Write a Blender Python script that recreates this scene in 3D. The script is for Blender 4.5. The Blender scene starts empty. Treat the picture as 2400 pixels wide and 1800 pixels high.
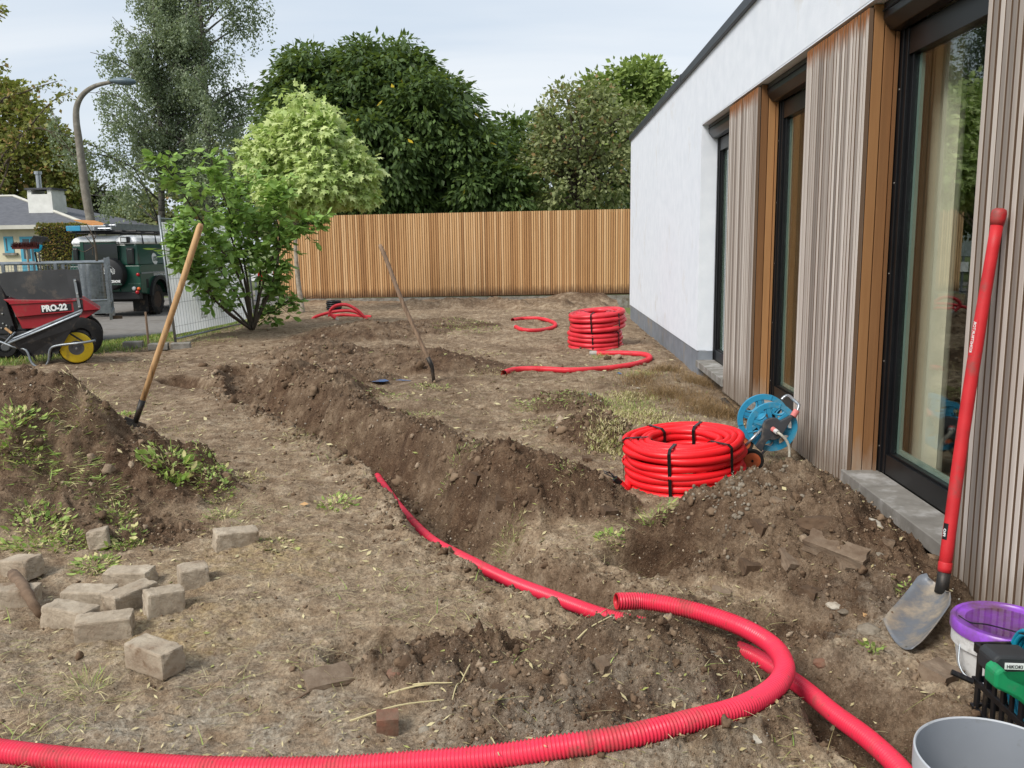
import bpy, bmesh, math, random
import numpy as np
from mathutils import Vector, Matrix
random.seed(7); RNG = np.random.default_rng(11)
SC = bpy.context.scene
COL = SC.collection
PI = math.pi
R = math.radians

# ------------------------------------------------------------------ camera
FPX, CXP, CYP, CAMH = 2016.0, 1200.0, 900.0, 1.5       # focal length in pixels of the 2400x1800 picture
_p, _r = R(9.3), R(0.82)
_t = math.atan(70 / FPX * math.cos(_p))
FW = np.array([-math.sin(_t) * math.cos(_p), math.cos(_t) * math.cos(_p), -math.sin(_p)])
_rt = np.array([math.cos(_t), math.sin(_t), 0.0]); _up = np.cross(_rt, FW)
RT = _rt * math.cos(_r) - _up * math.sin(_r); UP = _up * math.cos(_r) + _rt * math.sin(_r)
cd = bpy.data.cameras.new('camera'); cam = bpy.data.objects.new('camera', cd); COL.objects.link(cam)
cd.sensor_fit = 'HORIZONTAL'; cd.sensor_width = 36.0; cd.lens = FPX / 2400 * 36.0
cd.clip_start = 0.05; cd.clip_end = 2000
cam.matrix_world = Matrix(((RT[0], UP[0], -FW[0], 0), (RT[1], UP[1], -FW[1], 0), (RT[2], UP[2], -FW[2], CAMH), (0, 0, 0, 1)))
SC.camera = cam
C0 = np.array([0, 0, CAMH])
def ray(x, y): return FW + RT * (x - CXP) / FPX - UP * (y - CYP) / FPX
def gz(x, y, z=0.0): d = ray(x, y); return C0 + d * ((z - CAMH) / d[2])
def gx(x, y, X): d = ray(x, y); return C0 + d * (X / d[0])
def gy(x, y, Y): d = ray(x, y); return C0 + d * (Y / d[1])
DS = 2400 / 2212.0

# ------------------------------------------------------------------ light
SUN_EL, SUN_AZ = R(43), R(224)          # from behind the camera on its left; azimuth clockwise from +Y
w = bpy.data.worlds.new('World'); SC.world = w; w.use_nodes = True
nt = w.node_tree; nt.nodes.clear()
def N(t, k, **kw):
    n = t.nodes.new(k)
    for a, b in kw.items():
        if a in n.inputs.keys(): n.inputs[a].default_value = b
        else: setattr(n, a, b)
    return n
def L(t, a, b): t.links.new(a, b)
sky = N(nt, 'ShaderNodeTexSky', sky_type='NISHITA', sun_disc=False, sun_elevation=SUN_EL, sun_rotation=SUN_AZ, altitude=50, air_density=1.0, dust_density=2.5, ozone_density=1.0)
bg1 = N(nt, 'ShaderNodeBackground', Strength=0.10); L(nt, sky.outputs[0], bg1.inputs[0])
tc = N(nt, 'ShaderNodeTexCoord')
sep = N(nt, 'ShaderNodeSeparateXYZ'); L(nt, tc.outputs['Generated'], sep.inputs[0])
zz = N(nt, 'ShaderNodeMath', operation='MAXIMUM'); L(nt, sep.outputs[2], zz.inputs[0]); zz.inputs[1].default_value = 0.0
za = N(nt, 'ShaderNodeMath', operation='ADD'); L(nt, zz.outputs[0], za.inputs[0]); za.inputs[1].default_value = 0.22
dx = N(nt, 'ShaderNodeMath', operation='DIVIDE'); L(nt, sep.outputs[0], dx.inputs[0]); L(nt, za.outputs[0], dx.inputs[1])
dy = N(nt, 'ShaderNodeMath', operation='DIVIDE'); L(nt, sep.outputs[1], dy.inputs[0]); L(nt, za.outputs[0], dy.inputs[1])
cmb = N(nt, 'ShaderNodeCombineXYZ'); L(nt, dx.outputs[0], cmb.inputs[0]); L(nt, dy.outputs[0], cmb.inputs[1])
mp = N(nt, 'ShaderNodeMapping'); L(nt, cmb.outputs[0], mp.inputs[0]); mp.inputs['Rotation'].default_value = (0, 0, R(-24)); mp.inputs['Scale'].default_value = (0.5, 1.5, 1)
ns = N(nt, 'ShaderNodeTexNoise', Scale=0.9, Detail=5.0, Roughness=0.5, Distortion=0.6); L(nt, mp.outputs[0], ns.inputs['Vector'])
rp = N(nt, 'ShaderNodeValToRGB'); L(nt, ns.outputs['Fac'], rp.inputs[0])
rp.color_ramp.elements[0].position = 0.30; rp.color_ramp.elements[0].color = (0.60, 0.70, 0.82, 1)
rp.color_ramp.elements[1].position = 0.68; rp.color_ramp.elements[1].color = (0.86, 0.90, 0.94, 1)
bg2 = N(nt, 'ShaderNodeBackground', Strength=0.90); L(nt, rp.outputs[0], bg2.inputs[0])
mx = N(nt, 'ShaderNodeMixShader'); mx.inputs[0].default_value = 0.86
L(nt, bg1.outputs[0], mx.inputs[1]); L(nt, bg2.outputs[0], mx.inputs[2])
wo = N(nt, 'ShaderNodeOutputWorld'); L(nt, mx.outputs[0], wo.inputs[0])
sd = bpy.data.lights.new('sun', 'SUN'); so = bpy.data.objects.new('sun', sd); COL.objects.link(so)
sd.energy = 2.9; sd.angle = R(24); sd.color = (1.0, 0.95, 0.88)
_sv = Vector((math.sin(SUN_AZ) * math.cos(SUN_EL), math.cos(SUN_AZ) * math.cos(SUN_EL), math.sin(SUN_EL)))
so.rotation_euler = (-_sv).to_track_quat('-Z', 'Y').to_euler()
so.location = (0, 0, 30)
SC.view_settings.view_transform = 'Standard'; SC.view_settings.look = 'None'; SC.view_settings.gamma = 1.0
SC.view_settings.exposure = 0.30
SC.render.engine = 'CYCLES'
SC.cycles.max_bounces = 8; SC.cycles.transparent_max_bounces = 16

# ------------------------------------------------------------------ materials
def lin(r, g=None, b=None):
    if g is None: r, g, b = r
    f = lambda c: ((c / 255.0 + 0.055) / 1.055) ** 2.4 if c > 10 else c / 255.0 / 12.92
    return (f(r), f(g), f(b), 1)
MATS = {}
class NB:                                   # small node builder
    def __init__(s, name):
        m = bpy.data.materials.new(name); m.use_nodes = True; s.m = m; s.t = m.node_tree; s.t.nodes.clear()
        s.out = s.t.nodes.new('ShaderNodeOutputMaterial'); MATS[name] = m
    def n(s, k, **kw): return N(s.t, k, **kw)
    def l(s, a, b): s.t.links.new(a, b)
    def coord(s, kind='Object', scale=(1, 1, 1), rnd=0.0):
        tc = s.n('ShaderNodeTexCoord'); mp = s.n('ShaderNodeMapping'); s.l(tc.outputs[kind], mp.inputs[0]); mp.inputs['Scale'].default_value = scale
        if rnd:
            oi = s.n('ShaderNodeObjectInfo'); mu = s.n('ShaderNodeMath', operation='MULTIPLY'); s.l(oi.outputs['Random'], mu.inputs[0]); mu.inputs[1].default_value = rnd
            s.l(mu.outputs[0], mp.inputs['Location'])
        return mp.outputs[0]
    def noise(s, co, scale, detail=4, rough=0.55, dist=0.0):
        n = s.n('ShaderNodeTexNoise', Scale=scale, Detail=detail, Roughness=rough, Distortion=dist); s.l(co, n.inputs['Vector']); return n.outputs['Fac']
    def ramp(s, fac, stops):
        r = s.n('ShaderNodeValToRGB'); e = r.color_ramp.elements
        while len(e) < len(stops): e.new(0.5)
        for i, (p, c) in enumerate(stops): e[i].position = p; e[i].color = c if len(c) == 4 else (*c, 1)
        s.l(fac, r.inputs[0]); return r.outputs[0]
    def mix(s, fac, a, b, mode='MIX'):
        m = s.n('ShaderNodeMix', data_type='RGBA', blend_type=mode)
        for i, v in ((0, fac), (6, a), (7, b)):
            if hasattr(v, 'node'): s.l(v, m.inputs[i])
            else: m.inputs[i].default_value = v
        return m.outputs[2]
    def math(s, op, a, b=0.0, clamp=False):
        m = s.n('ShaderNodeMath', operation=op); m.use_clamp = clamp
        for i, v in ((0, a), (1, b)):
            if hasattr(v, 'node'): s.l(v, m.inputs[i])
            else: m.inputs[i].default_value = v
        return m.outputs[0]
    def bump(s, h, strength=0.5, dist=0.01, nrm=None):
        b = s.n('ShaderNodeBump', Strength=strength, Distance=dist); s.l(h, b.inputs['Height'])
        if nrm is not None: s.l(nrm, b.inputs['Normal'])
        return b.outputs[0]
    def bsdf(s, col, rough=0.6, metal=0.0, nrm=None, spec=0.4, **kw):
        b = s.n('ShaderNodeBsdfPrincipled')
        for k, v in (('Base Color', col), ('Roughness', rough), ('Metallic', metal), ('Specular IOR Level', spec)):
            if hasattr(v, 'node'): s.l(v, b.inputs[k])
            else: b.inputs[k].default_value = v
        for k, v in kw.items(): b.inputs[k.replace('_', ' ')].default_value = v
        if nrm is not None: s.l(nrm, b.inputs['Normal'])
        s.l(b.outputs[0], s.out.inputs[0]); return b
def simple(name, c1, c2=None, scale=12.0, rough=0.6, metal=0.0, bump=0.0, bscale=60.0, detail=5, spec=0.4, coord=(1, 1, 1), dirt=None, dscale=3.0, damt=0.5):
    b = NB(name); co = b.coord('Object', coord, 37.0)
    c2 = c2 or tuple(min(1, v * 0.8) for v in c1[:3]) + (1,)
    f = b.noise(co, scale, detail)
    col = b.ramp(f, [(0.3, c1), (0.7, c2)])
    if dirt:
        d = b.noise(co, dscale, 6, 0.65); df = b.ramp(d, [(0.62 - damt * 0.3, (0, 0, 0, 1)), (0.75 - damt * 0.1, (1, 1, 1, 1))])
        col = b.mix(df, col, dirt)
    nm = b.bump(b.noise(co, bscale, 4), bump, 0.004) if bump else None
    b.bsdf(col, rough, metal, nm, spec)
    return b.m
def leafmat(name, dark, light, extra=None, trans=0.35):
    b = NB(name)
    at = b.n('ShaderNodeAttribute', attribute_name='tint'); sp = b.n('ShaderNodeSeparateColor'); b.l(at.outputs['Color'], sp.inputs[0])
    oi = b.n('ShaderNodeObjectInfo')
    col = b.mix(sp.outputs[0], dark, light)
    if extra: col = b.mix(b.math('GREATER_THAN', sp.outputs[1], extra[1]), col, extra[0])
    p = b.n('ShaderNodeBsdfPrincipled', Roughness=0.5); p.inputs['Specular IOR Level'].default_value = 0.35; b.l(col, p.inputs['Base Color'])
    t = b.n('ShaderNodeBsdfTranslucent'); tcol = b.mix(0.45, col, (0.25, 0.33, 0.03, 1)); b.l(tcol, t.inputs['Color'])
    m = b.n('ShaderNodeMixShader'); m.inputs[0].default_value = trans; b.l(p.outputs[0], m.inputs[1]); b.l(t.outputs[0], m.inputs[2]); b.l(m.outputs[0], b.out.inputs[0])
    return b.m

# ------------------------------------------------------------------ mesh helpers
ORG = {}
def V3(a): return np.array(a, float)
def nrmz(v): v = np.asarray(v, float); return v / (np.linalg.norm(v) + 1e-12)
def frame(ax):
    a = nrmz(ax); h = np.array([0, 0, 1.0]) if abs(a[2]) < 0.9 else np.array([1.0, 0, 0])
    u = nrmz(np.cross(h, a)); return a, u, np.cross(a, u)
class MB:
    def __init__(s): s.v = []; s.f = []
    def add(s, vs, fs):
        o = len(s.v); s.v.extend([tuple(map(float, p)) for p in vs]); s.f.extend([tuple(i + o for i in f) for f in fs]); return s
    def box(s, a, b):
        (x0, y0, z0), (x1, y1, z1) = [(min(p, q)) for p, q in zip(a, b)], [(max(p, q)) for p, q in zip(a, b)]
        return s.add([(x0, y0, z0), (x1, y0, z0), (x1, y1, z0), (x0, y1, z0), (x0, y0, z1), (x1, y0, z1), (x1, y1, z1), (x0, y1, z1)],
                     [(0, 3, 2, 1), (4, 5, 6, 7), (0, 1, 5, 4), (1, 2, 6, 5), (2, 3, 7, 6), (3, 0, 4, 7)])
    def obox(s, c, u, v, w):                      # centre and three half axes
        c, u, v, w = map(V3, (c, u, v, w)); p = [c + a * u + b * v + d * w for d in (-1, 1) for b in (-1, 1) for a in (-1, 1)]
        return s.add(p, [(0, 2, 3, 1), (4, 5, 7, 6), (0, 1, 5, 4), (1, 3, 7, 5), (3, 2, 6, 7), (2, 0, 4, 6)])
    def bar(s, p0, p1, w, h=None, upv=(0, 0, 1)):
        p0, p1 = V3(p0), V3(p1); a = nrmz(p1 - p0); u = np.cross(upv, a)
        if np.linalg.norm(u) < 1e-3: u = np.cross((1, 0, 0), a)
        u = nrmz(u); v = np.cross(a, u)
        return s.obox((p0 + p1) / 2, (p1 - p0) / 2, u * w / 2, v * (h or w) / 2)
    def tube(s, path, r, n=8, cap=True, closed=False):
        P = [V3(p) for p in path]; m = len(P); rr = r if hasattr(r, '__len__') else [r] * m
        T = [nrmz((P[(i + 1) % m] - P[i - 1]) if (closed or 0 < i < m - 1) else (P[1] - P[0] if i == 0 else P[-1] - P[-2])) for i in range(m)]
        _, u, _ = frame(T[0]); vs = []; fs = []
        cs = [(math.cos(2 * PI * k / n), math.sin(2 * PI * k / n)) for k in range(n)]
        for i in range(m):
            u = nrmz(u - T[i] * np.dot(u, T[i])); v = np.cross(T[i], u)
            vs += [P[i] + (u * c + v * d) * rr[i] for c, d in cs]
        for i in range(m if closed else m - 1):
            a, b = i * n, ((i + 1) % m) * n
            fs += [(a + k, a + (k + 1) % n, b + (k + 1) % n, b + k) for k in range(n)]
        if cap and not closed: fs += [tuple(range(n))[::-1], tuple(range((m - 1) * n, m * n))]
        return s.add(vs, fs)
    def cyl(s, p0, p1, r0, r1=None, n=16): return s.tube([p0, p1], [r0, r0 if r1 is None else r1], n)
    def lathe(s, prof, o=(0, 0, 0), ax=(0, 0, 1), n=24, closed=False, cap=True):   # prof: (radius, height along axis)
        o = V3(o); a, u, v = frame(ax); vs = []; fs = []
        for r, h in prof: vs += [o + a * h + (u * math.cos(2 * PI * k / n) + v * math.sin(2 * PI * k / n)) * r for k in range(n)]
        m = len(prof)
        for i in range(m if closed else m - 1):
            p, q = i * n, ((i + 1) % m) * n
            fs += [(p + k, p + (k + 1) % n, q + (k + 1) % n, q + k) for k in range(n)]
        if not closed and cap:
            if prof[0][0] > 1e-4: fs.append(tuple(range(n))[::-1])
            if prof[-1][0] > 1e-4: fs.append(tuple(range((m - 1) * n, m * n)))
        return s.add(vs, fs)
    def prism(s, poly, vec):
        P = [V3(p) for p in poly]; vec = V3(vec); n = len(P)
        return s.add(P + [p + vec for p in P], [tuple(range(n)), tuple(range(2 * n - 1, n - 1, -1))] + [(i, i + n, (i + 1) % n + n, (i + 1) % n) for i in range(n)])
    def loft(s, rings, cap=True):
        n = len(rings[0]); vs = [p for r in rings for p in r]; fs = []
        for i in range(len(rings) - 1): fs += [(i * n + k, i * n + (k + 1) % n, (i + 1) * n + (k + 1) % n, (i + 1) * n + k) for k in range(n)]
        if cap: fs += [tuple(range(n))[::-1], tuple(range((len(rings) - 1) * n, len(rings) * n))]
        return s.add(vs, fs)
    def build(s, name, m=None, parent=None, smooth=False, bevel=0.0, org=None):
        o0 = V3(ORG[parent.name] if parent is not None else (org if org is not None else (0, 0, 0)))
        me = bpy.data.meshes.new(name); me.from_pydata([tuple(V3(p) - o0) for p in s.v], [], s.f)
        bm = bmesh.new(); bm.from_mesh(me); bmesh.ops.recalc_face_normals(bm, faces=bm.faces); bm.to_mesh(me); bm.free()
        return link(name, me, m, parent, smooth, bevel, o0)
def link(name, me, m, parent=None, smooth=False, bevel=0.0, o0=(0, 0, 0)):
    if m is not None and not me.materials: me.materials.append(MATS[m] if isinstance(m, str) else m)
    if smooth: me.polygons.foreach_set('use_smooth', [True] * len(me.polygons))
    o = bpy.data.objects.new(name, me); COL.objects.link(o); ORG[o.name] = tuple(o0)
    if parent is not None: o.parent = parent
    else: o.location = tuple(o0)
    if smooth == 'auto':
        try: me.set_sharp_from_angle(angle=R(40))
        except Exception: pass
    if bevel:
        b = o.modifiers.new('bevel', 'BEVEL'); b.width = bevel; b.segments = 2; b.limit_method = 'ANGLE'; b.angle_limit = R(35)
    return o
def inst(name, me, parent, loc, rot=None, scale=None):             # piece sharing mesh data; loc in world
    o = bpy.data.objects.new(name, me); COL.objects.link(o); o.parent = parent
    o.location = tuple(V3(loc) - V3(ORG[parent.name]) if parent is not None else V3(loc))
    if rot is not None: o.rotation_euler = rot
    if scale is not None: o.scale = scale
    ORG[o.name] = tuple(loc)
    return o
def tag(o, label=None, cat=None, group=None, kind=None):
    if label: o['label'] = label
    if cat: o['category'] = cat
    if group: o['group'] = group
    if kind: o['kind'] = kind
    return o
def thing(name, loc, label, cat, group=None):
    o = bpy.data.objects.new(name, None); COL.objects.link(o); o.location = tuple(loc); o.empty_display_size = 0.1
    ORG[o.name] = tuple(loc); return tag(o, label, cat, group)
def npmesh(name, verts, faces, k):                                # faces: (n,k) int array
    me = bpy.data.meshes.new(name); n = len(faces)
    me.vertices.add(len(verts)); me.vertices.foreach_set('co', np.asarray(verts, np.float32).ravel())
    me.loops.add(n * k); me.loops.foreach_set('vertex_index', np.asarray(faces, np.int32).ravel())
    me.polygons.add(n); me.polygons.foreach_set('loop_start', np.arange(0, n * k, k, dtype=np.int32))
    try: me.polygons.foreach_set('loop_total', np.full(n, k, np.int32))
    except Exception: pass
    me.update(calc_edges=True); me.validate(); return me
def vcol(me, name, rgba):
    a = me.color_attributes.new(name, 'FLOAT_COLOR', 'POINT'); a.data.foreach_set('color', np.asarray(rgba, np.float32).ravel())
def smoothpath(pts, n=8):                                          # Catmull-Rom
    P = [V3(p) for p in pts]; P = [2 * P[0] - P[1]] + P + [2 * P[-1] - P[-2]]; out = []
    for i in range(1, len(P) - 2):
        a, b, c, d = P[i - 1:i + 3]
        for k in range(n):
            t = k / n; out.append(0.5 * ((2 * b) + (c - a) * t + (2 * a - 5 * b + 4 * c - d) * t * t + (3 * b - a - 3 * c + d) * t ** 3))
    out.append(P[-2]); return out
def resample(path, step):
    P = np.array(path); d = np.r_[0, np.cumsum(np.linalg.norm(np.diff(P, axis=0), axis=1))]; n = max(2, int(d[-1] / step))
    t = np.linspace(0, d[-1], n + 1); return np.stack([np.interp(t, d, P[:, i]) for i in range(3)], 1)
def text(s, size, m, parent, M, name='lettering', depth=0.0, align='LEFT', sx=1.0, bold=0.0):
    c = bpy.data.curves.new('t', 'FONT'); c.body = s; c.size = size; c.align_x = align; c.offset = bold; c.extrude = depth; c.resolution_u = 3
    o = bpy.data.objects.new('t', c); COL.objects.link(o); dg = bpy.context.evaluated_depsgraph_get()
    me = bpy.data.meshes.new_from_object(o.evaluated_get(dg)); bpy.data.objects.remove(o); bpy.data.curves.remove(c)
    me.transform(Matrix.Diagonal((sx, 1, 1, 1))); me.transform(M)
    o0 = ORG[parent.name]; me.transform(Matrix.Translation(-Vector(o0)))
    me.materials.clear(); return link(name, me, m, parent, False, 0, o0)
# ------------------------------------------------------------------ shared materials
simple('stucco', lin(224, 229, 237), lin(214, 220, 229), 6, 0.9, bump=0.55, bscale=170, dirt=lin(206, 206, 206), dscale=1.6, damt=0.1)
simple('plinth', lin(128, 134, 142), lin(108, 114, 122), 5, 0.7, bump=0.1, dirt=lin(140, 130, 116), dscale=3, damt=0.25)
simple('coping', lin(58, 62, 68), lin(48, 51, 56), 4, 0.45, 0.3)
simple('black_metal', lin(20, 21, 24), lin(14, 15, 17), 5, 0.35, 0.0)
simple('fence_back', lin(84, 60, 42), lin(66, 46, 32), 5, 0.9)
simple('dark_gap', lin(22, 18, 15), lin(12, 10, 9), 5, 0.9)
simple('sill_stone', lin(136, 132, 126), lin(112, 108, 102), 9, 0.75, bump=0.25, dirt=lin(178, 176, 174), dscale=4, damt=0.35)
simple('concrete', lin(150, 146, 138), lin(118, 114, 106), 10, 0.9, bump=0.5, bscale=80, dirt=lin(92, 80, 66), dscale=6, damt=0.5)
simple('foundation', lin(140, 128, 112), lin(96, 84, 68), 8, 0.95, bump=1.0, bscale=25, dirt=lin(74, 60, 46), dscale=5, damt=0.8)
simple('curtain', lin(226, 216, 198), lin(214, 204, 186), 10, 0.9)
simple('room', lin(120, 116, 110), lin(110, 106, 100), 2, 0.9)
simple('room_floor', lin(98, 96, 92), lin(84, 82, 78), 2, 0.5)
simple('spacer', lin(150, 168, 160), lin(130, 150, 142), 2, 0.4)
simple('screw', lin(190, 190, 188), None, 2, 0.3, 0.8)
simple('galv', lin(150, 156, 160), lin(118, 124, 130), 14, 0.42, 0.6, dirt=lin(104, 98, 88), dscale=5, damt=0.2)
simple('aluminium', lin(178, 182, 186), lin(150, 154, 160), 14, 0.35, 0.7)
simple('rubber', lin(34, 33, 32), lin(22, 21, 21), 20, 0.85, dirt=lin(74, 64, 52), dscale=9, damt=0.35)
simple('black_plastic', lin(26, 26, 28), lin(16, 16, 18), 12, 0.42, dirt=lin(70, 62, 52), dscale=12, damt=0.1)
simple('black_rough', lin(36, 36, 38), lin(24, 24, 26), 12, 0.7, dirt=lin(84, 76, 66), dscale=7, damt=0.25)
simple('dull_board', lin(60, 61, 63), lin(46, 47, 49), 3, 0.75, dirt=lin(92, 84, 76), dscale=5, damt=0.25)
simple('red_paint', lin(150, 26, 38), lin(126, 18, 30), 3, 0.42, dirt=lin(116, 70, 58), dscale=5, damt=0.2)
simple('red_grip', lin(196, 40, 46), lin(176, 30, 36), 8, 0.55, bump=0.15, bscale=200, dirt=lin(120, 72, 66), dscale=7, damt=0.3)
simple('yellow_tyre', lin(228, 196, 40), lin(206, 172, 28), 8, 0.6, dirt=lin(150, 126, 60), dscale=7, damt=0.3)
simple('grey_rim', lin(112, 112, 114), lin(90, 90, 92), 10, 0.5, 0.3, dirt=lin(92, 82, 70), dscale=8, damt=0.3)
simple('rust_rim', lin(76, 58, 44), lin(52, 44, 38), 10, 0.7, 0.2)
simple('car_green', lin(26, 70, 56), lin(20, 60, 48), 2, 0.28, dirt=lin(52, 58, 50), dscale=3, damt=0.12)
simple('car_white', lin(240, 241, 241), lin(228, 230, 230), 3, 0.35, dirt=lin(170, 166, 156), dscale=4, damt=0.15)
simple('car_black', lin(24, 25, 27), lin(16, 17, 19), 6, 0.55)
simple('car_glass', lin(30, 34, 36), lin(20, 24, 26), 2, 0.08, spec=0.6)
simple('light_red', lin(170, 20, 32), None, 2, 0.25)
simple('light_orange', lin(226, 96, 24), None, 2, 0.25)
simple('light_clear', lin(210, 214, 214), None, 2, 0.15)
simple('white_print', lin(228, 230, 228), None, 4, 0.6)
simple('dim_print', lin(92, 122, 108), None, 4, 0.6)
simple('grey_print', lin(176, 180, 180), lin(190, 194, 194), 4, 0.8)
simple('ash_handle', lin(196, 158, 112), lin(168, 128, 84), 6, 0.6, coord=(6, 6, 0.7), bump=0.2, bscale=20, dirt=lin(118, 92, 64), dscale=5, damt=0.35)
simple('old_handle', lin(150, 126, 104), lin(120, 98, 80), 6, 0.8, coord=(6, 6, 0.7), bump=0.3, bscale=20, dirt=lin(96, 78, 62), dscale=4, damt=0.4)
simple('steel_dark', lin(60, 58, 56), lin(42, 41, 40), 10, 0.5, 0.5, dirt=lin(92, 76, 60), dscale=6, damt=0.5)
b = NB('tarp'); co = b.coord('Object'); c = b.ramp(b.noise(co, 3, 5), [(0.3, lin(232, 235, 236)), (0.7, lin(216, 220, 222))]); d_ = b.n('ShaderNodeBsdfDiffuse'); t_ = b.n('ShaderNodeBsdfTranslucent'); m_ = b.n('ShaderNodeMixShader'); m_.inputs[0].default_value = .55
nb_ = b.bump(b.noise(co, 3, 4), .5, .05); b.l(c, d_.inputs[0]); b.l(c, t_.inputs[0]); b.l(nb_, d_.inputs['Normal']); b.l(d_.outputs[0], m_.inputs[1]); b.l(t_.outputs[0], m_.inputs[2]); b.l(m_.outputs[0], b.out.inputs[0])
simple('slate', lin(104, 106, 112), lin(78, 80, 86), 5, 0.8, coord=(1, 2.5, 2.5), bump=0.5, bscale=8)
simple('pale_brick', lin(216, 208, 180), lin(198, 190, 164), 4, 0.9)
simple('white_brick', lin(226, 226, 220), lin(208, 208, 202), 4, 0.9)
simple('door_blue', lin(84, 166, 190), lin(70, 150, 176), 3, 0.5)
simple('pane_dark', lin(80, 92, 98), lin(60, 72, 78), 2, 0.1)
simple('roof_dark', lin(84, 84, 88), lin(66, 66, 70), 4, 0.85)
simple('fascia', lin(196, 194, 184), lin(180, 178, 168), 3, 0.7)
simple('lamp_concrete', lin(128, 122, 112), lin(108, 102, 92), 8, 0.85, dirt=lin(150, 146, 134), dscale=5, damt=0.3)
simple('lamp_head', lin(96, 112, 120), lin(80, 96, 106), 3, 0.4)
simple('bark', lin(96, 86, 74), lin(64, 56, 46), 9, 0.95, bump=0.8, bscale=18, coord=(1, 1, 0.4))
simple('bark_dark', lin(52, 46, 40), lin(34, 30, 26), 9, 0.95, bump=0.5, bscale=18)
simple('bark_pale', lin(178, 168, 154), lin(138, 126, 110), 9, 0.9, bump=0.4, bscale=18, dirt=lin(110, 100, 84), dscale=7, damt=0.3)
simple('birch_bark', lin(120, 116, 110), lin(44, 42, 40), 5, 0.9, coord=(1, 1, 3))
simple('asphalt', lin(128, 124, 118), lin(112, 108, 104), 8, 0.95, bump=0.4, bscale=120, dirt=lin(98, 92, 84), dscale=0.8, damt=0.3)
simple('purple_lid', lin(150, 82, 204), lin(136, 68, 190), 5, 0.3, dirt=lin(104, 74, 92), dscale=9, damt=0.8)
simple('white_plastic', lin(214, 214, 212), lin(196, 196, 194), 8, 0.5, dirt=lin(150, 146, 140), dscale=14, damt=0.35)
simple('grey_plastic', lin(138, 143, 150), lin(124, 129, 136), 2, 0.5, dirt=lin(108, 108, 106), dscale=9, damt=0.1)
simple('grey_rimlip', lin(178, 182, 186), lin(160, 164, 170), 3, 0.45, dirt=lin(120, 118, 112), dscale=9, damt=0.2)
simple('teal_hose', lin(24, 150, 178), lin(16, 128, 158), 8, 0.4)
simple('reel_blue', lin(52, 148, 184), lin(40, 128, 166), 5, 0.5, dirt=lin(104, 140, 150), dscale=9, damt=0.3)
simple('reel_orange', lin(196, 104, 62), lin(170, 84, 48), 12, 0.65, dirt=lin(140, 96, 72), dscale=14, damt=0.3)
simple('pink_grip', lin(206, 122, 118), lin(190, 106, 102), 8, 0.6)
simple('dark_grey', lin(66, 68, 72), lin(54, 56, 60), 8, 0.6, dirt=lin(104, 98, 90), dscale=9, damt=0.2)
simple('tool_green', lin(28, 146, 92), lin(20, 126, 78), 8, 0.45, dirt=lin(70, 120, 92), dscale=12, damt=0.2)
simple('tool_black', lin(46, 48, 50), lin(34, 36, 38), 8, 0.55)
simple('hose_grey', lin(190, 188, 176), lin(160, 158, 146), 60, 0.6)
simple('zip_black', lin(20, 18, 18), lin(12, 11, 11), 4, 0.4)
simple('pipe_end', lin(170, 168, 162), lin(140, 136, 128), 10, 0.5)
simple('brown_brush', lin(92, 40, 34), lin(62, 26, 22), 30, 0.95)
simple('orange_board', lin(206, 146, 84), lin(186, 124, 66), 8, 0.7)
simple('stick', lin(126, 104, 84), lin(92, 74, 58), 20, 0.9, bump=0.4, bscale=40)
simple('stone', lin(150, 142, 128), lin(112, 102, 88), 14, 0.95, bump=0.8, bscale=60, dirt=lin(84, 68, 52), dscale=8, damt=0.6)
simple('pale_stone', lin(196, 190, 176), lin(160, 152, 138), 14, 0.9, bump=0.5, bscale=60, dirt=lin(120, 100, 80), dscale=8, damt=0.3)
simple('earth_brick', lin(134, 88, 70), lin(108, 78, 62), 24, 0.95, bump=0.9, bscale=50, dirt=lin(112, 92, 76), dscale=16, damt=1.0)
simple('red_crumb', lin(176, 84, 54), lin(150, 72, 48), 30, 0.95)
simple('soil_stone', lin(140, 124, 106), lin(112, 95, 78), 18, 0.97, bump=0.9, bscale=60, dirt=lin(100, 82, 66), dscale=12, damt=0.8)
simple('earth_clod', lin(100, 80, 62), lin(72, 56, 42), 16, 0.98, bump=0.9, bscale=70)
simple('paper', lin(196, 160, 116), lin(178, 140, 96), 8, 0.9)
simple('blue_scrap', lin(70, 104, 150), lin(48, 76, 118), 8, 0.6, dirt=lin(92, 80, 66), dscale=12, damt=0.6)
simple('steel_blade', lin(124, 128, 134), lin(84, 88, 94), 9, 0.5, 0.3, bump=0.3, bscale=60, dirt=lin(170, 156, 136), dscale=9, damt=0.55)
# paver bricks
b = NB('paver'); co = b.coord('Object', (1, 1, 1), 31.0)
c = b.ramp(b.noise(co, 14, 6, 0.7), [(0.28, lin(130, 117, 100)), (0.5, lin(166, 152, 133)), (0.72, lin(194, 183, 164))])
c = b.mix(b.ramp(b.noise(co, 7, 5, 0.7), [(0.5, (0, 0, 0, 1)), (0.68, (1, 1, 1, 1))]), c, lin(120, 100, 80))
b.bsdf(c, 0.95, 0, b.bump(b.noise(co, 120, 5, 0.7), 0.9, 0.004, b.bump(b.noise(co, 22, 4), 0.6, 0.008)))
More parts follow.
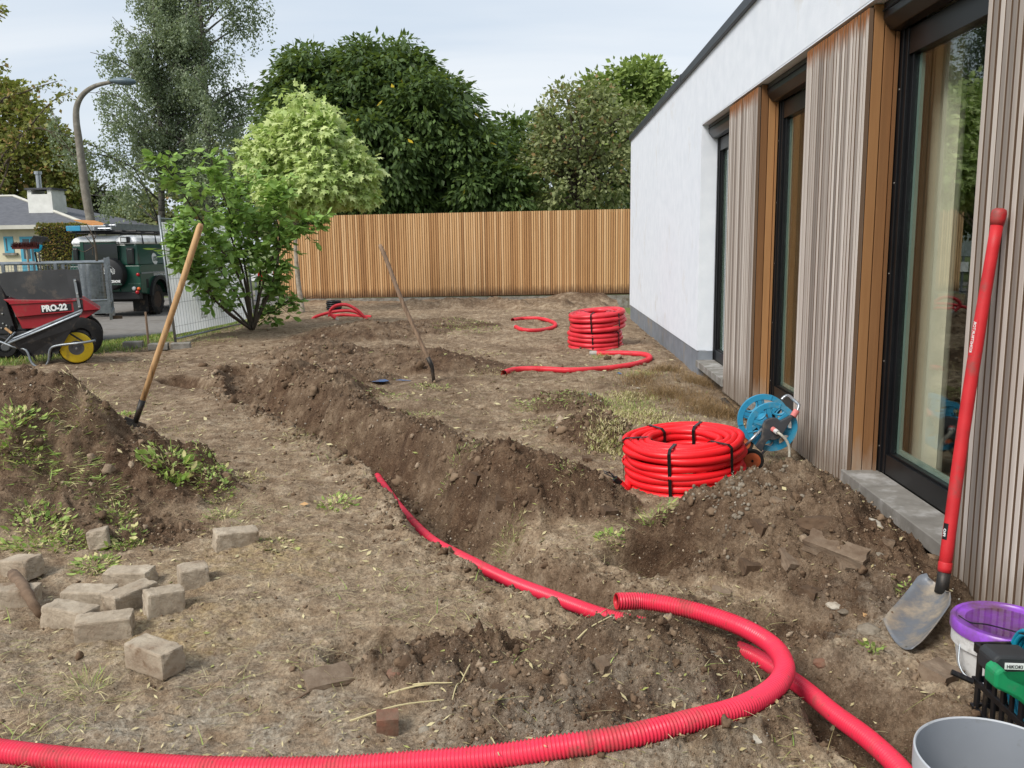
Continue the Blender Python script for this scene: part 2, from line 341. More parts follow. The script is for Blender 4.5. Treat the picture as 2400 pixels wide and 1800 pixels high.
# red corrugated pipe
def pipemat(name, base, base2, dirtc, damt):
    b = NB(name); co = b.coord('Object', (1, 1, 1))
    c = b.ramp(b.noise(co, 5, 3), [(0.3, base), (0.7, base2)])
    d = b.ramp(b.noise(co, 6, 7, 0.7), [(0.70 - damt * 0.2, (0, 0, 0, 1)), (0.80 - damt * 0.1, (1, 1, 1, 1))])
    c = b.mix(b.math('MULTIPLY', d, 0.8), c, dirtc)
    c = b.mix(b.ramp(b.noise(co, 45, 5, 0.7), [(0.64 - damt * .05, (0, 0, 0, 1)), (0.72, (.85, .85, .85, 1))]), c, dirtc)
    b.bsdf(c, b.ramp(d, [(0, (0.38, 0.38, 0.38, 1)), (1, (0.9, 0.9, 0.9, 1))]), 0, None, 0.4)
pipemat('pipe_red', lin(226, 54, 82), lin(218, 44, 70), lin(104, 78, 64), 0.9)
pipemat('pipe_coil', lin(236, 34, 42), lin(226, 26, 34), lin(120, 70, 52), 0.15)
pipemat('pipe_far', lin(220, 56, 68), lin(192, 36, 46), lin(120, 76, 62), 0.4)
# weathered timber: 'grey' battens and warm battens
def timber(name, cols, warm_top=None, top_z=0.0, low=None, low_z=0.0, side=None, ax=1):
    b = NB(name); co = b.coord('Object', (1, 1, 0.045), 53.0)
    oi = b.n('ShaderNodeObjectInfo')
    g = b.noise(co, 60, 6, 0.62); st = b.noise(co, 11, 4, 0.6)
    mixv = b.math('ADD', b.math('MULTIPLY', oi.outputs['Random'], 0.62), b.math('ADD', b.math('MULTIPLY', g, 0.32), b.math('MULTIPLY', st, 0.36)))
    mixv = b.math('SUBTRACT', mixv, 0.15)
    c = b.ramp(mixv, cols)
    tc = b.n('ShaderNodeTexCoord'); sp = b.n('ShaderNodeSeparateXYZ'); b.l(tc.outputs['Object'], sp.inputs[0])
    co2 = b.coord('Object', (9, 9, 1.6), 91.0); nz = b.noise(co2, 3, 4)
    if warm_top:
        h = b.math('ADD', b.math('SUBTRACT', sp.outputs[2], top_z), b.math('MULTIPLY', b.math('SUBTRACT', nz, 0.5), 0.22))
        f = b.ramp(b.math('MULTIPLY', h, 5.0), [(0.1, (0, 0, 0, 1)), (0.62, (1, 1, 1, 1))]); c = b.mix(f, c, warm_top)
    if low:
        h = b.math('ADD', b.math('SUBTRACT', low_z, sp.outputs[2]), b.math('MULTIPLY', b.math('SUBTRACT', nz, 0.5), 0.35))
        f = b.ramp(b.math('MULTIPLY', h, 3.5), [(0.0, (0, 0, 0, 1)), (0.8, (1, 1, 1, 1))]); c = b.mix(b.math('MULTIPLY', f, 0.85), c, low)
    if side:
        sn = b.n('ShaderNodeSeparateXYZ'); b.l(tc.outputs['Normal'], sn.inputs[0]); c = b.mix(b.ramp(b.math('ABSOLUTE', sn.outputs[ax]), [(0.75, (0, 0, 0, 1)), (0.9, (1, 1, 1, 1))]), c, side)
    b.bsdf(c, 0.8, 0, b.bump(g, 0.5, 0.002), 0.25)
timber('grey_batten', [(0.0, lin(92, 84, 78)), (0.3, lin(138, 129, 122)), (0.6, lin(174, 164, 156)), (1.0, lin(210, 203, 196))], lin(132, 84, 46), 2.60, lin(128, 116, 104), 0.35, lin(100, 80, 64), 1)
timber('warm_batten', [(0.0, lin(96, 66, 42)), (0.45, lin(134, 95, 60)), (1.0, lin(166, 124, 82))], None, 0, lin(150, 136, 122), 0.32)
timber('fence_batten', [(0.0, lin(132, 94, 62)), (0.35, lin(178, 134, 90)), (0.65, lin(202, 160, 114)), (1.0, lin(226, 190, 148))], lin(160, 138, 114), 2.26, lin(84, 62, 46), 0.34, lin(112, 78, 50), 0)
# window glass
def schlick(b, f0):
    lw = b.n('ShaderNodeLayerWeight', Blend=0.5); return b.math('ADD', b.math('MULTIPLY', b.math('POWER', lw.outputs['Facing'], 4.5), 1 - f0), f0)
b = NB('glass'); fr = schlick(b, 0.06); tr = b.n('ShaderNodeBsdfTransparent'); tr.inputs[0].default_value = (0.90, 0.93, 0.91, 1)
gl = b.n('ShaderNodeBsdfGlossy', Roughness=0.0); gl.inputs[0].default_value = (0.9, 0.95, 0.93, 1)
m_ = b.n('ShaderNodeMixShader'); b.l(fr, m_.inputs[0]); b.l(tr.outputs[0], m_.inputs[1]); b.l(gl.outputs[0], m_.inputs[2]); b.l(m_.outputs[0], b.out.inputs[0])
# leaves
leafmat('leaf_dark', lin(54, 74, 40), lin(108, 132, 74), (lin(196, 172, 50), 0.997))
leafmat('leaf_birch', lin(98, 112, 90), lin(158, 170, 138))
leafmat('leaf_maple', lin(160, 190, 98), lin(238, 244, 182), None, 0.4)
leafmat('leaf_magnolia', lin(84, 126, 58), lin(166, 198, 106))
leafmat('leaf_brown', lin(108, 118, 80), lin(168, 174, 122), (lin(150, 124, 84), 0.93))
leafmat('leaf_lime', lin(106, 128, 66), lin(164, 182, 106))
leafmat('leaf_olive', lin(100, 106, 52), lin(158, 160, 86), (lin(166, 136, 86), 0.85))
leafmat('leaf_purple', lin(50, 48, 46), lin(82, 78, 70))
leafmat('leaf_hedge', lin(78, 84, 36), lin(142, 138, 72), (lin(150, 118, 70), 0.75))
leafmat('leaf_weed', lin(118, 150, 66), lin(184, 204, 116), (lin(214, 206, 146), 0.75))
leafmat('leaf_straw', lin(150, 134, 92), lin(212, 200, 156), (lin(160, 164, 96), 0.75), 0.15)
leafmat('leaf_heath', lin(96, 74, 48), lin(160, 130, 88), None, 0.1)
leafmat('leaf_lawn', lin(84, 116, 46), lin(142, 166, 78), (lin(190, 180, 116), 0.8))
leafmat('leaf_palm', lin(92, 104, 84), lin(128, 138, 116))
# ------------------------------------------------------------------ terrain
_perm = np.random.default_rng(5).permutation(256); _perm = np.r_[_perm, _perm]
_ga = np.arange(256) * 2 * PI / 256; _gc, _gs = np.cos(_ga), np.sin(_ga)
def pn(x, y, s=0):
    x = np.asarray(x, float) + 100.37 + s * 17.13; y = np.asarray(y, float) + 100.71 + s * 9.77
    xi = np.floor(x).astype(int); yi = np.floor(y).astype(int); fx = x - xi; fy = y - yi
    u = fx * fx * fx * (fx * (fx * 6 - 15) + 10); v = fy * fy * fy * (fy * (fy * 6 - 15) + 10)
    def g(a, b, dx, dy):
        h = _perm[(_perm[(xi + a) & 255] + ((yi + b) & 255)) & 255]; return _gc[h] * dx + _gs[h] * dy
    n0 = g(0, 0, fx, fy) * (1 - u) + g(1, 0, fx - 1, fy) * u; n1 = g(0, 1, fx, fy - 1) * (1 - u) + g(1, 1, fx - 1, fy - 1) * u
    return (n0 * (1 - v) + n1 * v) * 1.5
def fbm(x, y, f, o=3, s=0, gain=0.5):
    r = 0.0; a = 1.0
    for k in range(o): r = r + a * pn(x * f, y * f, s + k); f *= 2.03; a *= gain
    return r
def billow(x, y, f, o=3, s=0):
    r = 0.0; a = 1.0
    for k in range(o): r = r + a * (1 - 2 * np.abs(pn(x * f, y * f, s + k))); f *= 2.1; a *= 0.55
    return r
def sstep(a, b, t): t = np.clip((t - a) / (b - a), 0, 1); return t * t * (3 - 2 * t)
def segd(x, y, poly):                       # distance, arclength fraction
    best = np.full(np.shape(x), 1e9); tt = np.zeros(np.shape(x)); n = len(poly) - 1
    for i in range(n):
        (ax, ay), (bx, by) = poly[i], poly[i + 1]; vx, vy = bx - ax, by - ay
        t = np.clip(((x - ax) * vx + (y - ay) * vy) / (vx * vx + vy * vy), 0, 1)
        d = np.hypot(x - ax - t * vx, y - ay - t * vy); k = d < best; best = np.where(k, d, best); tt = np.where(k, (i + t) / n, tt)
    return best, tt
EDGE_Y = [0, 9, 10.2, 11.2, 13.2, 17.2, 23.2, 60]; EDGE_X = [-14, -10.4, -8.4, -6.75, -5.95, -5.72, -7.0, -7.3]
def xe(y): return np.interp(y, EDGE_Y, EDGE_X)
def xd(y): return np.minimum(-8.2 + 0.58 * (y - 15.5), -7.3)
TRENCH = [(-3.72, 10.35), (-3.42, 9.55), (-3.05, 8.62), (-2.46, 7.78), (-1.94, 7.13), (-1.44, 6.38), (-1.12, 5.88), (-0.85, 5.30), (-0.56, 4.60), (-0.36, 4.20), (-0.15, 3.89), (0.08, 3.60), (0.36, 3.36), (0.70, 3.08), (0.90, 2.74), (1.08, 2.38), (1.26, 1.95), (1.4, 1.4)]
TR_D = [0.10, 0.15, 0.22, 0.27, 0.30, 0.34, 0.36, 0.36, 0.34, 0.30, 0.24, 0.20, 0.06, 0.02, 0.14, 0.18, 0.12, 0.02]
PIT = [(-4.25, 9.75), (-3.9, 9.35), (-3.5, 9.1)]
RIDGE = [(-2.80, 8.72), (-2.16, 8.14), (-1.52, 7.24), (-0.92, 6.39), (-0.54, 5.68), (-0.36, 5.10)]
RIDGE2 = [(-2.9, 9.3), (-2.45, 9.0), (-1.95, 8.35)]
#        cx    cy    rx    ry   ang   h    roughness
MOUNDS = [(-3.95, 5.75, 1.75, 1.15, -28, 0.70, 0.8), (-3.2, 5.0, 1.25, 0.75, -30, 0.34, 0.9), (-2.55, 5.15, 0.8, 0.5, -25, 0.24, 0.8),
          (-0.20, 5.02, 0.62, 0.55, 0, 0.21, 1.0), (0.12, 4.85, 0.5, 0.35, -20, 0.13, 0.9),
          (1.27, 4.24, 0.66, 0.70, 0, 0.34, 0.9), (1.36, 3.70, 0.52, 0.55, 0, 0.19, 1.0), (0.95, 4.0, 0.55, 0.5, 0, 0.12, 1.0),
          (0.18, 2.66, 0.66, 0.46, 15, 0.25, 1.0), (0.46, 2.52, 0.36, 0.30, 0, 0.05, 1.0), (-0.38, 2.82, 0.30, 0.24, 0, 0.10, 1.4),
          (-2.95, 11.4, 0.9, 0.6, 20, 0.24, 0.8), (-1.75, 10.7, 1.1, 0.8, 0, 0.24, 0.25), (-1.0, 10.3, 0.9, 0.5, -15, 0.12, 0.25), (-2.3, 9.6, 0.7, 0.5, 0, 0.16, 0.8),
          (-2.9, 14.3, 1.5, 1.0, 30, 0.24, 0.4), (-1.9, 15.8, 1.2, 0.9, 0, 0.15, 0.4),
          (0.42, 6.7, 0.35, 0.7, 0, 0.12, 1.0), (0.25, 8.0, 0.4, 0.5, 0, 0.08, 0.8)]
HOLES = [(0.60, 3.98, 0.34, 0.22, 0, 0.34), (-0.50, 3.02, 0.30, 0.17, 10, 0.18), (-0.2, 3.0, 0.16, 0.11, 0, 0.17), (0.98, 3.22, 0.3, 0.2, 0, 0.08), (-2.1, 4.35, 0.5, 0.3, 0, 0.06)]
FP = [(-330, 1560, .04), (-120, 1600, .04), (0, 1622, .04), (150, 1640, .04), (330, 1655, .045), (520, 1662, .05), (720, 1660, .055), (900, 1648, .07), (1060, 1635, .09), (1200, 1615, .115), (1350, 1592, .13), (1500, 1556, .135), (1590, 1532, .13), (1650, 1503, .12), (1686, 1470, .115), (1694, 1436, .11), (1670, 1396, .10), (1610, 1358, .10), (1530, 1328, .105), (1450, 1308, .11), (1390, 1299, .11), (1332, 1299, .12)]
RP = .034
FPW = [gz(x_ * DS, y_ * DS, z_) for x_, y_, z_ in FP]
TPW = [gz(x_ * DS, y_ * DS, z_) for x_, y_, z_ in ((960, 1187, -.13), (1000, 1205, -.11), (1100, 1254, -.08), (1200, 1292, -.06), (1290, 1326, -.05))]
TPX = [gz(x_ * DS, y_ * DS, z_) for x_, y_, z_ in ((1630, 1416, -.05), (1720, 1475, -.02), (1800, 1540, .0), (1880, 1600, .02), (1950, 1668, .03))]
def ell(x, y, m):
    a = R(m[4]); dx, dy = x - m[0], y - m[1]; u = dx * math.cos(a) + dy * math.sin(a); v = -dx * math.sin(a) + dy * math.cos(a)
    return np.hypot(u / m[2], v / m[3])
def terrain(x, y, fine=True):
    x = np.asarray(x, float); y = np.asarray(y, float)
    wob = fbm(x, y, 2.3, 3, 40)
    z = 0.03 * fbm(x, y, 0.55, 3, 1) + 0.022 * fbm(x, y, 2.6, 3, 5)
    soil = sstep(-0.25, 0.15, x - xe(y) + 0.25 * wob)
    wet = np.zeros_like(z); rough = np.zeros_like(z)
    for m in MOUNDS:
        q = ell(x, y, m) * (1 + 0.22 * wob) ; s = np.clip(1 - q, 0, 1); s = s ** 1.2 * (1.25 - 0.25 * s); z = z + m[5] * s
        k = sstep(0.0, 0.25, 1.02 - q); rough = np.maximum(rough, k * m[6]); wet = np.maximum(wet, k * min(1, 0.75 + 0.25 * m[6]))
    for rg, h, wd in ((RIDGE, 0.125, 0.52), (RIDGE2, 0.24, 0.5)):
        d, t = segd(x, y, rg); s = np.clip(1 - d / (wd * (1 + 0.3 * wob)), 0, 1); s = s * s * (3 - 2 * s); z = z + h * s * (0.85 + 0.3 * pn(t * 9, t * 0 + 0.5, 3))
        rough = np.maximum(rough, sstep(0, .3, s) * 0.75); wet = np.maximum(wet, sstep(0, .4, s))
    d, t = segd(x, y, [(-3.0, 20.6), (-1.2, 20.9), (0.3, 19.6), (1.2, 19.4)]); s = np.clip(1 - d / 0.6, 0, 1); z = z + 0.2 * s * s * (3 - 2 * s) * (0.8 + 0.25 * np.sin(x * 5.5 + wob * 2)); rough = np.maximum(rough, s * 0.4); wet = np.maximum(wet, s * 0.5)
    d, t = segd(x, y, [(0.6, 22.0), (2.4, 21.7)]); s = np.clip(1 - d / 0.7, 0, 1); z = z + 0.22 * s * s * (3 - 2 * s); wet = np.maximum(wet, s * 0.8)
    for m in HOLES:
        q = ell(x, y, m) * (1 + 0.25 * wob); s = 1 - sstep(0.45, 1.05, q); z = z - m[5] * s; rough = np.maximum(rough, s * 1.1); wet = np.maximum(wet, s)
    d, t = segd(x, y, TRENCH); dep = np.interp(t, np.linspace(0, 1, len(TR_D)), TR_D); hw = 0.14 + 0.03 * fbm(x, y, 3.0, 3, 60) + 0.05 * sstep(0.55, 0.9, t)
    s = 1 - sstep(-0.045, 0.06, d - hw); s = s * np.where(t <= 0.0, sstep(0.3, 0.1, d), 1.0)
    d2, t2 = segd(x - 0.13, y - 0.10, TRENCH); s2 = (1 - sstep(-0.10, 0.20, d2 - hw * .8 + 0.05 * wob)) * sstep(0.02, 0.12, t2) * sstep(0.62, 0.5, t2); s = np.maximum(s, s2)
    z = z * (1 - 0.75 * s) - dep * s; wet = np.maximum(wet, np.maximum(s, 0.75 * (1 - sstep(0.0, 0.12, d - hw)))); rough = np.maximum(rough, 0.8 * (1 - sstep(0.05, 0.35, d - hw)))
    d, t = segd(x, y, PIT); s = 1 - sstep(-0.03, 0.06, d - 0.16); z = z - 0.12 * s; wet = np.maximum(wet, s)
    near = sstep(1.55, 1.85, x)                                        # strip along the house
    z = z * (1 - 0.5 * near * (y > 5)) - 0.05 * near
    z = z + 0.005 * sstep(0.5, 0.0, np.hypot(x - 0.9, y - 5.25) - 0.2) * 0
    dc = np.hypot(x - 0.90, y - 5.28); k = 1 - sstep(0.34, 0.6, dc); z = z * (1 - k) + 0.0 * k      # levelled under the coil
    d, t = segd(x, y, [(p[0], p[1]) for p in FPW]); zt = np.interp(t, np.linspace(0, 1, len(FPW)), [p[2] for p in FPW]) - 0.8 * RP; k = 1 - sstep(0.02, 0.20, d)
    z = np.where(t < 0.66, z * (1 - k) + zt * k, np.where(d < 0.09, np.minimum(z, zt + 0.35 * np.maximum(0, d - 0.03)), z))
    if fine:
        z = z + (1 - 0.6 * np.clip(rough, 0, 1)) * 0.0075 * (np.abs(pn(x * 9 + wob, y * 19, 55)) * 2 + np.abs(pn(x * 21, y * 43 + wob, 56)) - .8)
        r1 = 0.25 + rough
        z = z + 0.011 * fbm(x, y, 8.5, 3, 9, 0.55) * (0.6 + 0.8 * rough) + r1 * 0.013 * billow(x, y, 13, 3, 21) + r1 * 0.0085 * billow(x, y, 33, 2, 31) + 0.0022 * pn(x * 70, y * 70, 35)
        fl = np.abs(pn(x * 5 + 2 * wob, y * 11, 71)); z = z + 0.010 * sstep(0.12, 0.0, fl) * (1 - np.clip(rough, 0, 1)) * 0.7      # scuffed crust edges
        z = z + rough * 0.034 * np.maximum(0, billow(x, y, 6.5, 2, 81) - 0.5)
    for pw, r_ in ((FPW, RP), (TPW, .031), (TPX, .031)):                 # soil pressed down along the pipes
        d, t = segd(x, y, [(p[0], p[1]) for p in pw]); zt = np.interp(t, np.linspace(0, 1, len(pw)), [p[2] for p in pw]) - 0.62 * r_
        z = np.minimum(z, zt + 0.9 * np.maximum(0, d - r_ * .9))
    # lawn falls away towards the drive
    t = np.clip((xe(y) - x) / np.maximum(0.3, xe(y) - xd(y)), 0, 1.0)
    z = z * (0.35 + 0.65 * soil) - 0.20 * sstep(0, 1, t)
    drv = sstep(-0.1, 0.1, xd(y) - x); z = z * (1 - drv) - 0.245 * drv
    return z, wet * soil, soil, rough
def Hz(x, y): return float(terrain(np.array([x]), np.array([y]), False)[0][0])
def hit(px, py, off=0.0):                    # where a picture ray meets the terrain
    d = ray(px, py); t = np.linspace(1.2, 60, 9000) / d[1]; P = C0 + d * t[:, None]
    z = terrain(P[:, 0], P[:, 1], False)[0] + off; k = np.argmax(P[:, 2] <= z); return P[k]
def hitd(x, y, off=0.0): return hit(x * DS, y * DS, off)

ys = [0.75]
while ys[-1] < 24.0: ys.append(ys[-1] + max(0.008, 0.0040 * ys[-1]))
xs = list(np.arange(-2.4, 1.92, 0.0105)); st = 0.0105; x = xs[0]; left = []
while x > -14: st = min(0.055, st * 1.012); x -= st; left.append(x)
xs = np.array(left[::-1] + xs); ys = np.array(ys)
GX, GY = np.meshgrid(xs, ys); gxr, gyr = GX.ravel(), GY.ravel()
GZ, WET, SOIL, ROUGH = terrain(gxr, gyr)
nx_, ny_ = len(xs), len(ys)
ii = (np.arange(ny_ - 1)[:, None] * nx_ + np.arange(nx_ - 1)[None]).ravel()
me = npmesh('soil', np.stack([gxr, gyr, GZ], 1), np.stack([ii, ii + 1, ii + nx_ + 1, ii + nx_], 1), 4)
sand = np.exp(-(((gxr + 1.48) / 0.34) ** 2 + ((gyr - 3.16) / 0.26) ** 2)) * 0.9 + 0.7 * np.exp(-(((gxr + 1.35) / 0.4) ** 2 + ((gyr - 3.9) / 0.25) ** 2))
pale = np.exp(-(((gxr + 0.75) / 1.0) ** 2 + ((gyr - 2.25) / 0.35) ** 2)) + 0.9 * np.exp(-(((gxr - 1.3) / 0.25) ** 2 + ((gyr - 3.1) / 0.3) ** 2)) + 0.8 * np.exp(-(((gxr - 0.45) / 0.35) ** 2 + ((gyr - 2.25) / 0.25) ** 2)) + 0.55 * np.exp(-(((gxr - 1.45) / 0.3) ** 2 + ((gyr - 7.5) / 2.5) ** 2))
WET = np.clip(WET + (0.32 * sstep(3.6, 6.5, gyr) + 0.22 * sstep(6.5, 8.5, gyr) * sstep(15, 11, gyr) * sstep(.4, -.6, gxr)) * SOIL - 0.15 * sstep(-.2, -.9, gxr) * sstep(4.6, 3.4, gyr), 0, 1)
pale = pale + 0.55 * sstep(-.1, -1.0, gxr) * sstep(4.4, 2.6, gyr)
vcol(me, 'mask', np.stack([WET, np.clip(sand, 0, 1), np.clip(pale, 0, 1), 1 - SOIL], 1))
me.polygons.foreach_set('use_smooth', np.ones(len(me.polygons), bool))
b = NB('soil'); at = b.n('ShaderNodeAttribute', attribute_name='mask'); sp = b.n('ShaderNodeSeparateColor'); b.l(at.outputs['Color'], sp.inputs[0])
co = b.coord('Object')
n1 = b.noise(co, 1.3, 7, 0.62); n2 = b.noise(co, 9, 6, 0.65); n3 = b.noise(co, 60, 5, 0.7); n4 = b.noise(co, 230, 3, 0.6)
dry = b.ramp(n2, [(0.3, lin(128, 106, 84)), (0.50, lin(171, 149, 123)), (0.72, lin(210, 191, 164))])
wetc = b.ramp(n2, [(0.3, lin(70, 52, 39)), (0.52, lin(103, 81, 63)), (0.78, lin(146, 122, 98))])
grn = b.ramp(n2, [(0.35, lin(92, 104, 56)), (0.65, lin(134, 132, 84))])
wf = b.math('ADD', b.math('MULTIPLY', sp.outputs[0], 0.9), b.math('MULTIPLY', b.math('SUBTRACT', n1, 0.53), 2.2)); wf = b.math('MULTIPLY', wf, 1.0, True)
c = b.mix(wf, dry, wetc)
sf = b.math('MULTIPLY', sp.outputs[1], b.ramp(b.noise(co, 16, 6, 0.7), [(0.40, (0, 0, 0, 1)), (0.58, (1, 1, 1, 1))])); c = b.mix(sf, c, b.ramp(n3, [(0.3, lin(168, 142, 96)), (0.7, lin(206, 184, 138))]))
pf = b.math('MULTIPLY', sp.outputs[2], b.ramp(b.noise(co, 5, 7, 0.7), [(0.42, (0, 0, 0, 1)), (0.62, (1, 1, 1, 1))])); c = b.mix(b.math('MULTIPLY', pf, 0.8), c, b.ramp(n3, [(0.3, lin(158, 146, 128)), (0.7, lin(196, 188, 172))]))
c = b.mix(at.outputs['Alpha'], c, grn)
c = b.mix(b.ramp(n3, [(0.32, (0.95, 0.95, 0.95, 1)), (0.62, (0, 0, 0, 1))]), c, b.mix(0.6, c, lin(58, 42, 30)))
c = b.mix(b.ramp(n4, [(0.60, (0, 0, 0, 1)), (0.74, (0.75, 0.75, 0.75, 1))]), c, lin(190, 174, 152))
vo = b.n('ShaderNodeTexVoronoi', Scale=70.0); b.l(co, vo.inputs['Vector'])
nb = b.bump(n2, 0.45, 0.04); nb = b.bump(n3, 0.95, 0.018, nb); nb = b.bump(vo.outputs['Distance'], 0.5, 0.010, nb); nb = b.bump(n4, 0.9, 0.005, nb)
b.bsdf(c, 0.96, 0, nb, 0.15)
tag(link('soil', me, 'soil'), kind='structure')
# wide ground, drive and street
simple('far_grass', lin(112, 122, 70), lin(92, 104, 58), 0.6, 0.95, bump=0.5, bscale=40)
gv = [(-500, -300, -.27), (500, -300, -.27), (500, 700, -.27), (-500, 700, -.27), (-13.95, .8, -.27), (1.9, .8, -.27), (1.9, 23.95, -.27), (-13.95, 23.95, -.27)]
g = MB().add(gv, [(0, 1, 5, 4), (1, 2, 6, 5), (2, 3, 7, 6), (3, 0, 4, 7)]).build('ground', 'far_grass'); tag(g, kind='structure')
me = MB(); pts = [(-60, 10, 0), (-8.2 + 0.58 * (10 - 15.5) - 0.02, 10, 0), (-8.2 - 0.02, 15.5, 0), (-7.32, 17.05, 0), (-7.32, 30, 0), (-60, 30, 0)]
me.prism([(p[0], p[1], -0.26) for p in pts], (0, 0, 0.037)).build('driveway', 'asphalt'); tag(bpy.data.objects['driveway'], kind='structure')
MB().box((-80, 31.5, -0.26), (-5, 33.6, -0.2)).build('pavement', 'concrete'); tag(bpy.data.objects['pavement'], kind='structure')

# ------------------------------------------------------------------ crumbs, clods, straw: uncountable stuff
def icos(sub):
    bm = bmesh.new(); bmesh.ops.create_icosphere(bm, subdivisions=sub, radius=1.0); v = np.array([p.co[:] for p in bm.verts]); f = np.array([[q.index for q in p.verts] for p in bm.faces]); bm.free(); return v, f
def scatter_clods(name, n, sub, smin, smax, m, pw, ymax, seed):
    rg = np.random.default_rng(seed); bv, bf = icos(sub) if sub else (np.array([(1, 0, 0), (-1, 0, 0), (0, 1, 0), (0, -1, 0), (0, 0, 1), (0, 0, -1.0)]), np.array([(0, 2, 4), (2, 1, 4), (1, 3, 4), (3, 0, 4), (2, 0, 5), (1, 2, 5), (3, 1, 5), (0, 3, 5)])); P = []
    while len(P) < n:
        y = 1.2 * (ymax / 1.2) ** rg.random(6000); x = np.where(rg.random(6000) < .8, rg.uniform(-1, 1, 6000) * (0.62 * y + 0.2), rg.uniform(-1, .4, 6000) * y * .5)
        ok = (x < 1.76) & (x > xe(y) + 0.3); x, y = x[ok], y[ok]
        z, wt, so_, rf = terrain(x, y); pr = 0.035 + 0.965 * np.clip(np.maximum(rf, wt * 0.5), 0, 1.2) ** pw; k = rg.random(len(x)) < pr
        P += list(np.stack([x, y, z, np.clip(y / 4.0, 0.75, 3.0)], 1)[k])
    P = np.array(P[:n]); s = smin * (smax / smin) ** (rg.random(n) ** 2.2) * P[:, 3]
    nv = len(bv); al = rg.normal(0, 1, (n, 3, 3)); q, _ = np.linalg.qr(al)
    base = bv[None] * (1 + 0.32 * rg.normal(0, 1, (n, nv, 1)).clip(-1.6, 1.6)) * rg.uniform(0.65, 1.15, (n, 1, 3))
    v = np.einsum('nij,nkj->nki', q, base) * s[:, None, None] + P[:, None, :3] + np.array([0, 0, 1.0]) * (s * 0.22)[:, None, None]
    f = (bf[None] + (np.arange(n) * nv)[:, None, None]).reshape(-1, 3)
    me = npmesh(name, v.reshape(-1, 3), f, 3); vcol(me, 'tint', np.repeat(np.stack([rg.random(n), rg.random(n), rg.random(n), np.ones(n)], 1), nv, 0))
    return tag(link(name, me, m), None, None, None, 'stuff')
b = NB('clod'); at = b.n('ShaderNodeAttribute', attribute_name='tint'); sp = b.n('ShaderNodeSeparateColor'); b.l(at.outputs['Color'], sp.inputs[0]); co = b.coord('Object')
c = b.ramp(sp.outputs[0], [(0.0, lin(82, 65, 51)), (0.5, lin(108, 89, 72)), (0.85, lin(140, 121, 101)), (1.0, lin(174, 158, 138))]); c = b.mix(b.ramp(b.noise(co, 90, 4), [(0.35, (0, 0, 0, 1)), (0.7, (0.7, 0.7, 0.7, 1))]), c, lin(122, 102, 82))
b.bsdf(c, 0.97, 0, b.bump(b.noise(co, 160, 4, 0.7), 0.8, 0.004), 0.1)
def lab(o, label, cat): tag(o, label, cat)
lab(scatter_clods('soil_crumbs', 38000, 0, 0.0022, 0.011, 'clod', 0.8, 16, 1), 'loose crumbs of dark soil strewn over the dug ground', 'soil')
lab(scatter_clods('soil_clods', 1500, 2, 0.007, 0.026, 'clod', 2.2, 12, 2), 'rounded clods of dark soil on the spoil heaps', 'soil')
lab(scatter_clods('gravel_bits', 1400, 1, 0.002, 0.006, 'pale_stone', 0.15, 9, 3), 'tiny pale stone chips scattered on the soil', 'gravel')
def pebbles(name, c, rx, ry, n, s0, s1, seed):
    rg = np.random.default_rng(seed); bv, bf = icos(2); x = c[0] + rg.normal(0, rx, n); y = c[1] + rg.normal(0, ry, n); z = terrain(x, y)[0]; s = rg.uniform(s0, s1, n); nv = len(bv)
    v = bv[None] * (1 + 0.07 * rg.normal(0, 1, (n, nv, 1))) * rg.uniform(0.7, 1.1, (n, 1, 3)) * s[:, None, None] + np.stack([x, y, z + s * .4], 1)[:, None]
    me = npmesh(name, v.reshape(-1, 3), (bf[None] + (np.arange(n) * nv)[:, None, None]).reshape(-1, 3), 3); return tag(link(name, me, 'stone', None, True), kind='stuff')
p_ = hitd(1590, 1085); lab(pebbles('clay_pebbles', (p_[0], p_[1]), 0.11, 0.13, 150, 0.006, 0.013, 9), 'round grey pebbles spilled beside the big red coil', 'gravel')

def blades(name, pos, hmin, hmax, wid, lean, m, seed, seg=3, flat=0.0):
    rg = np.random.default_rng(seed); n = len(pos); pos = np.asarray(pos); h = rg.uniform(hmin, hmax, n); az = rg.uniform(0, 2 * PI, n); ln = rg.uniform(0.3, 1, n) * lean
    d = np.stack([np.cos(az), np.sin(az), np.zeros(n)], 1); sd_ = np.stack([-np.sin(az), np.cos(az), np.zeros(n)], 1); V = []
    for k in range(seg + 1):
        t = k / seg; p = pos + d * (ln * h * t * (0.4 + 0.6 * t))[:, None]; p[:, 2] += h * t * (1 - flat) * (1 - 0.35 * ln * t) + 0.004
        w_ = wid * (1 - 0.85 * t) * rg.uniform(0.7, 1.2, n); V += [p - sd_ * w_[:, None], p + sd_ * w_[:, None]]
    V = np.stack(V, 1); nv = 2 * (seg + 1); f = np.array([[2 * k, 2 * k + 1, 2 * k + 3, 2 * k + 2] for k in range(seg)])
    me = npmesh(name, V.reshape(-1, 3), (f[None] + (np.arange(n) * nv)[:, None, None]).reshape(-1, 4), 4)
    vcol(me, 'tint', np.repeat(np.stack([rg.random(n), rg.random(n), rg.random(n), np.ones(n)], 1), nv, 0)); return link(name, me, m)
rg = np.random.default_rng(21)
y = rg.uniform(9.5, 26, 60000); x = rg.uniform(-13, -5.5, 60000); k = (x < xe(y) - 0.02 + 0.2 * rg.normal(0, 1, 60000)) & (x > xd(y) + 0.05) & (y < 23.6); x, y = x[k], y[k]
o = blades('lawn_grass', np.stack([x, y, terrain(x, y)[0]], 1), 0.03, 0.08, 0.006, 0.9, 'leaf_lawn', 3); tag(o, 'short worn grass strip between soil and drive', 'grass', kind='stuff')
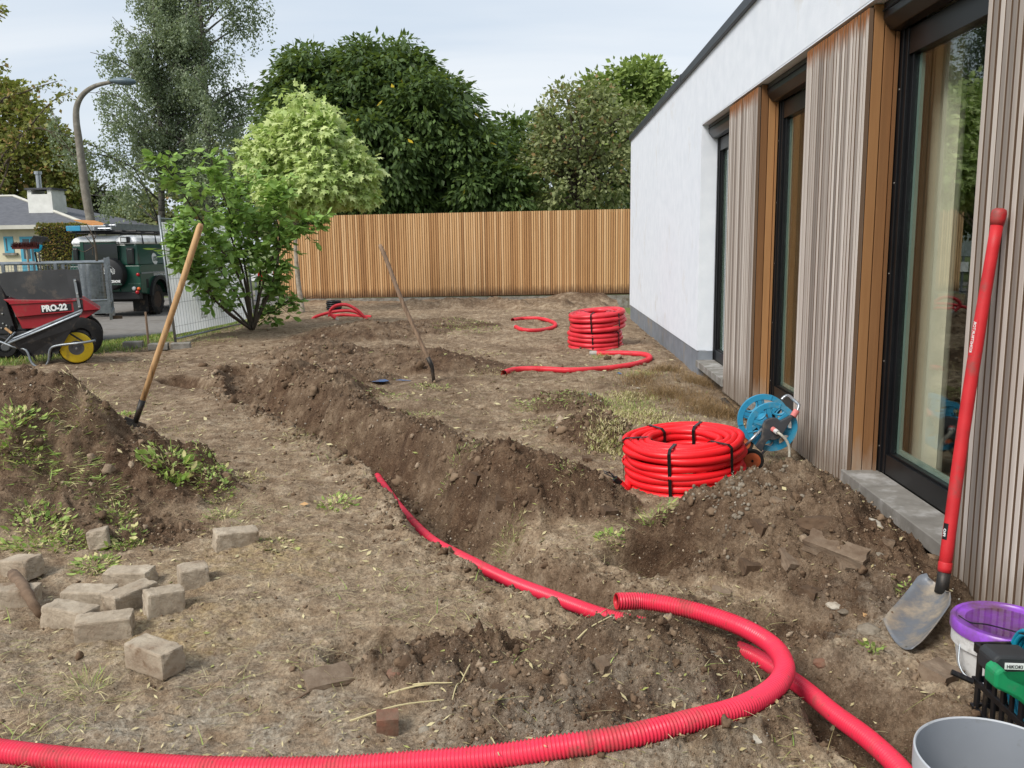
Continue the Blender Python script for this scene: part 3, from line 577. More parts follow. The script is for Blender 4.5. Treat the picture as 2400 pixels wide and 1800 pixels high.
# dry straw and wilted weed remains, denser in patches
y = 1.6 * (20 / 1.6) ** rg.random(90000); x = rg.uniform(-1, 1, 90000) * (0.62 * y + .2); ok = (x < 1.7) & (x > xe(y)); x, y = x[ok], y[ok]
z, wt, s_, rf = terrain(x, y); pt = fbm(x, y, 0.9, 4, 90, 0.65); k = rg.random(len(x)) < np.clip((pt - 0.22) * 0.9, 0.02, 1) * (1 - 0.7 * np.clip(wt, 0, 1)) * np.where(y < 4, .45, 1); x, y, z = x[k][:9000], y[k][:9000], z[k][:9000]
o = blades('dry_straw', np.stack([x, y, z], 1), 0.02, 0.09, 0.0014, 2.4, 'leaf_straw', 5, 4, 0.8); tag(o, 'dry straw and wilted weed scraps on the bare soil', 'straw', kind='stuff')
k = rg.random(len(x)) < 0.12
o = blades('sparse_grass', np.stack([x, y, z], 1)[k], 0.03, 0.09, 0.0022, 1.6, 'leaf_weed', 6, 3, 0.35); tag(o, 'sparse green grass blades sprouting in the soil', 'grass', kind='stuff')

n = 5200; y = 1.7 * (12 / 1.7) ** rg.random(n); x = rg.uniform(-1, 1, n) * (0.62 * y + .2); ok = (x < 1.7) & (x > xe(y)); x, y = x[ok], y[ok]; z, wt, s_, rf = terrain(x, y); az = rg.uniform(0, 2 * PI, len(x)); l_ = rg.uniform(.006, .022, len(x)) * np.clip(y / 4, .8, 2); w_ = l_ * rg.uniform(.12, .45, len(x))
d1 = np.stack([np.cos(az), np.sin(az), rg.uniform(-.3, .5, len(x))], 1); d2 = np.stack([-np.sin(az), np.cos(az), rg.uniform(-.5, .5, len(x))], 1); c_ = np.stack([x, y, z + .006], 1)
V = np.stack([c_ - d1 * l_[:, None], c_ + d2 * w_[:, None], c_ + d1 * l_[:, None], c_ - d2 * w_[:, None]], 1); me = npmesh('leaf_litter', V.reshape(-1, 3), np.arange(len(x) * 4).reshape(-1, 4), 4); vcol(me, 'tint', np.repeat(np.stack([rg.random(len(x)), rg.random(len(x)) * .8, rg.random(len(x)), np.ones(len(x))], 1), 4, 0))
tag(link('leaf_litter', me, 'leaf_straw'), 'shredded leaf and chaff bits trodden into the soil', 'leaf litter', None, 'stuff')
# ------------------------------------------------------------------ white house on the right
W = 1.8; ROOF = 3.46; SOF = 2.77; YC = 17.45; YO = 9.9
house = thing('house', (W, 9.0, -0.1), 'white rendered flat-roofed house with timber battens and tall windows', 'house')
m = MB(); m.box((W, YO, 0.245), (W + 0.3, YC, ROOF)); m.box((W + 0.3, YC - 0.3, 0.245), (12, YC, ROOF))
m.box((W, -3, SOF), (W + 0.3, YO - .001, ROOF)); m.box((W, -3, 0.245), (W + 0.3, 2.55, SOF - .001)); m.box((11.7, -3, 0.245), (12, YC - .3, ROOF))
wall = m.build('wall', 'stucco', house)
MB().box((W - 0.035, -3, ROOF - 0.02), (W + 0.32, YC + 0.035, ROOF + 0.075)).box((W + .32, YC - .3, ROOF - .02), (12.03, YC + .035, ROOF + .075)).build('roof_coping', 'coping', house, bevel=0.006)
for y0 in (11.2, 13.9, 16.1): MB().box((W - 0.039, y0, ROOF - 0.022), (W - .02, y0 + 0.05, ROOF + 0.078)).build('coping_joint', 'coping', house)
MB().box((W + .1, -3, ROOF - .1), (12, YC - .02, ROOF - .03)).build('roof', 'roof_dark', house)
yy = YO
while yy < YC - 0.05:                                              # plinth slabs along the rendered wall
    y1 = min(YC, yy + 1.02); MB().box((W + 0.012, yy + 0.002, -0.4), (W + 0.15, y1 - 0.002, 0.243)).build('plinth_panel', 'plinth', house, bevel=0.002); yy = y1
MB().box((W + 0.15, YC - 0.14, -0.4), (12, YC - 0.012, 0.243)).build('plinth_panel', 'plinth', house)
MB().box((W + 0.016, YO - .03, -0.4), (W + 0.17, YO - 0.001, 0.243)).build('plinth_panel', 'plinth', house)
MB().box((W + 0.003, YO, 0.2435), (W + 0.1, YC, 0.2495)).build('plinth_trim', 'fascia', house)
f = MB(); rg = np.random.default_rng(4); ycs = np.arange(-3, YO - 0.03, 0.05); zcs = np.linspace(-0.5, 0.07, 9)
vs = [(W + 0.075 + 0.018 * pn(y_ * 6, z_ * 9, 2) + 0.012 * pn(y_ * 19, z_ * 21, 6), y_, z_) for y_ in ycs for z_ in zcs]
f.add(vs, [(i * 9 + j, (i + 1) * 9 + j, (i + 1) * 9 + j + 1, i * 9 + j + 1) for i in range(len(ycs) - 1) for j in range(8)]); f.build('foundation', 'foundation', house, smooth=True)
MB().box((W + .095, -3, -.5), (W + .3, YO - .05, .068)).build('foundation_core', 'dark_gap', house)
MB().box((W + 0.365, -3, -0.3), (11.7, YC - .3, 0.05)).build('room_floor', 'room_floor', house)
MB().box((5.2, -3, 0.05), (5.3, YC - .3, 3.3)).box((W + .3, YO + .3, .05), (5.2, YO + .4, 3.3)).box((W + .3, 2.2, .05), (5.2, 2.3, 3.3)).build('room_wall', 'room', house)
MB().box((W + 0.30, -3, 2.8), (11.7, YC - .3, 2.9)).build('room_ceiling', 'stucco', house)
MB().box((W + .002, 2.56, SOF - .012), (W + .29, YO - .002, SOF - .001)).build('soffit', 'stucco', house)
# timber panels with front battens and warm side battens
PIT_ = 0.0458
def batten_mesh(name, wx, wy, z0, z1, mat_):
    b_ = MB(); b_.box((-wx / 2, -wy / 2, z0), (wx / 2, wy / 2, z1)); me = b_.build('tmp', mat_, None).data
    o_ = bpy.data.objects['tmp']; bpy.data.objects.remove(o_); me.name = name; bm = bmesh.new(); bm.from_mesh(me)
    bmesh.ops.bevel(bm, geom=[e for e in bm.edges if abs(e.verts[0].co.z - e.verts[1].co.z) > 0.5], offset=0.0025, segments=1, affect='EDGES'); bm.to_mesh(me); bm.free(); return me
gb = batten_mesh('grey_batten', 0.028, 0.0325, 0.02, SOF - 0.016, 'grey_batten'); wb_ = batten_mesh('warm_batten', 0.056, 0.022, 0.02, SOF - 0.016, 'warm_batten')
for y0, y1, zb in ((7.41, 8.48, 0.02), (5.0, 6.11, 0.02), (2.56, 3.70, -0.06)):
    pn_ = MB().box((W + 0.036, y0 + 0.03, zb + 0.01), (W + 0.28, y1 - 0.03, SOF - 0.016)).build('cladding_panel', 'dark_gap', house)
    n = int((y1 - y0) / PIT_)
    for i in range(n):
        yb = y0 + 0.02 + (y1 - y0 - 0.04) * i / (n - 1)
        inst('batten', gb, pn_, (W + 0.014 + random.uniform(-.0025, .0025), yb, zb - 0.02), None, (1, random.uniform(.93, 1.05), (SOF - zb - .0) / SOF))
    for ye, sg in ((y0, -1), (y1, 1)):
        for k, xb in enumerate((W + 0.062, W + 0.123)):
            inst('side_batten', wb_, pn_, (xb, ye + sg * (-0.018), zb - 0.02 + 0.02), None, (1, 1, 0.992))
        MB().box((W + .155, ye - .012, .06), (W + .168, ye + .012, SOF - .02)).build('side_strip', 'warm_batten', pn_)
# windows
GLX = W + 0.225
for k, (y0, y1) in enumerate(((8.48, 9.9), (6.11, 7.41), (3.70, 5.0))):
    win = MB(); zb = 0.15
    for ye, s in ((y0, 1), (y1, -1)):
        win.box((W + 0.175, ye + s * .002, zb), (W + 0.29, ye + s * 0.045, SOF - .014)); win.box((W + 0.185, ye + s * 0.046, zb + .001), (W + 0.285, ye + s * 0.085, SOF - .16)); win.box((W + 0.205, ye + s * 0.086, zb + .03), (W + 0.28, ye + s * 0.118, SOF - .2))
    win.box((W + 0.19, y0 + .087, zb + .001), (W + 0.285, y1 - .087, zb + 0.115)); win.box((W + 0.206, y0 + .119, zb + .116), (W + 0.28, y1 - .119, zb + 0.128))
    win.box((W + 0.19, y0 + .087, SOF - .30), (W + .285, y1 - .087, SOF - .165))
    fo = win.build('window', 'black_metal', house, bevel=0.002)
    if k == 2: fo['label'] = 'tall window reflecting garden, open curtain behind'
    MB().box((GLX, y0 + 0.119, zb + 0.12), (GLX + 0.008, y1 - 0.119, SOF - 0.21)).build('pane', 'glass', fo)
    s = MB()
    for ye, sg in ((y0, 1), (y1, -1)): s.box((GLX + .012, ye + sg * .1195, zb + .129), (GLX + .03, ye + sg * 0.150, SOF - .302))
    s.box((GLX + .012, y0 + .151, zb + .129), (GLX + .03, y1 - .151, zb + .155)); s.build('glass_spacer', 'spacer', fo)
    P = [(W + .075, SOF - .015), (W + .075, SOF - .10), (W + .115, SOF - .155), (W + .172, SOF - .165), (W + .172, SOF - .015)]
    MB().prism([(x_, y0 + .004, z_) for x_, z_ in P], (0, y1 - y0 - .008, 0)).build('shutter_box', 'black_metal', fo, bevel=0.004)
    MB().box((W + .07, y0 + .004, SOF - .06), (W + .0745, y1 - .004, SOF - .052)).build('shutter_seam', 'dark_gap', fo)
    for j in range(5):
        zz_ = 0.3 + j * 0.5
        MB().lathe([(0.0, -.003), (.005, -.002), (.005, 0)], (W + .175, y1 - .024, zz_), (1, 0, 0), 8).build('screw', 'screw', fo)
    zt = 0.145
    MB().box((W - 0.022, y0 - 0.03, zt - 0.075), (W + 0.19, y1 + (0.03 if k else -0.031), zt)).build('window_sill', 'sill_stone', fo, bevel=0.004)
    # curtain in soft folds
    cy0, cy1 = ((y0 - .2, y1 + .2), (y0 - .3, y1 + .3), (4.78, y1 + .4))[k]; cv = []; n = 90
    for i in range(n + 1):
        t = i / n; yq = cy0 + (cy1 - cy0) * t; xq = W + 0.42 + 0.035 * math.sin(t * (cy1 - cy0) * 46) + 0.012 * math.sin(t * 31)
        cv += [(xq, yq, 0.13), (xq, yq, 2.74)]
    MB().add(cv, [(2 * i, 2 * i + 2, 2 * i + 3, 2 * i + 1) for i in range(n)]).build('curtain', 'curtain', house, smooth=True)
# indoor plant with one large ribbed leaf behind the near window
pl = thing('indoor_plant', (2.62, 4.25, 0.05), 'large-leaved houseplant standing indoors behind the tall window', 'plant')
MB().lathe([(.10, 0), (.14, .26), (.145, .28), (.13, .28), (.12, .24)], (2.62, 4.25, .05), (0, 0, 1), 20).build('pot', 'dark_grey', pl, smooth=True)
def bigleaf(base, tip, bulge, width, nm):
    a, c = V3(base), V3(tip); ax = nrmz(c - a); sd_ = nrmz(np.cross(ax, (0.75, -0.6, 0.2))); nn = np.cross(sd_, ax); vs = []; n = 26
    for i in range(n + 1):
        t = i / n; wd = width * math.sin(PI * min(1, t * 0.96 + 0.02)) ** 0.7; ct = a + (c - a) * t + nn * bulge * math.sin(PI * t) + nn * .006 * (i % 2)
        vs += [ct - sd_ * wd + nn * wd * .35, ct, ct + sd_ * wd + nn * wd * .35]
    fs = []
    for i in range(n): fs += [(3 * i, 3 * i + 1, 3 * i + 4, 3 * i + 3), (3 * i + 1, 3 * i + 2, 3 * i + 5, 3 * i + 4)]
    o_ = MB().add(vs, fs).build(nm, 'leaf_palm', pl); vcol(o_.data, 'tint', np.tile([[.4, .2, .2, 1]], (len(vs), 1))); return o_
for bs, tp, bl, wd in (((2.60, 4.3, 1.05), (2.42, 4.95, 1.72), .1, .13), ((2.62, 4.22, 1.2), (2.9, 4.0, 2.0), .1, .13), ((2.64, 4.2, 0.9), (2.75, 3.7, 1.5), .08, .11), ((2.6, 4.3, 1.3), (2.5, 4.7, 2.1), .05, .1)):
    MB().tube(smoothpath([(2.62, 4.25, .28), ((2.62 + bs[0]) / 2 + .02, (4.25 + bs[1]) / 2, .7), bs], 5), .008, 6).build('stalk', 'leaf_olive', pl); bigleaf(bs, tp, bl, wd, 'leaf')
# ------------------------------------------------------------------ batten fence at the end of the garden
FY = 23.42
fence = thing('batten_fence', (-2.1, FY, 0), 'tall vertical honey-brown batten fence on a grey concrete base', 'fence')
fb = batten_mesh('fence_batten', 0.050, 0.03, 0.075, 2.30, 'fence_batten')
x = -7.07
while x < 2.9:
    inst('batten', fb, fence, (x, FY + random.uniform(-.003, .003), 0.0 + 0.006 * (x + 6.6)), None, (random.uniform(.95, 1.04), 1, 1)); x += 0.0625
MB().box((-7.09, FY + 0.018, 0.085), (2.9, FY + 0.05, 2.28)).build('backing', 'fence_back', fence)
for x0 in np.arange(-7.11, 2.5, 1.9): MB().box((x0 + .004, FY - .01, -0.3), (x0 + 1.896, FY + 0.045, 0.073)).build('base_slab', 'concrete', fence)
for x0 in np.arange(-7.05, 3, 1.9): MB().box((x0, FY + .052, -.25), (x0 + .09, FY + .14, 2.2)).build('post', 'dark_gap', fence)
# ------------------------------------------------------------------ foliage
def leaves_mesh(name, pos, d, L_, Wd, rg, fold=0.25, shape='rhomb', tint=None):
    n = len(pos); d = d / (np.linalg.norm(d, axis=1, keepdims=True) + 1e-9); up = np.tile([0, 0, 1.0], (n, 1)) + rg.normal(0, .55, (n, 3))
    s = np.cross(d, up); s /= (np.linalg.norm(s, axis=1, keepdims=True) + 1e-9); nn = np.cross(s, d); Lc = L_[:, None]; Wc = Wd[:, None]
    if shape == 'rhomb': prof = [(0, 0, 0), (.45, 1, -fold), (1, 0, -.1), (.45, -1, -fold)]
    elif shape == 'oval': prof = [(0, 0, 0), (.3, .8, -fold), (.65, 1, -fold), (1, 0, -.25), (.65, -1, -fold), (.3, -.8, -fold)]
    else:  prof = [(0, 0, 0), (.10, .9, -.1), (.32, .42, 0), (.62, .95, -.15), (.60, .30, 0), (1, 0, -.2), (.60, -.30, 0), (.62, -.95, -.15), (.32, -.42, 0), (.10, -.9, -.1)]
    V = np.stack([pos + d * Lc * a + s * Wc * b + nn * Wc * c for a, b, c in prof], 1); k = len(prof)
    if shape == 'rhomb': F = np.array([[0, 1, 2], [0, 2, 3]])
    elif shape == 'oval': F = np.array([[0, 1, 5], [1, 2, 5], [2, 4, 5], [2, 3, 4]])
    else: F = np.array([[0, 1, 2], [2, 3, 4], [4, 5, 6], [6, 7, 8], [8, 9, 0], [0, 2, 8], [2, 6, 8], [2, 4, 6]])
    me = npmesh(name, V.reshape(-1, 3), (F[None] + (np.arange(n) * k)[:, None, None]).reshape(-1, 3), 3)
    t = rg.random((n, 3)) if tint is None else tint; vcol(me, 'tint', np.repeat(np.c_[t, np.ones(n)], k, 0)); return me
def clumps_on(blobs, n, rg, inner=0.25, zmin=None):
    """clump centres near the surfaces of overlapping ellipsoids (cx,cy,cz,rx,ry,rz)"""
    B = np.array(blobs); wt = B[:, 3] * B[:, 4] + B[:, 5] * B[:, 4]; out = []
    while len(out) < n:
        b_ = B[rg.choice(len(B), p=wt / wt.sum())]; v = rg.normal(0, 1, 3); v /= np.linalg.norm(v); rr = 1 - inner * rg.random() ** 2
        p = b_[:3] + v * b_[3:] * rr
        q = np.sqrt((((p - B[:, :3]) / B[:, 3:]) ** 2).sum(1)).min()
        if q > 0.62 and (zmin is None or p[2] > zmin): out.append((*p, *v))
    return np.array(out)
def crown(blobs, ncl, nleaf, crad, L_, asp, droop, rg, shape='rhomb', zmin=None, inner=0.3, out=0.6, tl=0.5, fold=.25):
    c = clumps_on(blobs, ncl, rg, inner, zmin); idx = np.repeat(np.arange(ncl), nleaf); n = len(idx)
    rr = crad * rg.uniform(0.55, 1.3, ncl)
    off = rg.normal(0, 1, (n, 3)); off /= np.linalg.norm(off, axis=1, keepdims=True); off *= (rg.random((n, 1)) ** 0.5) * rr[idx][:, None] * np.array([1, 1, 0.7])
    pos = c[idx, :3] + off; d = off / rr[idx][:, None] + c[idx, 3:] * out + rg.normal(0, .5, (n, 3)); d[:, 2] -= droop
    ct = rg.random(ncl); tv = np.clip(tl * ct[idx] + (1 - tl) * rg.random(n), 0, 1); tint = np.stack([tv, rg.random(n), rg.random(n)], 1)
    Ls = L_ * rg.uniform(0.65, 1.25, n); return pos, d, Ls, Ls * asp, tint, c
def limbs(m, base, top, r, blobs_pts, rg, k=6, n=7):
    base, top = V3(base), V3(top); pth = smoothpath([base, base + (top - base) * .45 + rg.normal(0, .05, 3) * [1, 1, 0], top], 5); m.tube(pth, list(np.linspace(r, r * .45, len(pth))), n)
    for p in blobs_pts[:k]:
        s = base + (top - base) * rg.uniform(.45, .95); mid = (s + p[:3]) / 2 + [0, 0, .12 * np.linalg.norm(p[:3] - s)]; q = smoothpath([s, mid, p[:3]], 4); m.tube(q, list(np.linspace(r * .42, r * .08, len(q))), 5)
    return m
def tree(name, base, label, blobs, ncl, nleaf, crad, L_, asp, droop, lm, trunk_r, bark='bark', seed=1, shape='rhomb', zmin=None, k=14, group=None, inner=.3, fill=None, tl=.5, top=None, out=.6):
    rg = np.random.default_rng(seed); t = thing(name, base, label, 'tree', group)
    pos, d, Ls, Ws, tint, c = crown(blobs, ncl, nleaf, crad, L_, asp, droop, rg, shape, zmin, inner, out, tl)
    if fill:
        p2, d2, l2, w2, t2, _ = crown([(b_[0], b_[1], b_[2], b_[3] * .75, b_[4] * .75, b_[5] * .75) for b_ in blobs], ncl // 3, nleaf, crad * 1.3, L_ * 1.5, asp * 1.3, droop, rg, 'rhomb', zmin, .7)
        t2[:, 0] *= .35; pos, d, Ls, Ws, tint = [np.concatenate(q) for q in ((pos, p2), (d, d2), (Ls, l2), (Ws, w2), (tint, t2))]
    me = leaves_mesh('crown', pos - V3(base), d, Ls, Ws, rg, shape=shape, tint=tint); cr = link('crown', me, lm, t, False, 0, base)
    bc = np.mean([b_[:3] for b_ in blobs], 0); tp = top or (bc[0] * .7 + base[0] * .3, bc[1] * .7 + base[1] * .3, bc[2] + .2)
    limbs(MB(), base, tp, trunk_r, c[rg.permutation(len(c))], rg, k).build('trunk', bark, t, smooth=True); return t, cr, c
# big dark tree behind the fence
def PX(px, py, Y): return gy(px, py, Y)
Y0 = 29.0; bl = []
for px, py, rx, rz in ((760, 250, 1.9, 1.7), (900, 240, 2.0, 1.9), (1010, 290, 1.7, 1.6), (735, 340, 1.6, 1.8), (860, 380, 2.4, 2.0), (1060, 400, 1.7, 1.7), (1150, 450, 1.4, 1.2), (950, 470, 2.2, 1.4), (1160, 390, .8, 1.0), (780, 450, 1.7, 1.3), (840, 170, .9, .8), (960, 190, .8, .8), (725, 210, .8, .8)):
    p = PX(px, py, Y0 + random.uniform(-.8, .8)); bl.append((*p, rx, rx, rz))
tree('broadleaf_tree', (-4.6, 29.3, -.27), 'large dense dark green tree rising behind the middle of the batten fence', bl, 900, 78, .55, .25, .21, 1.0, 'leaf_dark', .22, 'bark_dark', 3, fill=True)
# birch
Y0 = 35.0; rg = np.random.default_rng(8); base = (-14.3, 35.0, -.27); bt = thing('birch_tree', base, 'tall airy weeping birch with grey-green drooping foliage beside the street lamp', 'tree')
tr = MB(); att = []
for (px0, px1, pyt, r) in ((372, 355, -70, .17), (485, 462, -110, .2)):
    a = PX(px0, 590, Y0); a[2] = -.27; bb = PX(px1, pyt, Y0); pth = smoothpath([a, a + (bb - a) * .5 + [.15, 0, 0], bb], 6); tr.tube(pth, list(np.linspace(r, .03, len(pth))), 7)
    for k in range(50):
        t = .22 + .76 * rg.random(); s = a + (bb - a) * t; az = rg.uniform(0, 2 * PI); ln = (1 - t * .6) * rg.uniform(1.8, 5.2); e = s + np.array([math.cos(az) * ln, math.sin(az) * ln * .8, ln * rg.uniform(.12, .75)])
        q = smoothpath([s, (s + e) / 2 + [0, 0, .25 * ln * .5], e], 5); tr.tube(q, list(np.linspace(.045, .010, len(q))), 4)
        for j in range(22): f_ = rg.uniform(.3, 1) ** .7; i_ = min(len(q) - 1, int(f_ * (len(q) - 1))); att.append(q[i_] + rg.normal(0, .16, 3))
        for j in range(3):
            i_ = rg.integers(2, len(q) - 1); e2 = q[i_] + rg.normal(0, .6, 3) + [0, 0, .1]; tr.tube([q[i_], (q[i_] + e2) / 2 + [0, 0, .1], e2], [.016, .01, .006], 3)
            for l_ in range(9): att.append(q[i_] + (e2 - q[i_]) * rg.uniform(.3, 1) + rg.normal(0, .1, 3))
tr.build('trunk', 'birch_bark', bt, smooth=True)
att = np.array(att); ns_ = len(att); hl = rg.uniform(.3, 1.25, ns_); kk = 16; idx = np.repeat(np.arange(ns_), kk); t = rg.random(len(idx))
pos = att[idx] + np.stack([rg.normal(0, .07, len(idx)), rg.normal(0, .07, len(idx)), -t * hl[idx]], 1) + (np.c_[rg.normal(0, .16, (ns_, 2)), np.zeros(ns_)])[idx] * t[:, None]
d = rg.normal(0, .7, (len(idx), 3)); d[:, 2] -= .9; Ls = rg.uniform(.07, .13, len(idx)); ct = rg.random(ns_)
link('crown', leaves_mesh('crown', pos - V3(base), d, Ls, Ls * .36, rg, tint=np.stack([.5 * ct[idx] + .5 * rg.random(len(idx)), rg.random(len(idx)), rg.random(len(idx))], 1)), 'leaf_birch', bt, False, 0, base)
# brownish fruit tree, lime tree and hedge trees behind the fence on the right
Y0 = 28.0; bl = [(*PX(px, py, Y0 + random.uniform(-.5, .5)), rx, rx, rz) for px, py, rx, rz in ((1330, 300, 1.0, 1.2), (1400, 330, 1.2, 1.2), (1440, 400, 1.0, 1.2), (1340, 420, 1.3, 1.0), (1270, 420, .9, .9), (1300, 350, .8, .9), (1450, 300, .8, .9), (1390, 250, .6, .8))]
tree('fruit_tree', (1.3, 28.2, -.27), 'olive-brown thin-leaved tree with bare twigs between the dark tree and white house', bl, 330, 30, .42, .16, .34, .3, 'leaf_brown', .16, 'bark', 5, k=60, inner=.8, out=.4)
Y0 = 36.0; bl = [(*PX(px, py, Y0), rx, rx, rz) for px, py, rx, rz in ((1420, 240, 1.0, 1.0), (1490, 195, 1.1, .8), (1540, 230, .7, .8), (1470, 300, 1.2, 1.0), (1400, 300, .9, .8), (1500, 290, .8, .6))]
tree('lime_tree', (4.0, 36.2, -.27), 'light green layered tree showing above the house eave end', bl, 210, 40, .55, .26, .34, .3, 'leaf_lime', .17, 'bark_dark', 6, k=30, inner=.5)
Y0 = 40.0; bl = [(*PX(px, py, Y0), rx, rx, rz) for px, py, rx, rz in ((1230, 340, 1.6, 1.2), (1290, 320, 1.3, 1.0), (1180, 400, 1.6, 1.6), (1300, 420, 2.2, 1.8), (1420, 430, 2.2, 1.6))]
tree('backdrop_tree', (0.3, 40.2, -.27), 'dark shadowy tree filling the gap behind the brown fruit tree', bl, 260, 46, .8, .34, .3, .4, 'leaf_dark', .2, 'bark_dark', 7)
# trees on the left
Y0 = 46.0; bl = [(*PX(px, py, Y0), rx, rx, rz) for px, py, rx, rz in ((30, 330, 2.6, 2.2), (90, 380, 2.2, 1.8), (-60, 300, 3, 3), (10, 420, 2.6, 2), (120, 440, 1.6, 1.4), (60, 300, 1.0, .9), (-20, 250, 1.2, 1.2))]
tree('autumn_tree', (-29.0, 46.3, -.27), 'olive and rusty leaved tree behind the slate-roofed bungalow', bl, 380, 44, .8, .30, .36, .3, 'leaf_olive', .3, 'bark', 9)
Y0 = 52.0; bl = [(*PX(px, py, Y0), rx, rx, rz) for px, py, rx, rz in ((150, 470, 1.9, 1.6), (200, 490, 1.5, 1.3), (110, 500, 1.6, 1.4), (170, 520, 2, 1.2))]
tree('purple_beech', (-27.8, 52.2, -.27), 'dark purple-black tree behind the bungalow chimney', bl, 240, 44, .7, .30, .4, .3, 'leaf_purple', .25, 'bark_dark', 10)
Y0 = 48.0; bl = [(*PX(px, py, Y0), rx, rx, rz) for px, py, rx, rz in ((275, 490, .55, .9), (285, 520, .6, .8))]
tree('small_yellow_tree', (-23.4, 48.1, -.27), 'small yellow-green upright tree by the far white gable', bl, 70, 30, .3, .2, .4, .1, 'leaf_lime', .08, 'bark', 12, k=6)
Y0 = 44.0; bl = [(*PX(px, py, Y0 + random.uniform(-1, 1)), rx, rx, rz) for px, py, rx, rz in ((340, 520, 1.3, 1.0), (420, 500, 1.6, 1.5), (520, 470, 1.8, 2.0), (600, 440, 1.6, 2.2), (500, 400, 1.2, 1.3), (640, 500, 1.4, 1.4))]
tree('rust_tinged_tree', (-16.6, 44.2, -.27), 'muted brown-green tree showing behind the birch and maple', bl, 330, 40, .7, .28, .35, .3, 'leaf_brown', .2, 'bark_dark', 13)
# ball maple in front of the fence
def leaf_parts(t, cr, pos, d, Ls, Ws, tint, shape, lm, base, n, rg, nvar=6):
    """the leaves that show largest, one object each"""
    ms = []
    for i in range(nvar):
        me = leaves_mesh('leaf', np.zeros((1, 3)), np.array([[1.0, 0, 0]]), np.array([1.0]), np.array([Ws[i] / Ls[i]]), np.random.default_rng(50 + i), shape=shape, tint=np.array([[.15 + .8 * i / nvar, .2, .2]])); me.materials.append(MATS[lm]); ms.append(me)
    for i in range(n):
        dv = Vector(d[i]).normalized(); q = dv.to_track_quat('X', 'Z'); k = int(np.clip((tint[i, 0]) * nvar, 0, nvar - 1))
        o_ = inst('leaf', ms[k], cr, pos[i], q.to_euler(), (Ls[i],) * 3)
mbase = gz(708, 733, 0.0); mbase[2] = 0.0; Y0 = mbase[1]; rg = np.random.default_rng(14)
mt = thing('maple_tree', mbase, 'pale yellow-green round-headed maple with slim grey trunk before the fence', 'tree')
bl = [(*PX(px, py, Y0 + dy_), rx, rx, rz) for px, py, rx, rz, dy_ in ((715, 340, .8, .8, 0), (650, 395, .62, .7, -.1), (790, 395, .7, .6, -.1), (725, 430, .95, .6, -.2), (705, 262, .36, .45, 0), (850, 400, .34, .3, 0), (605, 375, .32, .4, 0), (700, 465, .75, .32, 0), (838, 455, .34, .28, 0), (765, 320, .5, .5, -.4), (640, 320, .3, .3, 0), (755, 270, .26, .26, 0))]
pos, d, Ls, Ws, tint, c = crown(bl, 330, 24, .27, .165, .5, 1.1, rg, 'star', None, .35, .9, .35)
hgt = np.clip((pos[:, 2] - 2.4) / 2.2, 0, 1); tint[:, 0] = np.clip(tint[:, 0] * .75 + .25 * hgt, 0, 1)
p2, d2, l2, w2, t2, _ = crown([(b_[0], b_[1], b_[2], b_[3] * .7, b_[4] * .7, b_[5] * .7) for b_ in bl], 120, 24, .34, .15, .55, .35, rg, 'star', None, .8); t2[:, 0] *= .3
score = -(pos[:, 1] - Y0) + .3 * rg.random(len(pos)); od = np.argsort(-score); pos, d, Ls, Ws, tint = pos[od], d[od], Ls[od], Ws[od], tint[od]; NB_ = 300
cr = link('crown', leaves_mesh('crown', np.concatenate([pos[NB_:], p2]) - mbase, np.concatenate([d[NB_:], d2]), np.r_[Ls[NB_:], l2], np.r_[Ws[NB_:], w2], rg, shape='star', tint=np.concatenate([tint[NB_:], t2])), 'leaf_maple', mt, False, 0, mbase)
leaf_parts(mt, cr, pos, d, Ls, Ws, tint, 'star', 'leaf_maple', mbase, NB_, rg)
m = MB(); pth = smoothpath([gy(px, py, Y0) for px, py in ((710, 737), (703, 690), (697, 640), (693, 590), (694, 540), (705, 450), (715, 350), (715, 250))], 5); m.tube(pth, list(np.linspace(.062, .02, len(pth))), 10)
for p in c[rg.permutation(len(c))[:26]]: s = pth[rg.integers(18, len(pth) - 2)]; m.tube([s, (s + p[:3]) / 2 + [0, 0, -.05], p[:3]], [.022, .014, .006], 5)
m.build('trunk', 'bark_pale', mt, smooth=True)
# magnolia-like shrub by the site fence panel
gb_ = gz(592, 772, 0.0); gb_[2] = Hz(gb_[0], gb_[1]) - .03; Y0 = gb_[1] - .1; rg = np.random.default_rng(15)
mg = thing('magnolia_shrub', gb_, 'glossy green broad-leaved shrub with several stems before the wire panel', 'shrub')
stems = [[(592, 772), (560, 650), (500, 560), (440, 470), (385, 385)], [(592, 772), (580, 660), (560, 560), (520, 450), (495, 375)], [(596, 772), (610, 690), (640, 600), (690, 530), (735, 525)], [(594, 772), (640, 660), (655, 560), (640, 470), (655, 440)], [(590, 772), (530, 730), (480, 670), (450, 600), (435, 550)],
         [(592, 772), (570, 640), (540, 540), (560, 470), (585, 425)], [(594, 772), (620, 700), (640, 670), (652, 650)], [(592, 772), (600, 740), (640, 730), (672, 705)], [(588, 772), (500, 700), (440, 610), (430, 540)], [(592, 772), (610, 650), (600, 560), (620, 500)], [(590, 772), (550, 730), (500, 690), (455, 640), (440, 610)], [(592, 772), (560, 700), (520, 640), (470, 560)]]
m = MB(); tips = []
for s in stems:
    yo = rg.uniform(-.35, .35); n = len(s); q = smoothpath([gy(px, py, min(Y0 + yo * i / n, 5.45 * FPX / (1265 - px) - .05)) for i, (px, py) in enumerate(s)], 6); q[0] = V3(gb_) + [0, 0, .02]; m.tube(q, list(np.linspace(.026, .006, len(q))), 6)
    for k in range(8, len(q)):
        for j in range(3):
            e = q[k] + rg.normal(0, .20, 3) * [1.1, .9, .8] + [0, 0, .06]; tips.append((q[k], e)); m.tube([q[k], e], [.006, .003], 3)
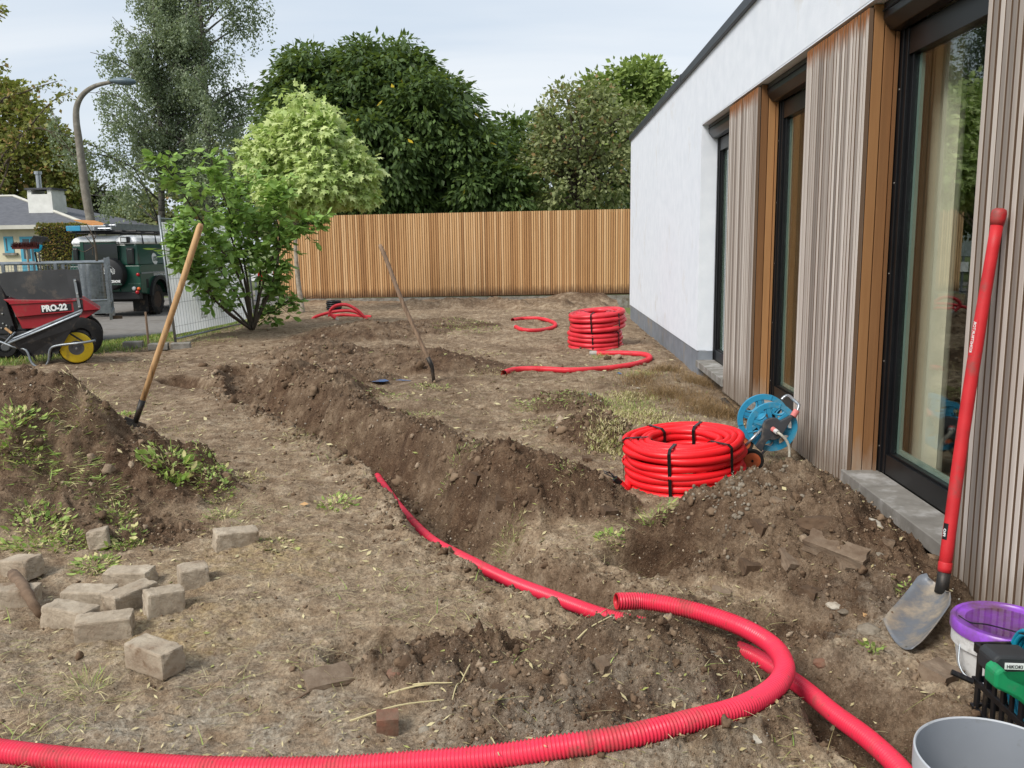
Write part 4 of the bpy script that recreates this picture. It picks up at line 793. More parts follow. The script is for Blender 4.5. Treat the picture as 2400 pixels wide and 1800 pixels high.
m.build('stems', 'bark', mg, smooth=True)
pos = []; d = []; tint = []
for s, e in tips:
    cl = rg.random()
    for j in range(10):
        f_ = rg.uniform(.3, 1.0); p = s + (e - s) * f_; v = nrmz(e - s) * .5 + rg.normal(0, .75, 3); v[2] = v[2] * .5 - .15; pos.append(p); d.append(v); tint.append((np.clip(.5 * cl + .5 * rg.random(), 0, 1), .1, .1))
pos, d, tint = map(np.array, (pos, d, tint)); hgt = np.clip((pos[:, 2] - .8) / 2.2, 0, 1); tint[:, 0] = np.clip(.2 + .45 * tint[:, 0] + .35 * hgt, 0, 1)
k = (pos[:, 2] > .12) & (rg.random(len(pos)) < np.clip(.3 + .45 * pos[:, 2], .3, 1.0)); pos, d, tint = pos[k], d[k], tint[k]
Ls = rg.uniform(.11, .21, len(pos)); Ws = Ls * .23; od = np.argsort(pos[:, 1] - 2 * Ls); pos, d, Ls, Ws, tint = pos[od], d[od], Ls[od], Ws[od], tint[od]
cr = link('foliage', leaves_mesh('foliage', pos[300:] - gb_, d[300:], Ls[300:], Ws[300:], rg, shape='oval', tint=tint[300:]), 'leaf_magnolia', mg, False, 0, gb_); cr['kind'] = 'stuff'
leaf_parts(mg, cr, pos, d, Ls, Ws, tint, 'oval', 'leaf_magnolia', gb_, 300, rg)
# arching shrub reaching in from the left
sb = V3((-9.2, 13.2, -.15)); rg = np.random.default_rng(16); rs = thing('arching_shrub', sb, 'sparse thorny shrub with long arching bare branches reaching past the lamp post', 'shrub'); m = MB(); pos = []; d = []
for s in ([(-60, 420), (0, 250), (60, 215), (135, 190)], [(-40, 420), (0, 400), (60, 310), (120, 240), (165, 215)], [(-30, 330), (0, 240), (40, 222), (66, 216)], [(-60, 480), (0, 440), (40, 330), (110, 280)], [(-80, 560), (-40, 300), (-20, 60), (8, 22)], [(-80, 560), (-60, 350), (-40, 180), (14, 152)], [(-60, 480), (0, 375), (30, 330), (26, 300)]):
    q = smoothpath([sb + rg.normal(0, .06, 3) * [1, 1, 0]] + [gy(px, py, 13 + .1 * i) for i, (px, py) in enumerate(s)], 8); m.tube(q, list(np.linspace(.028, .005, len(q))), 5)
    for k in range(len(q) // 2, len(q)):
        for j in range(9): pos.append(q[k] + rg.normal(0, .05, 3)); d.append(rg.normal(0, 1, 3) + [.3, 0, -.2])
for s in ([(66, 300), (110, 305), (140, 325), (158, 345), (180, 378)], [(66, 302), (100, 300), (125, 318), (140, 335), (155, 350)]): q = smoothpath([gy(px, py, 13.2) for px, py in s], 5); m.tube([gy(0, 400, 13.2), gy(30, 330, 13.2)] + list(q), .006, 4)
m.build('branches', 'bark', rs, smooth=True); pos = np.array(pos); d = np.array(d); n = len(pos); Ls = rg.uniform(.05, .09, n)
link('leaves', leaves_mesh('leaves', pos - sb, d, Ls, Ls * .3, rg), 'leaf_olive', rs, False, 0, sb)['kind'] = 'stuff'
# clipped hedge column
h0 = gy(93, 620, 30.0); h1 = gy(172, 527, 30.0); rg = np.random.default_rng(17); hb = (h0[0] + .6, 30.5, -.21)
hg = thing('clipped_hedge', hb, 'square-clipped yellowing beech hedge between bungalow and green vehicle', 'hedge')
MB().box((h0[0] + .06, 30.06, -.21), (h1[0] - .06, 31.6, h1[2] - .08)).build('twigs', 'bark_dark', hg)
n = 9000; f_ = rg.integers(0, 4, n); u, v = rg.random(n), rg.random(n); X0, X1, Z0, Z1 = h0[0], h1[0], -.2, h1[2]; jit = rg.normal(0, .02, n)
pos = np.stack([np.where(f_ == 1, X0 + jit, np.where(f_ == 2, X1 + jit, X0 + (X1 - X0) * u)), np.where(f_ == 0, 30.0 + jit, 30 + 1.6 * (u if False else rg.random(n))), np.where(f_ == 3, Z1 + jit, Z0 + (Z1 - Z0) * v)], 1)
d = rg.normal(0, .8, (n, 3)) + np.stack([(f_ == 2) * 1.0 - (f_ == 1) * 1.0, (f_ == 0) * -1.0, (f_ == 3) * 1.0], 1); Ls = rg.uniform(.06, .1, n)
link('foliage', leaves_mesh('foliage', pos - V3(hb), d, Ls, Ls * .4, rg), 'leaf_hedge', hg, False, 0, hb)
# ------------------------------------------------------------------ bungalow across the street
def q4(zx, zy, Y): return gy(zx / 4.148, 500 + zy / 4.148, Y)
HY = 35.0; e0 = q4(845, 112, HY - .4)
bg = thing('bungalow', (-24, 36, -.27), 'cream brick bungalow with grey slate roof and white chimney', 'house')
XR = e0[0]; ZE = 2.46
rz = gy(33, 461, 39.0); XRG = rz[0]; ZR = rz[2]
MB().box((-36, HY, -.27), (XR - .5, HY + 7.5, ZE)).build('wall', 'pale_brick', bg)
rf = MB().add([(-37, HY - .4, ZE), (XR, HY - .4, ZE), (XR, HY + 8, ZE), (-37, HY + 8, ZE), (-37, 39, ZR), (XRG, 39, ZR)], [(0, 1, 5, 4), (1, 2, 5), (2, 3, 4, 5), (0, 4, 3), (0, 3, 2, 1)]).build('roof', 'slate', bg)
MB().tube([(XR, HY - .4, ZE + .05), (XRG, 39, ZR + .03), (-37, 39, ZR + .03)], .07, 6).build('ridge_tiles', 'fascia', rf)
MB().box((-37, HY - .47, ZE - .12), (XR + .03, HY - .40, ZE + .04)).build('gutter', 'fascia', bg)
c0 = gy(68, 500, 36.4); c1 = gy(118, 440, 36.4); ct_ = gy(118, 441, 36.4)[2]
ch = MB().box((c0[0], 36.4, 2.7), (c1[0] + .02, 37.5, ct_ - .24)).build('chimney', 'white_brick', rf)
for xa in (c0[0] + .05, c1[0] - .12): MB().box((xa - .05, 36.42, ct_ - .239), (xa + .12, 37.45, ct_ - .05)).build('chimney_pier', 'white_brick', ch)
MB().box((c0[0] - .06, 36.34, ct_ - .05), (c1[0] + .08, 37.56, ct_ + .02)).build('chimney_cap', 'roof_dark', ch)
cp = gy(92, 438, 36.9); MB().lathe([(.10, 0), (.10, .62), (.15, .62), (.15, .74), (0, .74)], (cp[0], 36.9, ct_), (0, 0, 1), 12).build('flue_pipe', 'aluminium', ch)
a = q4(52, 385, HY); b_ = q4(125, 225, HY); wi = MB().box((a[0], HY - .03, a[2]), (b_[0], HY + .01, b_[2])).build('window', 'door_blue', bg); MB().box((a[0] + .08, HY - .036, a[2] + .08), (b_[0] - .25, HY - .03, b_[2] - .07)).build('pane', 'pane_dark', wi); MB().box((a[0] - .05, HY - .12, a[2] - .1), (b_[0] + .15, HY - .001, a[2] - .004)).build('sill', 'concrete', wi)
a = q4(225, 560, HY); b_ = q4(335, 225, HY); dr = MB().box((a[0], HY - .03, -.2), (b_[0], HY + .01, b_[2])).build('door', 'door_blue', bg); MB().box((a[0] + .12, HY - .036, b_[2] - .9), (b_[0] - .22, HY - .03, b_[2] - .1)).box((b_[0] - .17, HY - .036, .2), (b_[0] - .07, HY - .03, b_[2] - .1)).build('pane', 'pane_dark', dr)
MB().box((b_[0] + .12, HY - .05, 1.45), (b_[0] + .22, HY - .001, 1.62)).build('letter_box', 'grey_rim', bg)
# far white gable house
FYH = 75.0; gl_ = gy(230, 545, FYH); ga = gy(262, 508, FYH); gr_ = gy(285, 545, FYH)
fh = thing('gabled_house', (ga[0], FYH + 3, -.27), 'far white gabled house with dark roof beyond the vehicle roof rack', 'house')
zw = gy(245, 528, FYH)[2]
MB().prism([(ga[0] - 1.5, FYH, -.27), (ga[0] + 2.2, FYH, -.27), (ga[0] + 2.2, FYH, zw), (ga[0] + .3, FYH, ga[2] + .3), (ga[0] - 1.5, FYH, zw)], (0, 8, 0)).build('wall', 'white_brick', fh)
m = MB()
for s in (-1, 1): m.prism([(ga[0] + .35, FYH - .2, ga[2] + .42), (ga[0] + .35 + s * 2.1, FYH - .2, zw - .15), (ga[0] + .35 + s * 2.1, FYH - .2, zw + .05), (ga[0] + .35, FYH - .2, ga[2] + .62)], (0, 8.4, 0))
m.build('roof', 'roof_dark', fh); MB().box((ga[0] - 6, FYH + 2, -.27), (ga[0] - 1.52, FYH + 8, zw - .2)).build('side_wing', 'white_brick', fh)
MB().prism([(ga[0] - 6.3, FYH + 1.6, zw - .3), (ga[0] - 6.3, FYH + 5, zw + 1.2), (ga[0] - 6.3, FYH + 8.4, zw - .3)], (4.8, 0, 0)).build('side_roof', 'roof_dark', fh)
w_ = gy(262, 532, FYH); MB().box((w_[0] - .1, FYH - .05, w_[2] - .5), (w_[0] + .6, FYH - .001, w_[2] + .4)).build('window', 'pane_dark', fh)
# street lamp
LY = 27.0; P = [gy(x_, y_, LY) for x_, y_ in ((216, 560), (204, 470), (194, 400), (185, 330), (179, 285), (180, 250), (194, 222), (222, 202), (262, 192))]; P[0] = V3((P[0][0] + .25, LY, -.22))
lp = thing('street_lamp', P[0], 'tall concrete street lamp with curved neck in front of the birch', 'street lamp')
q = smoothpath(P, 6); MB().tube(q, list(np.linspace(.14, .055, len(q))), 12).build('mast', 'lamp_concrete', lp, smooth=True)
hd = q[-1]; m = MB(); rings = []
for t, r in ((0, .05), (.12, .09), (.35, .15), (.6, .14), (.75, .08), (.8, .02)): rings.append([hd + V3((t - .05, r * 1.3 * math.sin(a_), .03 + r * .8 * math.cos(a_) - .05 * t)) for a_ in np.linspace(0, 2 * PI, 14, endpoint=False)])
m.loft(rings).build('lamp_head', 'lamp_head', lp, smooth=True)
# road works barrier seen through the shrub, beyond the fence end
rb = gy(640, 640, 27.5); rb[2] = -.22; bo = thing('road_barrier', rb, 'red and white striped road barrier beyond the left end of the fence', 'barrier')
for k in range(6): MB().box((rb[0] - .75 + k * .25, 27.5, .42), (rb[0] - .5 + k * .25 - .002, 27.53, .72)).build('stripe', 'light_red' if k % 2 else 'white_print', bo)
for s in (-.6, .6): MB().box((rb[0] + s - .03, 27.535, -.22), (rb[0] + s + .03, 27.57, .9)).box((rb[0] + s - .04, 27.3, -.22), (rb[0] + s + .04, 27.8, -.17)).build('leg', 'galv', bo)
MB().lathe([(.09, 0), (.09, .16), (.03, .2)], (rb[0] + .6, 27.55, .9), (0, 0, 1), 12).build('warning_light', 'light_orange', bo)
# ------------------------------------------------------------------ green off-road vehicle
RY = 21.5; xr = q4(1365, 600, RY)[0]; xl = xr - 1.79; GZ0 = -.222
cx_ = (xl + xr) / 2; car = thing('off_road_vehicle', (cx_, RY + 2, GZ0), 'dark green boxy off-road vehicle with white roof and spare wheel on its back', 'vehicle')
z = lambda h: GZ0 + h
def ringx(y, x0, x1, z0, z1, ch=.04): return [(x0 + ch, y, z0), (x1 - ch, y, z0), (x1, y, z0 + ch), (x1, y, z1 - ch), (x1 - ch, y, z1), (x0 + ch, y, z1), (x0, y, z1 - ch), (x0, y, z0 + ch)]
LEN = 4.45
m = MB(); AR = .47; wy = (RY + .98, RY + 3.55)
prof = [(RY, .62), (RY, 1.30)] + [(RY + 4.35, 1.30), (RY + 4.45, 1.2), (RY + 4.45, .6)]
bot = [(RY + LEN, .6)]
for yc in wy[::-1]: bot += [(yc + AR * math.cos(a_), .50 + AR * math.sin(a_) * .95) for a_ in np.linspace(.12, PI - .12, 9)]
bot += [(RY, .62)]
outl = [(RY, 1.30), (RY + 4.35, 1.30), (RY + 4.45, 1.2)] + bot
m.prism([(xl, y_, z(h_)) for y_, h_ in outl], (1.79, 0, 0)).build('body', 'car_green', car, bevel=.015)
t_ = .055
ub = MB(); ub.loft([[(xl + .02, RY + .02, z(1.301)), (xr - .02, RY + .02, z(1.301)), (xr - .02, RY + 3.25, z(1.301)), (xl + .02, RY + 3.25, z(1.301))], [(xl + t_ + .02, RY + .07, z(1.83)), (xr - t_ - .02, RY + .07, z(1.83)), (xr - t_ - .02, RY + 3.0, z(1.83)), (xl + t_ + .02, RY + 3.0, z(1.83))]]); ub.build('cab', 'car_green', car, bevel=.03)
rings = []
for f_, h_ in ((.0, 1.831), (0.0, 1.90), (.04, 1.98), (.12, 2.03), (.3, 2.06)): rings.append([(xl + t_ + f_, RY + .05 + f_, z(h_)), (xr - t_ - f_, RY + .05 + f_, z(h_)), (xr - t_ - f_, RY + 3.0 - f_, z(h_)), (xl + t_ + f_, RY + 3.0 - f_, z(h_))])
MB().loft(rings).build('roof', 'car_white', car, bevel=.05)
MB().box((xl + .06, RY + 3.3, z(1.302)), (xr - .06, RY + 4.33, z(1.36))).build('bonnet', 'car_green', car, bevel=.02)
MB().box((xl + .09, RY + 3.02, z(1.38)), (xr - .09, RY + 3.24, z(1.80))).build('windscreen', 'car_glass', car)
def onrear(zx0, zy0, zx1, zy1, y, name, mat_, par=None, dep=.02, bev=.0):
    a = q4(zx0, zy0, RY); b2 = q4(zx1, zy1, RY); return MB().box((a[0], y - dep, min(a[2], b2[2])), (b2[0], y, max(a[2], b2[2]))).build(name, mat_, par or car, bevel=bev)
dor = onrear(780, 275, 1175, 760, RY + .0, 'rear_door', 'car_green', None, .045, .012)
onrear(822, 300, 1160, 478, RY - .046, 'door_window', 'car_glass', dor, .006)
MB().tube([(q4(820, 298, RY)[0], RY - .05, q4(0, 298, RY)[2]), (q4(1162, 298, RY)[0], RY - .05, q4(0, 298, RY)[2]), (q4(1162, 298, RY)[0], RY - .05, q4(0, 480, RY)[2]), (q4(820, 298, RY)[0], RY - .05, q4(0, 480, RY)[2])], .012, 6, closed=True).build('window_seal', 'car_black', dor)
qw = onrear(1222, 335, 1308, 495, RY + .04, 'quarter_window', 'car_black', None, .05, .02); onrear(1236, 350, 1296, 480, RY - .012, 'pane', 'car_glass', qw, .004, .008)
qw = onrear(702, 335, 768, 495, RY + .04, 'quarter_window', 'car_black', None, .05, .02); onrear(714, 350, 757, 480, RY - .012, 'pane', 'car_glass', qw, .004, .008)
onrear(705, 770, 1375, 835, RY + .1, 'bumper', 'car_black', None, .16, .02)
for zx, zy, r, mt_ in ((1345, 595, .042, 'light_red'), (1306, 730, .052, 'light_clear'), (1352, 732, .042, 'light_orange'), (1350, 765, .045, 'light_red')):
    p = q4(zx, zy, RY); MB().lathe([(r, .0), (r, -.03), (r * .7, -.045), (0, -.05)], (p[0], RY - .002 - (.06 if zy > 760 else 0), p[2]), (0, 1, 0), 14).build('tail_lamp', mt_, car, smooth=True)
p = q4(1215, 258, RY); wl = MB().box((p[0] - .09, RY - .08, p[2] - .075), (p[0] + .1, RY + .1, p[2] + .075)).build('work_light', 'car_black', car, bevel=.02); MB().box((p[0] - .06, RY - .086, p[2] - .05), (p[0] + .07, RY - .081, p[2] + .05)).build('lens', 'light_clear', wl)
p = q4(1095, 590, RY); sx_, sz_ = p[0], p[2]; sw = MB().lathe([(0, -.29), (.33, -.29), (.385, -.26), (.40, -.2), (.40, -.05), (0, -.05)], (sx_, RY - .001, sz_), (0, 1, 0), 40).build('spare_wheel', 'car_black', car, smooth='auto')
yl = RY - .293; tm = MB()
def br(x0, z0, ang, ln, wd, dp):
    x1, z1 = x0 + math.sin(ang) * ln, z0 + math.cos(ang) * ln; tm.bar((x0, yl, z0), (x1, yl, z1), wd, .003, (0, 1, 0))
    if dp:
        for k in (-1, 0, 1): br(x1, z1, ang + k * .5 + random.uniform(-.2, .2), ln * .68, wd * .62, dp - 1)
    else:
        for k in range(3): xq, zq = x1 + random.uniform(-.03, .03), z1 + random.uniform(-.02, .03); tm.add([(xq - .012, yl - .002, zq), (xq, yl - .002, zq - .01), (xq + .012, yl - .002, zq + .003), (xq, yl - .002, zq + .012)], [(0, 1, 2, 3)])
br(sx_ - .02, sz_ - .13, .03, .13, .035, 0); random.seed(3)
for a_ in (-1.0, -.5, -.05, .4, .95): br(sx_ - .016, sz_ + .0, a_, .085, .016, 3)
tm.build('tree_emblem', 'white_print', sw); random.seed(8)
MX = lambda x_, y_, z_: Matrix(((1, 0, 0, x_), (0, 0, -1, y_), (0, 1, 0, z_), (0, 0, 0, 1)))
text('VAN DE', .085, 'white_print', sw, MX(sx_ - .36, yl - .002, sz_ - .205), bold=.004, sx=.85); text('KERCKHOVE', .085, 'white_print', sw, MX(sx_ - .02, yl - .002, sz_ - .205), bold=.004, sx=.7)
text('BOOMVERZORGEND', .05, 'dim_print', sw, MX(sx_ - .21, yl - .002, sz_ - .265), sx=1.2)
p = q4(1250, 690, RY); text('BOOMTECHNIEK', .04, 'dim_print', car, MX(p[0], RY - .003, p[2]), bold=.001)
MY = lambda x_, y_, z_: Matrix(((0, 0, 1, x_), (1, 0, 0, y_), (0, 1, 0, z_), (0, 0, 0, 1)))
xs_ = xr + .003
text('boomverzorging', .16, 'white_print', car, MY(xs_, RY + .75, z(1.02)), bold=.004)
xu = xr - .022
lg = MB().lathe([(.15, 0), (.15, .006), (0, .006)], (xr - .035, RY + .95, z(1.45)), (1, 0, .1), 28).build('round_badge', 'white_print', car)
text('LAND', .085, 'car_green', lg, MY(xr - .026, RY + .85, z(1.46)), bold=.003); text('ROVER', .085, 'car_green', lg, MY(xr - .02, RY + .84, z(1.39)), bold=.003)
text('Bart', .12, 'dim_print', car, MY(xr - .016, RY + 1.18, z(1.41)))
MB().box((xr - .001, RY + .05, z(1.09)), (xr + .02, RY + 4.3, z(1.125))).build('side_trim', 'galv', car); MB().box((xr - .005, RY + .05, z(1.285)), (xr + .012, RY + 3.2, z(1.31))).build('waist_rail', 'car_green', car)
MB().box((xr - .005, RY + .3, z(.72)), (xr + .004, RY + .42, z(.95))).build('fuel_flap', 'car_black', car)
for sd_, x0 in ((1, xr), (-1, xl)):
    for yc in wy:
        m = MB(); n = 14
        for i in range(n):
            a0, a1 = .1 + (PI - .2) * i / n, .1 + (PI - .2) * (i + 1) / n
            P = [(yc + rr * math.cos(aa), .48 + rr * .97 * math.sin(aa)) for rr, aa in ((AR - .01, a0), (AR - .01, a1), (AR + .09, a1), (AR + .09, a0))]
            m.prism([(x0 - sd_ * .02, y_, z(h_)) for y_, h_ in P], (sd_ * .09, 0, 0))
        m.build('wheel_arch', 'car_black', car)
        xw = x0 - sd_ * .16; wh = MB().lathe([(.22, .13), (.34, .135), (.385, .11), (.395, .06), (.395, -.06), (.385, -.11), (.34, -.135), (.22, -.13)], (xw, yc, z(.395)), (sd_, 0, 0), 36, True).build('wheel', 'rubber', car, smooth='auto')
        tr_ = MB()
        for i in range(30):
            a_ = 2 * PI * i / 30; c_, s_ = math.cos(a_), math.sin(a_); tr_.obox((xw + .06 * (1 if i % 2 else -1), yc + c_ * .395, z(.395) + s_ * .395), (.055, 0, 0), (0, -s_ * .028, c_ * .028), (0, c_ * .014, s_ * .014))
        tr_.build('tread', 'rubber', wh)
        rm = MB().lathe([(.22, .12), (.2, .1), (.17, .03), (.08, .05), (.07, .10), (0, .10)], (xw, yc, z(.395)), (sd_, 0, 0), 24).build('rim', 'rust_rim', wh, smooth='auto')
MB().box((xr - .42, RY + .35, z(.12)), (xr - .03, RY + .37, z(.62))).build('mud_flap', 'rubber', car); MB().box((xl + .03, RY + .35, z(.12)), (xl + .42, RY + .37, z(.62))).build('mud_flap', 'rubber', car)
MB().box((xl + .3, RY + .15, z(.42)), (xr - .3, RY + 4.2, z(.62))).cyl((xl + .2, wy[0], z(.395)), (xr - .2, wy[0], z(.395)), .06).cyl((xl + .2, wy[1], z(.395)), (xr - .2, wy[1], z(.395)), .06).build('chassis', 'car_black', car)
rk = MB()
for yb in (.35, 1.1, 1.9, 2.7):
    rk.tube([(xl + .02, RY + yb, z(1.84)), (xl + .05, RY + yb, z(2.12)), (xr - .05, RY + yb, z(2.12)), (xr - .02, RY + yb, z(1.84))], .02, 6)
for xb in (xl + .05, xl + .6, xr - .6, xr - .05): rk.tube([(xb, RY + .1, z(2.15)), (xb, RY + 3.0, z(2.15))], .018, 6)
rk.tube([(xl + .05, RY + .1, z(2.15)), (xr - .05, RY + .1, z(2.15))], .03, 8); rk.build('roof_rack', 'car_black', car)
ld = thing('ladder', (cx_ + .3, RY + 1.6, z(2.18)), 'aluminium ladder lying on the vehicle roof rack', 'ladder')
for xb in (cx_ + .05, cx_ + .48): MB().box((xb, RY - .5, z(2.18)), (xb + .03, RY + 3.6, z(2.26))).build('rail', 'aluminium', ld)
for k in range(14): MB().cyl((cx_ + .07, RY - .35 + k * .28, z(2.22)), (cx_ + .49, RY - .35 + k * .28, z(2.22)), .015, None, 8).build('rung', 'aluminium', ld)
ld2 = thing('extension_ladder', (cx_ + .3, RY + 1.8, z(2.27)), 'second aluminium ladder tilted on top of the first', 'ladder')
for xb in (cx_ + .12, cx_ + .42): MB().bar((xb, RY - .1, z(2.31)), (xb + .1, RY + 3.9, z(2.31)), .025, .07).build('rail', 'aluminium', ld2)
for k in range(13): MB().cyl((cx_ + .13 + k * .007, RY + .1 + k * .28, z(2.31)), (cx_ + .43 + k * .007, RY + .1 + k * .28, z(2.31)), .013, None, 8).build('rung', 'aluminium', ld2)
a = q4(655, 160, RY - .1); tb = thing('roof_trough', (a[0] + .6, RY + .3, z(2.18)), 'long grey box with blue end lying across the roof rack', 'box')
MB().box((a[0] + .36, RY - .15, z(2.172)), (a[0] + 1.0, RY + 2.4, z(2.30))).build('case', 'galv', tb, bevel=.01); MB().box((a[0], RY - .16, z(2.172)), (a[0] + .36, RY + .1, z(2.30))).build('end_cap', 'reel_blue', tb, bevel=.01)
a = q4(840, 85, RY + .6); MB().obox((a[0] + .2, RY + .6, a[2] - .03), (.24, 0, -.07), (0, .5, 0), (.003, 0, .012)).build('orange_board', 'orange_board', None, org=(a[0] + .2, RY + .6, a[2] - .05)); tag(bpy.data.objects['orange_board'], 'warm orange board lying across the ladders on the roof', 'board')
# ------------------------------------------------------------------ wire-mesh trailer
TY = 15.3; tz = lambda zy: q4(0, zy, TY)[2]; tx = lambda zx: q4(zx, 600, TY)[0]
gnd = -.222; x0, x1 = tx(1035) - 3.2, tx(1035); zt_, zb_ = tz(490), tz(865)
tl = thing('cage_trailer', ((x0 + x1) / 2, TY + .8, gnd), 'galvanised trailer with tall wire-mesh sides behind the red dumper', 'trailer')
for yb in (TY, TY + 1.6):
    m = MB(); m.tube([(x0, yb, zt_), (x1, yb, zt_)], .022, 8); m.tube([(x0, yb, zb_ + .02), (x1, yb, zb_ + .02)], .018, 8)
    m.build('side_rail', 'galv', tl)
    m = MB()
    for i in range(int(3.2 / .05)): m.bar((x0 + .03 + i * .05, yb, zb_), (x0 + .03 + i * .05, yb, zt_), .0045)
    for k in range(int((zt_ - zb_) / .05)): m.bar((x0, yb + .004, zb_ + .03 + k * .05), (x1, yb + .004, zb_ + .03 + k * .05), .0045)
    m.build('mesh_panel', 'galv', tl)['kind'] = 'stuff'
    for xp in (x0, x0 + .8, x0 + 1.6, x0 + 2.4, x1): MB().box((xp - .025, yb - .028, zb_ - .1), (xp + .025, yb + .028, zt_ + (.08 if xp == x1 else .0))).build('post', 'galv', tl)
    MB().box((x0 - .03, yb - .02, zb_ - .22), (x1 + .03, yb + .02, zb_ - .001)).build('side_board', 'galv', tl)
m = MB()
for i in range(32): m.bar((x1, TY + .03 + i * .05, zb_), (x1, TY + .03 + i * .05, zt_), .0045)
for k in range(int((zt_ - zb_) / .05)): m.bar((x1 + .004, TY, zb_ + .03 + k * .05), (x1 + .004, TY + 1.6, zb_ + .03 + k * .05), .0045)
m.build('tail_mesh', 'galv', tl)['kind'] = 'stuff'
MB().box((x0, TY + .021, zb_ - .12), (x1, TY + 1.58, zb_ - .08)).build('bed', 'galv', tl); MB().box((x1 - .01, TY - .02, zb_ - .34), (x1 + .04, TY + 1.62, zb_ - .221)).build('tail_beam', 'galv', tl)
MB().obox((x1 + .1, TY + .05, zb_ - .30), (.1, 0, 0), (0, .04, 0), (0, 0, .03)).build('coupling', 'rust_rim', tl)
for sd_, yb in ((-1, TY + .03), (1, TY + 1.57)):
    for xw in (x1 - .62, x1 - 1.4):
        wh = MB().lathe([(.16, .09), (.25, .095), (.29, .07), (.30, .03), (.30, -.03), (.29, -.07), (.25, -.095), (.16, -.09)], (xw, yb + .17 * -sd_, gnd + .30), (0, 1, 0), 28, True).build('wheel', 'rubber', tl, smooth='auto'); MB().lathe([(.16, .05), (.1, .02), (.0, .02)], (xw, yb + .17 * -sd_, gnd + .30), (0, sd_, 0), 18).build('rim', 'grey_rim', wh)
MB().cyl((x1 - 1.0, TY + .12, gnd + .3), (x1 - 1.0, TY + 1.48, gnd + .3), .04).box((x1 - 1.6, TY + .3, gnd + .28), (x1 - .4, TY + 1.3, zb_ - .121)).build('axle', 'rust_rim', tl)
ZB = zb_ - .08
_a = R(25); _pv = Vector((x1, TY, 0)); _M = Matrix.Translation(_pv) @ Matrix.Rotation(_a, 4, 'Z') @ Matrix.Translation(-_pv)
tl.location = _M @ tl.location; tl.rotation_euler = (0, 0, _a)
for k, (zx, dy_, lb) in enumerate(((925, .02, 'shiny upright metal roll at the tail of the mesh trailer'), (850, .42, 'upright metal roll standing deeper inside the mesh trailer'))):
    xc = q4(zx, 600, TY + dy_ + .06)[0]; o = MB().lathe([(.145, 0), (.15, .02), (.146, .3), (.15, .32), (.146, .6), (.15, .62), (.146, tz(500) - ZB), (.12, tz(500) - ZB), (.12, .1)], (xc, TY + dy_ + .06, ZB), (0, 0, 1), 28).build('metal_roll', 'galv', None, smooth='auto', org=(xc, TY + dy_ + .06, ZB)); tag(o, lb, 'metal roll')
xb = tx(195); bm_ = thing('broom', (xb, TY + .3, ZB), 'broom standing head-up in the trailer with dark red bristles', 'broom'); zz0 = tz(350)
MB().cyl((xb, TY + .3, ZB), (xb - .01, TY + .3, zz0), .022, .02, 10).build('handle', 'bark_pale', bm_); MB().box((xb - .26, TY + .26, zz0), (xb + .2, TY + .34, zz0 + .05)).build('brush_block', 'brown_brush', bm_)
rg = np.random.default_rng(2); n = 900; p_ = np.stack([rg.uniform(xb - .27, xb + .21, n), rg.uniform(TY + .25, TY + .35, n), np.full(n, zz0 + .03)], 1); o = blades('bristles', p_ - V3(ORG[bm_.name]), .06, .12, .004, .5, 'brown_brush', 3, 2); o.parent = bm_; o['kind'] = 'stuff'
xb = tx(215); rk_ = thing('leaf_rake', (xb, TY + .6, ZB), 'grey mesh scoop rake held upright behind the broom', 'rake'); MB().cyl((xb, TY + .6, ZB), (xb, TY + .6, tz(300)), .015, None, 8).build('handle', 'grey_rim', rk_)
P = [tx(135), tz(265)], [tx(180), tz(215)], [tx(320), tz(232)], [tx(250), tz(300)], [tx(150), tz(305)]
MB().prism([(a_, TY + .6, c_) for a_, c_ in P], (0, .02, 0)).build('head', 'dull_board', rk_)
m = MB()
for i in range(12): t = i / 11; m.bar((tx(140 + t * 20) + t * .35, TY + .59, tz(300 - t * 25)), (tx(180 + t * 130), TY + .59, tz(218 + t * 16)), .006)
m.build('ribs', 'car_black', rk_)
xb = tx(275); sp_ = thing('blue_shovel', (xb, TY + .45, ZB), 'light blue plastic shovel standing blade-up in the trailer', 'shovel'); MB().cyl((xb, TY + .45, ZB), (xb - .1, TY + .45, tz(380)), .016, None, 8).build('handle', 'car_black', sp_)
MB().prism([(tx(a_), TY + .45, tz(c_)) for a_, c_ in ((215, 375), (205, 340), (245, 300), (300, 315), (285, 360), (250, 385))], (0, .02, 0)).build('blade', 'teal_hose', sp_)
tx = lambda zx: q4(zx, 600, TY + .9)[0]; tz = lambda zy: q4(0, zy, TY + .9)[2]; xb = tx(945); sb_ = thing('potted_sapling', (xb, TY + .9, ZB), 'bare thin sapling standing in the trailer before the vehicle', 'sapling'); m = MB(); m.tube(smoothpath([(xb, TY + .9, ZB), (xb + .02, TY + .9, tz(400)), (xb - .02, TY + .9, tz(230)), (xb - .12, TY + .9, tz(110))], 5), list(np.linspace(.03, .006, 16)), 6)
for q_ in ([(945, 340), (900, 280), (860, 225)], [(945, 330), (880, 370), (830, 385), (780, 360)], [(948, 260), (965, 240), (960, 190)], [(920, 420), (925, 330), (905, 300)]): m.tube(smoothpath([(tx(a_), TY + .9, tz(c_)) for a_, c_ in q_], 4), list(np.linspace(.012, .004, len(q_) * 4 - 3)), 4)
m.build('stem', 'bark', sb_); MB().lathe([(.13, 0), (.17, .3), (.15, .3), (.14, .05)], (xb, TY + .9, ZB), (0, 0, 1), 16).build('pot', 'black_plastic', sb_)
